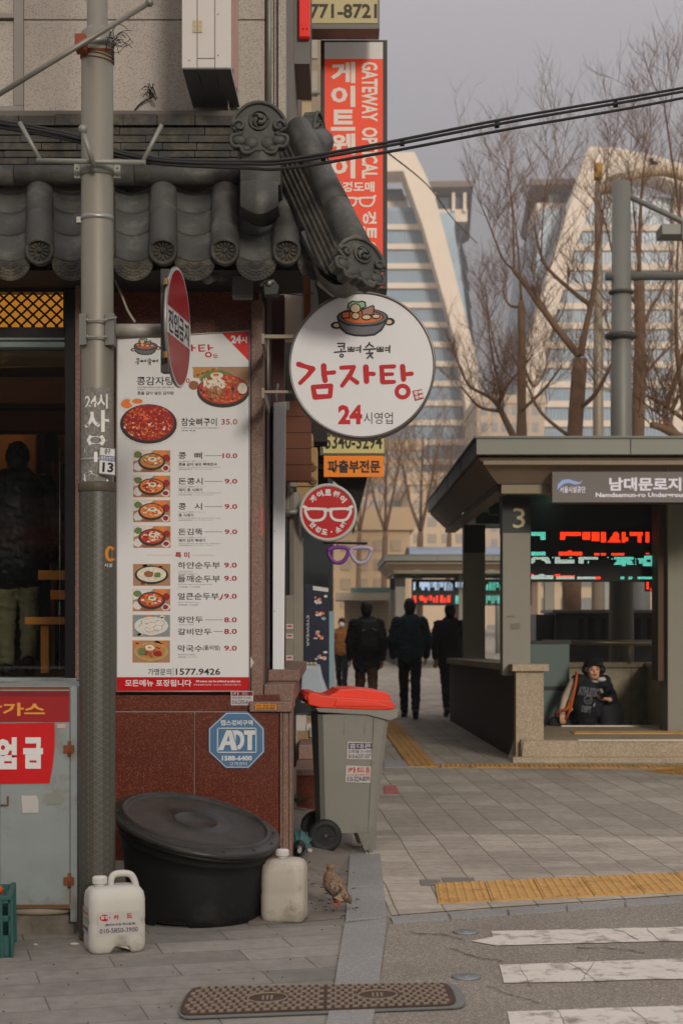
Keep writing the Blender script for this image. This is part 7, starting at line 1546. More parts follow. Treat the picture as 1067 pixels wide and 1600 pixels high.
for k in range(18): y = 350 + 31 * k; b.prism([TW(713 + (y - 325) * .125, y, 4.6), TW(750 + (y - 325) * .085, y + 12, 39.4), TW(750 + (y - 325) * .085, y + 16, 39.4), TW(713 + (y - 325) * .125, y + 5, 4.6)], (.3, -.6, 0))
b.build('floor_line', M('tower_floor_line', (44, 54, 62), .4), lt)
b = MB(); b.prism([TW(655, 281, 6), TW(742, 279, 6), TW(754, 313, 36), TW(745, 313, 40), TW(660, 300, 40)], (0, 0, 1.2)); b.build('crown_roof', roofd, lt)
b = MB(); b.prism([TW(x, y, 9) for x, y in ((668, 310), (735, 310), (735, 330), (675, 330))], (0, 24, 0), 0); b.prism([TW(x, y, 10) for x, y in ((664, 290), (728, 288), (730, 312), (668, 312))], (0, 20, 0), 1)
for x in (679, 710, 728): b.prism([TW(x, 285, 8), TW(x + 5, 285, 8), TW(x + 5, 315, 8), TW(x, 315, 8)], (0, 1, 0), 0)
b.build('crown_storey', [cream, M('tower_window_dark', (62, 70, 78))], lt)
rt = thing('office_tower', (W(960, 0, YTW).x, YTW, 0), 'cream and blue-glass office tower behind the bare trees and steel mast', 'tower')
outer = [(1300, 330), (1120, 285), (1067, 272), (1020, 257), (951, 243), (913, 242), (902, 275), (888, 318), (872, 368), (856, 422), (840, 473), (822, 536), (806, 620), (794, 740), (786, 963)]
inner = [(1300, 380), (1120, 330), (1067, 306), (1020, 288), (960, 282), (938, 290), (916, 334), (902, 372), (891, 397), (878, 450), (863, 495), (850, 551), (837, 621), (826, 740), (818, 963)]
sweep_band(rt, outer, inner, 'curved_frame', -6, 3)
b = MB(); b.prism([TW(x, y, .7) for x, y in ((935, 296), (1067, 310), (1300, 384), (1300, 963), (822, 963), (845, 600), (900, 390))], (0, 40, 0)); b.build('glass_body', glassb, rt)
blind(rt, 'spandrel', 0, 1300, 330, 900, 30.6, .68, inner[5:], True)
b = MB()
for x in (1050, 1130): b.prism([TW(x, 312, -1), TW(x + 14, 314, -1), TW(x + 14, 963, -1), TW(x, 963, -1)], (0, 3, 0))
b.build('pilaster', cream, rt)
b = MB(); b.prism([TW(x, y, 4) for x, y in ((851, 318), (888, 318), (822, 560), (800, 760), (795, 963), (770, 963), (790, 760), (815, 560), (834, 440))], (0, 2, 0)); b.build('side_glass', glassb, rt)
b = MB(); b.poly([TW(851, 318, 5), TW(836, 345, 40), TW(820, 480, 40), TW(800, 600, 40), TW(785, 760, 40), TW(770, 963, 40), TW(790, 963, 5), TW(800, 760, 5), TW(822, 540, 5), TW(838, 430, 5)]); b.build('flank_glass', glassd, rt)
b = MB(); b.prism([TW(905, 276, 6), TW(833, 277, 6), TW(842, 307, 36), TW(850, 307, 40), TW(900, 300, 40)], (0, 0, 1.2)); b.build('crown_roof', roofd, rt)
b = MB(); b.prism([TW(x, y, 9) for x, y in ((846, 300), (893, 300), (886, 320), (850, 320))], (0, 24, 0), 0); b.prism([TW(x, y, 10) for x, y in ((866, 284), (898, 284), (894, 298), (866, 298))], (0, 20, 0), 1); b.build('crown_storey', [cream, M('tower_window_dark', (62, 70, 78))], rt)
rr_ = random.Random(21)
def lowblock(x0, x1, ytop, Y, label, col, wcol, pitch=(14, 20), nm='far_building'):
    o = thing(nm, (W((x0 + x1) / 2, 0, Y).x, Y, 0), label, 'building'); a, c = W(x0, 0, Y), W(x1, ytop, Y)
    b = MB(); b.box(a.x, c.x, Y, Y + 30, 0, c.z); b.box(a.x - .3, c.x + .3, Y - .4, Y + 30, c.z - 1.2, c.z + .3); b.build('wall', M(label[:14] + '_wall', col, .8, n=.1, ns=.2), o)
    y = ytop + 14; spots = []
    while y < 935:
        x = x0 + 6
        while x < x1 - pitch[0] * .7: spots.append((x, y)); x += pitch[0]
        y += pitch[1]
    spots.sort(key=lambda p: p[1]); wm = M(label[:14] + '_win', wcol, .25, n=.3, ns=.3); p0_ = None; rest = MB()
    for k, (x, y) in enumerate(spots):
        p, q_ = W(x, y + pitch[1] * .55, Y), W(x + pitch[0] * .62, y, Y)
        if k == 0: b = MB(); b.box(p.x, q_.x, Y - .1, Y + .5, p.z, q_.z); w0 = b.build('window', wm, o); p0_ = p
        elif k < 99: w_ = w0.copy(); COL.objects.link(w_); w_.parent = o; w_.location = p - p0_
        else: rest.box(p.x, q_.x, Y - .1, Y + .5, p.z, q_.z)
    if rest.v: rest.build('window', wm, o)['kind'] = 'stuff'
    return o
lowblock(440, 660, 690, 230, 'wide sand coloured office block with blue-grey windows beyond the alley signs', (190, 164, 134), (142, 148, 150), (12, 26))
lowblock(640, 760, 742, 200, 'low cream block with strip windows left of the nearest shelter roof', (202, 178, 148), (160, 150, 138), (22, 26))
lowblock(745, 850, 620, 300, 'distant beige block between the two towers', (196, 174, 148), (150, 146, 142), (16, 26))
lowblock(840, 1250, 880, 120, 'low pale shopfront row seen beneath the led display', (190, 168, 140), (122, 122, 120), (30, 40))
lowblock(500, 640, 800, 110, 'low tan building at the far end of the pavement', (178, 152, 120), (150, 132, 110), (26, 30))
# ================================================================ BARE TREES
bark = M('bark_brown', (108, 84, 64), .9, n=.45, ns=7, bump=.3, bs=20); twigm = M('twig_brown', (118, 92, 70), .9, n=.2)
def tree(name, label, Y, trunk, limbs, seed, nsh=10, L=(1.4, 3.4), up=.75, depth=2.2):
    """trunk / limbs: lists of (x, y, depth offset, radius); long upright shoots with side twigs fill the crown"""
    t0 = W(trunk[0][0], 0, Y); o = thing(name, (t0.x, Y, 0), label, 'tree', 'bare trees behind the shelter'); r_ = random.Random(seed)
    def P(p): return W(p[0], p[1], Y) + Vector((0, p[2], 0))
    b = MB(); pts = [P(p) for p in trunk]; pts[0].z = -.05; rs = [p[3] * .72 for p in trunk]
    b.tube(catmull(pts, 4), [rs[min(len(rs) - 1, i // 4)] for i in range((len(pts) - 1) * 4 + 1)], 9); tr = b.build('trunk', bark, o)
    b = MB(); tw = MB()
    def shoot(p, d, L_, r, lv):
        k = (5, 3, 2)[lv]; q = [p]; dd = d.normalized()
        for i in range(k):
            dd = (dd + Vector((r_.uniform(-.22, .22), r_.uniform(-.22, .22), r_.uniform(-.05, .25)))).normalized(); q.append(q[-1] + dd * (L_ / k))
        tw.twig(q, r, 4 if lv == 0 else 3)
        if lv < 2:
            for i in range((8 if lv == 0 else 4) if Y < 60 else 4):
                f = r_.uniform(.15, .98); i0 = min(k - 1, int(f * k)); pp = q[i0].lerp(q[i0 + 1], f * k - i0)
                dv = (q[i0 + 1] - q[i0]).normalized(); sd = Vector((r_.uniform(-1, 1), r_.uniform(-1, 1), r_.uniform(-.2, .7))).normalized()
                shoot(pp, dv * .75 + sd * .8, L_ * r_.uniform(.3, .65), r * .62, lv + 1)
    for lm in limbs:
        pts = catmull([P(p) for p in lm], 4); n = len(pts); rs = [(lm[0][3] + (lm[-1][3] - lm[0][3]) * i / (n - 1)) * .54 for i in range(n)]
        b.tube(pts, rs, 7)
        for k in range(int(nsh * .72)):
            f = r_.uniform(.25, 1) if k else 1.0; i0 = min(n - 2, int(f * (n - 1))); pp = pts[i0].lerp(pts[i0 + 1], f * (n - 1) - i0); dv = (pts[i0 + 1] - pts[i0]).normalized()
            a = Vector((r_.uniform(-1, 1), r_.uniform(-1, 1) * .8, r_.uniform(-.2, 1.0))).normalized()
            shoot(pp, dv * .4 + a * 1.0 + Vector((0, 0, up * .7)), r_.uniform(*L) * .52, max(.0085, rs[i0] * .24) if Y < 60 else rs[i0] * .3, 0)
    b.build('limb', bark, o); tw.build('twigs', twigm, o, raw=True); return o
tree('bare_tree', 'bare tree with forked low limbs, furthest left above the shelter roof', 34, [(800, 0, 0, .2), (803, 900, 0, .2), (806, 690, 0, .17)],
     [[(806, 690, 0, .15), (790, 655, .1, .12), (779, 630, .2, .10)], [(779, 630, .2, .10), (765, 615, .4, .07), (738, 596, .7, .05), (722, 560, 1, .03)], [(781, 628, .2, .09), (790, 605, 0, .07), (812, 580, -.2, .05), (828, 560, -.4, .03)], [(779, 640, .2, .08), (745, 640, -.5, .05), (716, 612, -.8, .03)], [(783, 610, .2, .06), (770, 540, .4, .035), (763, 470, .5, .02)]], 5, 13, (1., 2.6))
tree('bare_tree', 'bare tree with straight slender upright trunk, second from the left', 37, [(818, 0, .4, .18), (818, 800, .4, .17), (816, 640, .2, .14), (815, 560, 0, .12), (814, 470, 0, .08)],
     [[(814, 480, 0, .07), (800, 474, .3, .06), (792, 462, .4, .05), (788, 448, .4, .03)], [(815, 560, 0, .07), (838, 600, .5, .03), (862, 560, .7, .02)], [(816, 640, 0, .08), (846, 612, -.4, .05), (870, 580, -.8, .03)], [(814, 470, 0, .06), (808, 380, 0, .04), (795, 270, .2, .015)], [(816, 600, 0, .05), (780, 560, .3, .03), (760, 440, .5, .015)]], 6, 12, (1.2, 3))
tree('bare_tree', 'largest bare tree with thick trunk forking into long bent limbs, left of the mast', 31, [(893, 0, 0, .25), (893, 850, 0, .23), (897, 690, 0, .20), (906, 560, 0, .185)],
     [[(905, 556, 0, .15), (880, 520, .2, .12), (844, 466, .4, .10), (828, 440, .5, .09), (806, 410, .6, .075)], [(806, 410, .6, .05), (790, 390, .7, .04), (768, 330, .8, .025), (752, 290, .9, .015)], [(808, 412, .6, .04), (804, 330, .4, .03), (795, 260, .2, .012)], [(906, 556, 0, .14), (912, 520, -.1, .12), (922, 470, -.2, .10), (930, 400, -.2, .07), (928, 340, -.1, .04)], [(920, 480, -.2, .09), (900, 455, .2, .075), (860, 410, .5, .06), (846, 370, .6, .045), (840, 335, .6, .03)], [(900, 640, 0, .1), (925, 620, -.3, .07), (950, 570, -.6, .05), (980, 500, -.8, .03)], [(900, 690, 0, .08), (850, 640, .5, .05), (830, 590, .8, .03)], [(928, 420, -.2, .05), (940, 330, -.2, .035), (948, 250, 0, .012)], [(850, 400, .5, .035), (856, 300, .5, .025), (880, 250, .4, .01)]], 7, 13, (1.2, 3.4))
tree('bare_tree', 'bare tree with dark upright trunk just right of the mast', 33, [(1000, 0, 0, .22), (998, 850, 0, .2), (996, 690, 0, .18), (999, 540, 0, .15), (998, 430, 0, .12)],
     [[(998, 440, 0, .1), (1000, 360, .1, .07), (1006, 280, .2, .04), (1012, 230, .2, .015)], [(999, 520, 0, .09), (1020, 480, .4, .06), (1045, 440, .7, .04), (1067, 380, .9, .02)], [(998, 480, 0, .08), (975, 430, .5, .05), (955, 340, .7, .03), (940, 290, .8, .012)], [(997, 600, 0, .08), (1030, 560, .5, .05), (1072, 520, .9, .03)], [(998, 430, 0, .05), (985, 330, -.3, .03), (975, 260, -.4, .012)], [(1000, 560, 0, .05), (960, 560, -.6, .03), (930, 500, -1, .015)]], 8, 14, (1.2, 3.2))
tree('bare_tree', 'bare leaning tree at the right edge of the picture', 29, [(1085, 0, 0, .25), (1080, 850, 0, .23), (1074, 690, 0, .18)],
     [[(1074, 690, 0, .16), (1030, 672, -.3, .11), (1010, 668, -.4, .10)], [(1074, 700, 0, .15), (1040, 650, .1, .11), (1060, 590, .3, .08), (1090, 500, .5, .05)], [(1076, 690, 0, .10), (1050, 560, -.4, .06), (1046, 440, -.6, .035), (1052, 300, -.6, .015)], [(1075, 660, 0, .08), (1000, 625, -.6, .05), (985, 660, -.8, .03)], [(1080, 600, 0, .07), (1075, 400, .3, .04), (1050, 180, .5, .015), (1045, 150, .5, .01)], [(1078, 560, 0, .06), (1110, 400, .3, .04), (1090, 200, .5, .012)]], 9, 14, (1.2, 3.4))
for k, (x, Y, s_, lb) in enumerate(((600, 85, 4, 'far bare tree behind the spectacles signs'), (655, 75, 5, 'far bare tree left of the nearest shelter, in front of the cream block'), (700, 95, 6, 'far bare tree just behind the nearest shelter roof edge'), (560, 100, 7, 'far bare tree nearest the red disc sign'))):
    tree('bare_tree', lb, Y, [(x, 0, 0, .24), (x, 900, 0, .2), (x + 2, 830, 0, .15)], [[(x + 2, 830, 0, .18), (x - 14, 780, 1, .12), (x - 24, 720, 2, .06)], [(x + 2, 830, 0, .18), (x + 14, 770, -1, .12), (x + 26, 700, -2, .06)], [(x + 2, 830, 0, .16), (x + 3, 760, 0, .1), (x + 6, 680, 0, .04)]], 30 + k, 22, (3, 7))
# ================================================================ PEOPLE
def blob(name, prims, m_, parent, vox=.009, smooth=3, fold=.0, fs=(11, 11, 26)):
    b = MB()
    for p in prims:
        if p[0] == 'c':
            _, a, c, ra, rc2 = p; a, c = Vector(a), Vector(c); k = max(2, int((c - a).length / .03)); b.tube([a.lerp(c, i / k) for i in range(k + 1)], [ra + (rc2 - ra) * i / k for i in range(k + 1)], 14); b.ell(a, ra, 14, 9); b.ell(c, rc2, 14, 9)
        elif p[0] == 'e': b.ell(p[1], p[2], 18, 12)
        elif p[0] == 'x': b.ell((0, 0, 0), p[2], 18, 12, 0, p[1])
    o = b.build(name, m_, parent, smooth_all=True)
    md = o.modifiers.new('r', 'REMESH'); md.mode = 'VOXEL'; md.voxel_size = vox; md.use_smooth_shade = True
    ms = o.modifiers.new('s', 'SMOOTH'); ms.factor = .5; ms.iterations = smooth
    dg = bpy.context.evaluated_depsgraph_get(); me = bpy.data.meshes.new_from_object(o.evaluated_get(dg)); o.modifiers.clear(); old = o.data; o.data = me; bpy.data.meshes.remove(old)
    if fold:                                   # cloth creases
        nrm_ = [v.normal.copy() for v in me.vertices]
        for v, vn in zip(me.vertices, nrm_):
            p = v.co
            n1 = mnoise.noise(Vector((p.x * fs[0], p.y * fs[1], p.z * fs[2]))) + .6 * mnoise.noise(Vector((p.x * fs[0] * 2.3 + 7, p.y * fs[1] * 2.3, p.z * fs[2] * 1.7 + p.x * 22)))
            v.co += vn * n1 * fold
    for pl in me.polygons: pl.use_smooth = True
    return o
skin = M('skin', (200, 150, 120), .5, n=.08, ns=12); hairm = M('black_hair', (22, 19, 18), .55, n=.4, ns=60, stretch=(1, 1, .2)); shoe = M('dark_shoe', (26, 24, 24), .5)
def hand(prims, X, s=1.):
    """palm, four unequal curled fingers and a side thumb; local -z runs from the wrist to the fingertips, x is the thumb side"""
    T = lambda x, y, z: X @ Vector((x * s, y * s, z * s))
    for i in range(4): prims.append(('c', T(-.010 + .0, 0, 0), T(-.030 + .02 * i, 0, -.085), .017 * s, .012 * s))
    for i, l in enumerate((.058, .072, .076, .066)):
        x = -.031 + .0205 * i; a, m, e = T(x, 0, -.088), T(x * 1.06, .012, -.088 - l * .55), T(x * 1.06, .03, -.088 - l * .95); prims += [('c', a, m, .0095 * s, .009 * s), ('c', m, e, .009 * s, .0078 * s)]
    a, m, e = T(.028, .002, -.03), T(.052, .014, -.062), T(.05, .03, -.092); prims += [('c', a, m, .0125 * s, .0105 * s), ('c', m, e, .0105 * s, .009 * s)]
def walker(name, loc, yaw, hgt, label, jacket, trousers, stride=.28, arms=((.0, -.12), (.0, .12)), arm_out=.06, long_coat=False, bulk=1., shoem=shoe, elbow=.05, front=False, hair='short', hidden_low=False):
    o = thing(name, loc, label, 'person', 'people on the pavement'); s = hgt / 1.75
    X0 = Matrix.Translation(loc) @ Matrix.Rotation(R(yaw), 4, 'Z') @ Matrix.Scale(s, 4)
    T = lambda x, y, z: X0 @ Vector((x, y, z))
    L_ = {}
    for sd, f in ((-1, stride), (1, -stride)):        # leading / trailing leg
        hip = (.085 * sd, 0, .93); knee = (.085 * sd, f * .5 + .03, .50); ank = (.08 * sd, f - (.08 if f < 0 else 0), .085 + (.05 if f < 0 else 0)); toe = (.085 * sd, ank[1] + .17, .03 if f > 0 else .035); heel = (.08 * sd, ank[1] - .05, .035 if f > 0 else .10)
        L_[sd] = (hip, knee, ank, toe, heel)
    A_ = {}
    for sd, (fo, sw) in ((-1, arms[0]), (1, arms[1])):
        sh_ = (.185 * sd, -.0, 1.42); el = (.235 * sd + arm_out * sd, sw * .5 - .03, 1.14); wr = (.225 * sd + arm_out * .6 * sd, sw + elbow, .90); A_[sd] = (sh_, el, wr)
    def limb(p, q, r0, r1): return ('c', T(*p), T(*q), r0 * s, r1 * s)
    body = [limb((0, .0, 1.0), (0, -.01, 1.18), .135, .115), limb((0, -.01, 1.18), (0, -.01, 1.38), .12, .13), limb((-.12, -.01, 1.40), (.12, -.01, 1.40), .075, .075), limb((0, -.01, 1.42), (0, .02, 1.56), .058, .054)]
    hc = Vector((0, .03, 1.622)); body += [('e', T(*hc), (.074 * s, .094 * s, .11 * s)), ('e', T(0, .055, 1.585), (.055 * s, .065 * s, .06 * s)), ('e', T(-.077, .03, 1.63), (.012 * s, .02 * s, .032 * s)), ('e', T(.077, .03, 1.63), (.012 * s, .02 * s, .032 * s)), ('e', T(0, .135, 1.625), (.013 * s, .016 * s, .022 * s))]
    for sd in (-1, 1):
        h, k, a, t, he = L_[sd]; body += [limb(h, k, .078, .052), limb(k, a, .052, .036), limb(a, t, .036, .03), limb(a, he, .036, .034)]
        p, e, w = A_[sd]; body += [limb(p, e, .048, .038), limb(e, w, .038, .026)]
        d = (T(*w) - T(*e)).normalized(); Xh = Matrix.Translation(T(*w)) @ (-d).to_track_quat('Z', 'Y').to_matrix().to_4x4() @ Matrix.Rotation(R(90), 4, 'Z'); hand(body, Xh, s)
    blob('body', body, skin, o, .0075 * s)
    cl = [limb((-.04, 0, .98 if not long_coat else .86), (-.035, -.01, 1.18), .15 * bulk, .145 * bulk), limb((.04, 0, .98 if not long_coat else .86), (.035, -.01, 1.18), .15 * bulk, .145 * bulk), limb((0, -.01, 1.18), (0, -.015, 1.37), .155 * bulk, .15 * bulk), limb((-.14 * bulk, -.01, 1.40), (.14 * bulk, -.01, 1.40), .088, .088), limb((-.07, 0, 1.46), (.07, 0, 1.46), .07, .07), limb((0, .0, 1.48), (0, .012, 1.545), .074, .066)]
    for sd in (-1, 1):
        p, e, w = A_[sd]; w2 = Vector(e).lerp(Vector(w), .95); cl += [limb(p, e, .074 * bulk, .064 * bulk), limb(e, tuple(w2), .064 * bulk, .048 * bulk)]
        cl += [limb((.075 * sd, 0, .96 if not long_coat else .80), (.08 * sd, 0, 1.1), .12 * bulk, .12 * bulk)]
    blob('jacket', cl, jacket, o, .012 * s, 4, .016)
    tr_ = [limb((0, 0, .96), (0, 0, 1.02), .13, .13)]
    for sd in (-1, 1):
        h, k, a, t, he = L_[sd]; a2 = Vector(k).lerp(Vector(a), .96); tr_ += [limb(h, k, .098, .074), limb(k, tuple(a2), .074, .060)]
    blob('trousers', tr_, trousers, o, .011 * s, 3, .013)
    for sd in (-1, 1):
        h, k, a, t, he = L_[sd]; blob('shoe', [limb(he, t, .05, .042), limb(a, he, .045, .048)], shoem, o, .008 * s, 2)
    hr = [('e', T(0, .012, 1.652), (.090 * s, .106 * s, .098 * s)), ('e', T(0, -.03, 1.605), (.080 * s, .068 * s, .085 * s))]
    if hair == 'short': hr += [('e', T(0, .05, 1.725), (.07 * s, .07 * s, .04 * s))]
    if hair == 'tail': hr += [('c', T(0, -.08, 1.62), T(0, -.11, 1.45), .04 * s, .03 * s)]
    blob('hair', hr, hairm, o, .008 * s, 2, .008, (40, 40, 25))
    return o
blk = M('black_cloth', (38, 38, 41), .85, n=.2, ns=8, bump=.2, bs=18); nvy = M('dark_teal_wool', (36, 56, 60), .9, n=.2, ns=8, bump=.2, bs=18); brn = M('brown_cloth', (92, 66, 48), .85, n=.2, ns=9, bump=.2, bs=20); blk2 = M('black_trousers', (20, 20, 22), .85, n=.2, bump=.2, bs=16)
g = G(640, 1122); walker('person', (g.x, g.y, 0), -2, 1.80, 'person in dark teal jacket and black trousers walking away, middle of the three', nvy, blk2, .34, ((0, .10), (0, .12)), .035, False, 1.1, elbow=.12)
g = G(703, 1118); walker('person', (g.x, g.y, 0), 0, 1.74, 'person in long black suit jacket walking away close to the entrance wall', blk, blk2, -.40, ((0, -.14), (0, .12)), .02, True, 1.02)
g = G(573, 1124); p1 = (g.x, g.y + .3, 0); walker('person', p1, 3, 1.76, 'person in black coat and brown trousers walking away with a backpack', blk, brn, .26, ((0, .1), (0, -.1)), .02, True, 1.12)
bk = thing('backpack', (p1[0], p1[1] - .2, 1.1), 'black backpack worn by the walker in brown trousers', 'backpack')
b = MB(); X = Matrix.Translation((p1[0] + .03, p1[1] - .24, 0)); rings = [rrect(.30, .16, .05, 4, 1.02), rrect(.34, .20, .06, 4, 1.06), rrect(.33, .19, .06, 4, 1.30), rrect(.28, .15, .06, 4, 1.44), rrect(.18, .08, .03, 4, 1.49)]
b.loft(rings, 0, True, True, True, X); b.build('bag', M('backpack_black', (30, 30, 32), .6, n=.2, ns=14), bk)
b = MB(); b.box(-.10, .12, -.115, -.095, 1.1, 1.2, 0, X); b.tube([X @ Vector(v) for v in ((-.12, -.10, 1.22), (0, -.118, 1.19), (.13, -.10, 1.23))], .008, 6); b.build('pocket', M('pocket_black', (40, 40, 42), .5), bk, bevel=.01)
b = MB(); b.tube([X @ Vector(v) for v in ((-.1, -.1, 1.33), (-.05, -.11, 1.34))], .007, 5); b.tube([X @ Vector(v) for v in ((.05, -.1, 1.36), (.12, -.1, 1.33))], .007, 5); b.build('reflective_tab', M('reflective_tab', (150, 150, 148), .4), bk)
g = Vector((W(534, 0, 34).x, 34, 0)); walker('person', (g.x, g.y, 0), 175, 1.50, 'small distant person in amber coat with a mask near the dark shop front', M('amber_coat', (128, 82, 40), .85, n=.1), blk2, .2, hair='short')
b = MB(); b.ell((g.x, g.y - .11, 1.37), (.055, .04, .05), 14, 10); tag(b.build('face_mask', M('mask_white', (180, 176, 170), .7)), 'white face mask on the small distant person in amber', 'mask')
# person standing inside the restaurant, back to the glass
walker('person', (W(28, 0, 11.6).x, 11.6, FZ), 10, 1.62, 'person in black jacket and khaki trousers standing inside the restaurant window', M('black_puffer', (20, 21, 24), .5, n=.3, ns=14), M('khaki_trousers', (112, 104, 80), .85, n=.22, ns=8, bump=.3, bs=14), .05, ((0, .1), (0, .1)), .05, True, 1.35)
# ---------------------------------------------------------------- person climbing out of the stairwell
def climber():
    Y = 20.25; base = W(915, 0, Y); s = 1.62 / 1.75; ztop = W(0, 1024, Y).z; loc = (base.x, Y, ztop - 1.56)
    o = thing('person', loc, 'person in dark sweatshirt with grey emblem, black hat and orange strap climbing the stairs', 'person', 'people on the pavement')
    k = Y / F
    Pp = lambda x, y, d=0.: W(x, y, Y) + Vector((0, d, 0))       # body landmarks, d metres behind the chest plane
    head = Pp(925.5, 1046, -.06); hr_ = .082
    lsh, rsh = Pp(900, 1062, .02), Pp(945, 1064, .02)
    hipz = loc[2] + .86 * s
    hipl, hipr = Vector((Pp(905, 0).x, Y + .16, hipz)), Vector((Pp(928, 0).x, Y + .16, hipz))
    body = [('c', Pp(914, 1075, .02), (hipl + hipr) / 2, .12, .13), ('c', lsh, rsh, .065, .065), ('c', Pp(922, 1064, .0), head, .052, .05)]
    body += [('x', Matrix.Translation(head) @ Matrix.Rotation(R(8), 4, 'Y') @ Matrix.Rotation(R(4), 4, 'X'), (.082, .090, .112)), ('e', head + Vector((.004, -.025, -.065)), (.062, .062, .055)), ('e', head + Vector((.0, -.095, -.014)), (.014, .018, .024)), ('e', head + Vector((.086, 0, -.01)), (.012, .02, .03)), ('e', head + Vector((-.086, 0, -.01)), (.012, .02, .03)), ('e', head + Vector((-.034, -.072, -.036)), (.024, .019, .02)), ('e', head + Vector((.038, -.072, -.036)), (.022, .018, .018))]
    lel, lwr = Pp(884, 1090, .03), Pp(877, 1112, -.02); lh = Pp(877, 1120, -.04)
    rel, rwr = Pp(957, 1092, .05), Pp(948, 1092, -.17)
    body += [('c', lsh, lel, .045, .04), ('c', lel, lwr, .04, .03), ('c', rsh, rel, .045, .04), ('c', rel, rwr, .04, .03)]
    for hp, sg in ((hipl, -1), (hipr, 1)):
        kn = hp + Vector((0, -.16 if sg > 0 else -.02, -.36)); an = Vector((kn.x, kn.y + (.0 if sg > 0 else .12), max(loc[2] + .09, kn.z - .38))); body += [('c', hp, kn, .075, .05), ('c', kn, an, .05, .036), ('c', an, an + Vector((0, -.16, -.05)), .036, .03)]
    hand(body, Matrix.Translation(lwr) @ Matrix.Rotation(R(-6), 4, 'Y'), .95)
    hand(body, Matrix.Translation(rwr) @ Matrix.Rotation(R(95), 4, 'Y') @ Matrix.Rotation(R(60), 4, 'Z'), .95)
    blob('body', body, skin, o, .007)
    b = MB(); f = head
    for sx in (-.034, .036): b.ell(f + Vector((sx, -.084, .004)), (.016, .008, .006), 12, 8, 0); b.tube([f + Vector((sx - .022, -.082, .024)), f + Vector((sx, -.090, .030)), f + Vector((sx + .022, -.082, .023))], .0042, 6, 0)
    b.build('eyes', M('eye_dark', (34, 24, 20), .4), o)
    b = MB(); b.ell(f + Vector((.003, -.089, -.060)), (.025, .009, .013), 14, 8); b.build('mouth', M('lips', (140, 66, 58), .5), o)
    swm = M('sweatshirt_charcoal', (28, 31, 36), .85, n=.2, ns=9, bump=.2, bs=18)
    cl = [('c', Pp(915, 1078, .02), Vector(((hipl.x + hipr.x) / 2, Y + .10, hipz + .02)), .145, .16), ('c', lsh + Vector((.02, 0, -.01)), rsh + Vector((-.02, 0, -.01)), .085, .085), ('e', Pp(911, 1100, .0), (.135, .14, .2)), ('e', Pp(928, 1100, .02), (.125, .13, .2)), ('c', rsh, rel, .075, .07), ('c', rel, rel.lerp(rwr, .8), .068, .05), ('c', Pp(912, 1062, .03), Pp(936, 1063, .03), .06, .06)]
    blob('sweatshirt', cl, swm, o, .011, 4, .010)
    blob('sleeve', [('c', lsh + Vector((-.025, 0, -.03)), lel, .062, .056), ('c', lel, lwr, .056, .042)], M('cream_sleeve', (178, 160, 142), .8, n=.1, bump=.2, bs=20), o, .009, 3)
    b = MB(); rings = []
    for z, r, dx in ((0, .060, 0), (.022, .075, .004), (.026, .062, .004)): rings.append([Pp(932, 1061, -.02) + Vector((r * 1.15 * math.cos(t) + dx, r * 1.0 * math.sin(t) - .01, z - .01 + .018 * math.cos(t) - .03 * (math.sin(t) < 0) * abs(math.sin(t)))) for t in [2 * math.pi * i / 20 for i in range(20)]])
    b.loft(rings, 0, True); b.ell(Pp(937, 1061, -.11), (.055, .03, .028), 12, 8); b.build('collar', M('white_collar', (186, 180, 170), .8), o)
    blob('trousers', [('c', hipl, hipl + Vector((0, -.02, -.36)), .095, .07), ('c', hipl + Vector((0, -.02, -.36)), hipl + Vector((0, .1, -.72)), .07, .055), ('c', hipr, hipr + Vector((0, -.16, -.36)), .095, .07), ('c', hipr + Vector((0, -.16, -.36)), hipr + Vector((0, -.16, -.7)), .07, .055), ('c', hipl, hipr, .11, .11)], blk2, o, .012, 3)
    for hp, dy in ((hipl, .1), (hipr, -.16)): blob('shoe', [('c', hp + Vector((0, dy + .03, -.76)), hp + Vector((0, dy - .15, -.78)), .05, .045)], shoe, o, .01, 2)
    hm = [('e', head + Vector((0, .03, .05)), (.112, .11, .085)), ('e', head + Vector((-.095, .0, .0)), (.050, .07, .062)), ('e', head + Vector((.095, .0, .0)), (.050, .07, .062)), ('e', head + Vector((0, .06, -.02)), (.10, .07, .09)), ('e', head + Vector((-.04, -.066, .062)), (.055, .03, .024)), ('e', head + Vector((.045, -.066, .062)), (.055, .03, .024))]
    blob('hair', hm, hairm, o, .008, 2, .008, (40, 40, 30))
    b = MB(); hx = Matrix.Translation(head + Vector((.0, .012, .075))) @ Matrix.Rotation(R(4), 4, 'Y') @ Matrix.Rotation(R(8), 4, 'X')
    b.lathe([(.118, -.01), (.116, .004), (.112, .012), (.108, .05), (.094, .085), (.056, .102), (0, .106)], 28, 0, hx); b.build('hat', M('hat_black', (17, 17, 18), .9, n=.2), o)
    Pc = lambda x, y, l=0: Pp(x, y, -.168 + .0011 * abs(x - 912) ** 1.4 * .6) + Vector((0, -.002 * l, 0))
    b = MB(); b.ftext(Pc, 'ATHLETIC', 900, 1073, 932, 1087, 0, 1, .06, .14); b.fring(Pc, 915, 1092.5, 6, 6, 1.6, 0, 1, 18); b.fline(Pc, [(912, 1093), (915, 1095), (918.5, 1091)], 1.4, 0, 1.5); b.ftext(Pc, 'DEPT', 905, 1102, 920, 1112, 0, 1, .06, .14)
    b.fline(Pc, [(924, 1103), (926, 1098)], 1.6, 1, 1.5); b.build('chest_print', [M('print_grey', (92, 94, 98), .8), M('print_pale', (150, 150, 150), .8)], o)
    b = MB(); b.fline(Pc, [(928, 1080), (944, 1075)], 1, 0); 
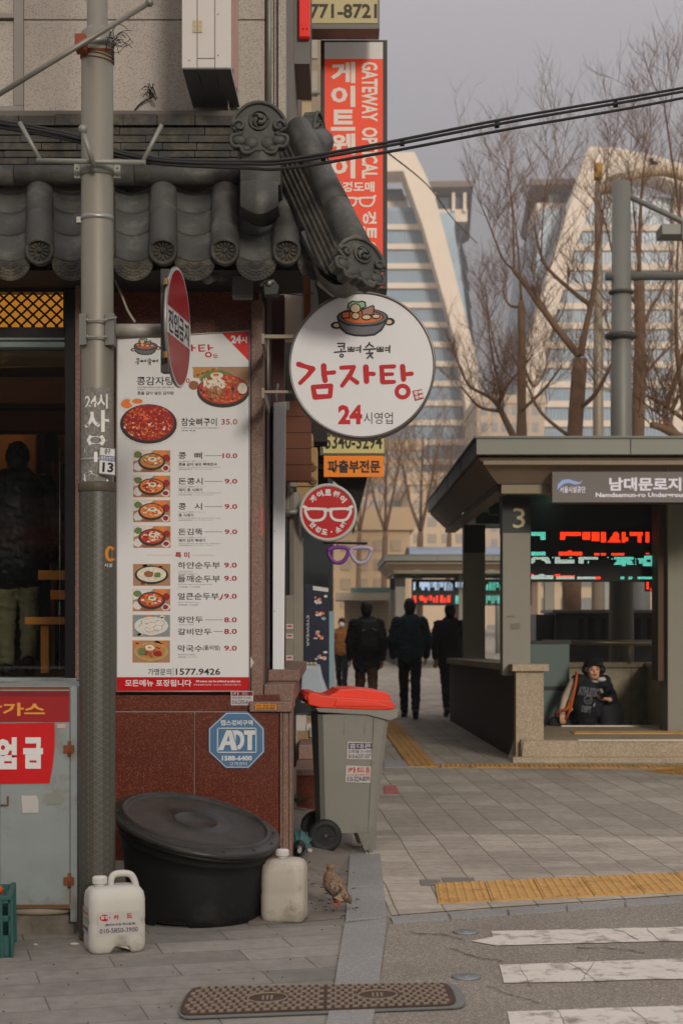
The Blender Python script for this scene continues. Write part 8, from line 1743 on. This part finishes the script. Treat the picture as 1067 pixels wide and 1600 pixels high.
    # phone in the raised hand, jacket over the arm, shoulder bag
    ph = MB(); X = Matrix.Translation(Pp(942, 1083, -.22)) @ Matrix.Rotation(R(-28), 4, 'Y') @ Matrix.Rotation(R(35), 4, 'X'); ph.box(-.075, .075, -.005, .005, -.038, .038, 0, X); tag(ph.build('phone', M('phone_black', (18, 18, 19), .25), bevel=.004), 'black phone held by the person climbing the stairs', 'phone')
    blob_o = thing('folded_jacket', Pp(958, 1133, .05), 'black jacket draped over the arm of the person on the stairs', 'jacket')
    blob('cloth', [('c', Pp(952, 1090, .06), Pp(962, 1118, .06), .09, .11), ('c', Pp(962, 1118, .06), Pp(958, 1145, .08), .11, .09), ('c', Pp(945, 1110, .0), Pp(950, 1140, .05), .09, .09)], blk, blob_o, .012, 4)
    sb_ = thing('shoulder_bag', Pp(880, 1135, .12), 'dark shoulder bag with orange strap worn by the person on the stairs', 'bag')
    blob('bag', [('c', Pp(868, 1132, .14), Pp(882, 1134, .12), .09, .10)], blk, sb_, .012, 3)
    b = MB(); q = catmull([Pp(900, 1051, .03), Pp(899, 1056, -.07), Pp(896, 1072, -.11), Pp(892, 1090, -.12), Pp(888, 1108, -.11), Pp(884, 1120, -.04), Pp(880, 1128, .04)], 5); b.tube(q, .017, 8); b.tube(catmull([Pp(890, 1092, -.09), Pp(884, 1106, -.1), Pp(872, 1112, -.04), Pp(868, 1118, .05)], 5), .02, 8); b.build('strap', M('orange_strap', (180, 84, 34), .7, n=.2), sb_)
    return o
climber()
# ================================================================ PIGEON
def pigeon():
    k = 8.86 / F; g = G(528, 1416, .03); o = thing('pigeon', (g.x, g.y, .03), 'mottled brown pigeon standing on the concrete facing left away', 'pigeon')
    Pp = lambda x, y, d=0.: Vector((W(x, 0, g.y).x, g.y + d, .03 + (1418 - y) * g.y / F))
    bodym = M('pigeon_brown', (122, 98, 78), .75, n=.35, ns=70, c2=(70, 54, 42), lo=.5, hi=.62); neckm = bodym
    pr = [('x', Matrix.Translation(Pp(524, 1389, .0)) @ Matrix.Rotation(R(33), 4, 'Y'), (.072, .047, .046)), ('c', Pp(515, 1377, .0), Pp(518, 1362, .0), .036, .021), ('c', Pp(516, 1372, 0), Pp(524, 1384, 0), .036, .044), ('e', Pp(516.5, 1357.5, .0), (.020, .019, .019)), ('c', Pp(530, 1394, 0), Pp(546, 1408, .0), .036, .016), ('c', Pp(523, 1400, 0), Pp(526, 1406, -.005), .018, .01)]
    blob('body', pr, bodym, o, .0032, 2)
    for sd, m_ in ((-1, 0), (1, 1)):
        b = MB(); sp = [(511, 1378), (520, 1374), (532, 1381), (541, 1392), (548, 1406), (544, 1410), (530, 1406), (519, 1399), (511, 1390)]
        c2 = [(p.x, p.y) for p in catmull([(x, y, 0) for x, y in sp + [sp[0]]], 4)]
        n = len(c2); ctr = (527, 1391)
        rings = [[Pp(ctr[0] + (x - ctr[0]) * f, ctr[1] + (y - ctr[1]) * f, sd * (.030 + .022 * (1 - f * f))) for x, y in c2] for f in (1, .92, .7, .4, .05)]; b.loft(rings, 0, True, True, True); wg = b.build('wing', M('wing_mottled', (134, 112, 92), .75, n=.4, ns=90, c2=(74, 58, 46), lo=.48, hi=.56), o)
        Pw = lambda x, y, l=0: Pp(x, y, sd * (.0535 - .00005 * ((x - 527) ** 2 + (y - 1391) ** 2)) + sd * .0006 * l)
        b = MB()
        b.fpoly(Pw, [(519, 1397), (526, 1393), (531, 1387), (535, 1390), (527, 1397), (521, 1401)], 0, 1); b.fpoly(Pw, [(521, 1402), (532, 1396), (547, 1407), (543, 1410), (530, 1407)], 1, 1); b.fpoly(Pw, [(533, 1393), (540, 1391), (547, 1404)], 2, 1.5)
        for q_ in range(16): b.fell(Pw, 515 + rnd.uniform(0, 18), 1379 + rnd.uniform(0, 14), rnd.uniform(.8, 2.2), rnd.uniform(.5, 1.2), rnd.choice((0, 2, 3)), 1 + .05 * q_, 7, .6, .4)
        b.build('wing_pattern', [M('wing_bar', (70, 60, 58), .7), M('wing_pale', (172, 142, 110), .7), M('wing_grey', (138, 124, 112), .7), M('wing_fleck', (160, 136, 110), .7)], wg)
    b = MB(); b.prism([Pp(541, 1402, .018), Pp(550, 1411, .018), Pp(548, 1415, .018), Pp(540, 1410, .018)], (0, -.036, .0)); b.build('tail', M('tail_brown', (104, 82, 66), .75, n=.2), o, bevel=.003)
    b = MB(); b.tube([Pp(512.5, 1358, -.0), Pp(509.5, 1360, 0)], [.006, .0015], 8); b.build('beak', M('beak_dark', (50, 44, 40), .5), o)
    b = MB(); b.ell(Pp(514.5, 1356.5, -.017), .0035, 8, 6); b.ell(Pp(514.5, 1356.5, .017), .0035, 8, 6); b.build('eye', M('eye_orange', (120, 60, 24), .3), o)
    fm = M('pigeon_leg', (176, 88, 60), .6)
    for (x, d, lift) in ((527, -.015, 0), (521, .03, .012)):
        b = MB(); q = g + Vector((0, 0, 0)); top = Pp(x - 1, 1407, d); an = Pp(x + 2, 1415.5 - lift * 200, d); b.tube([top, (top + an) / 2 + Vector((.003, 0, 0)), an], [.006, .004, .0045], 8)
        for t in (200, 160, 235, 20): e = an + Vector((.026 * math.cos(R(t)), .026 * math.sin(R(t)) * .8, -.008)); b.tube([an, (an + e) / 2 + Vector((0, 0, .002)), e], [.004, .0035, .0018], 6)
        b.build('leg', fm, o)
pigeon()
# ================================================================ AIR
b = MB(); b.box(-905, 905, -65, 1505, -5.5, 104)
hz = bpy.data.materials.new('haze'); hz.use_nodes = True; hn = hz.node_tree.nodes; hn.clear(); ho = hn.new('ShaderNodeOutputMaterial'); pv = hn.new('ShaderNodeVolumePrincipled')
pv.inputs['Color'].default_value = (.86, .84, .84, 1); pv.inputs['Density'].default_value = .0008; pv.inputs['Anisotropy'].default_value = .2
hz.node_tree.links.new(pv.outputs[0], ho.inputs['Volume'])
tag(b.build('haze', hz), kind='stuff')
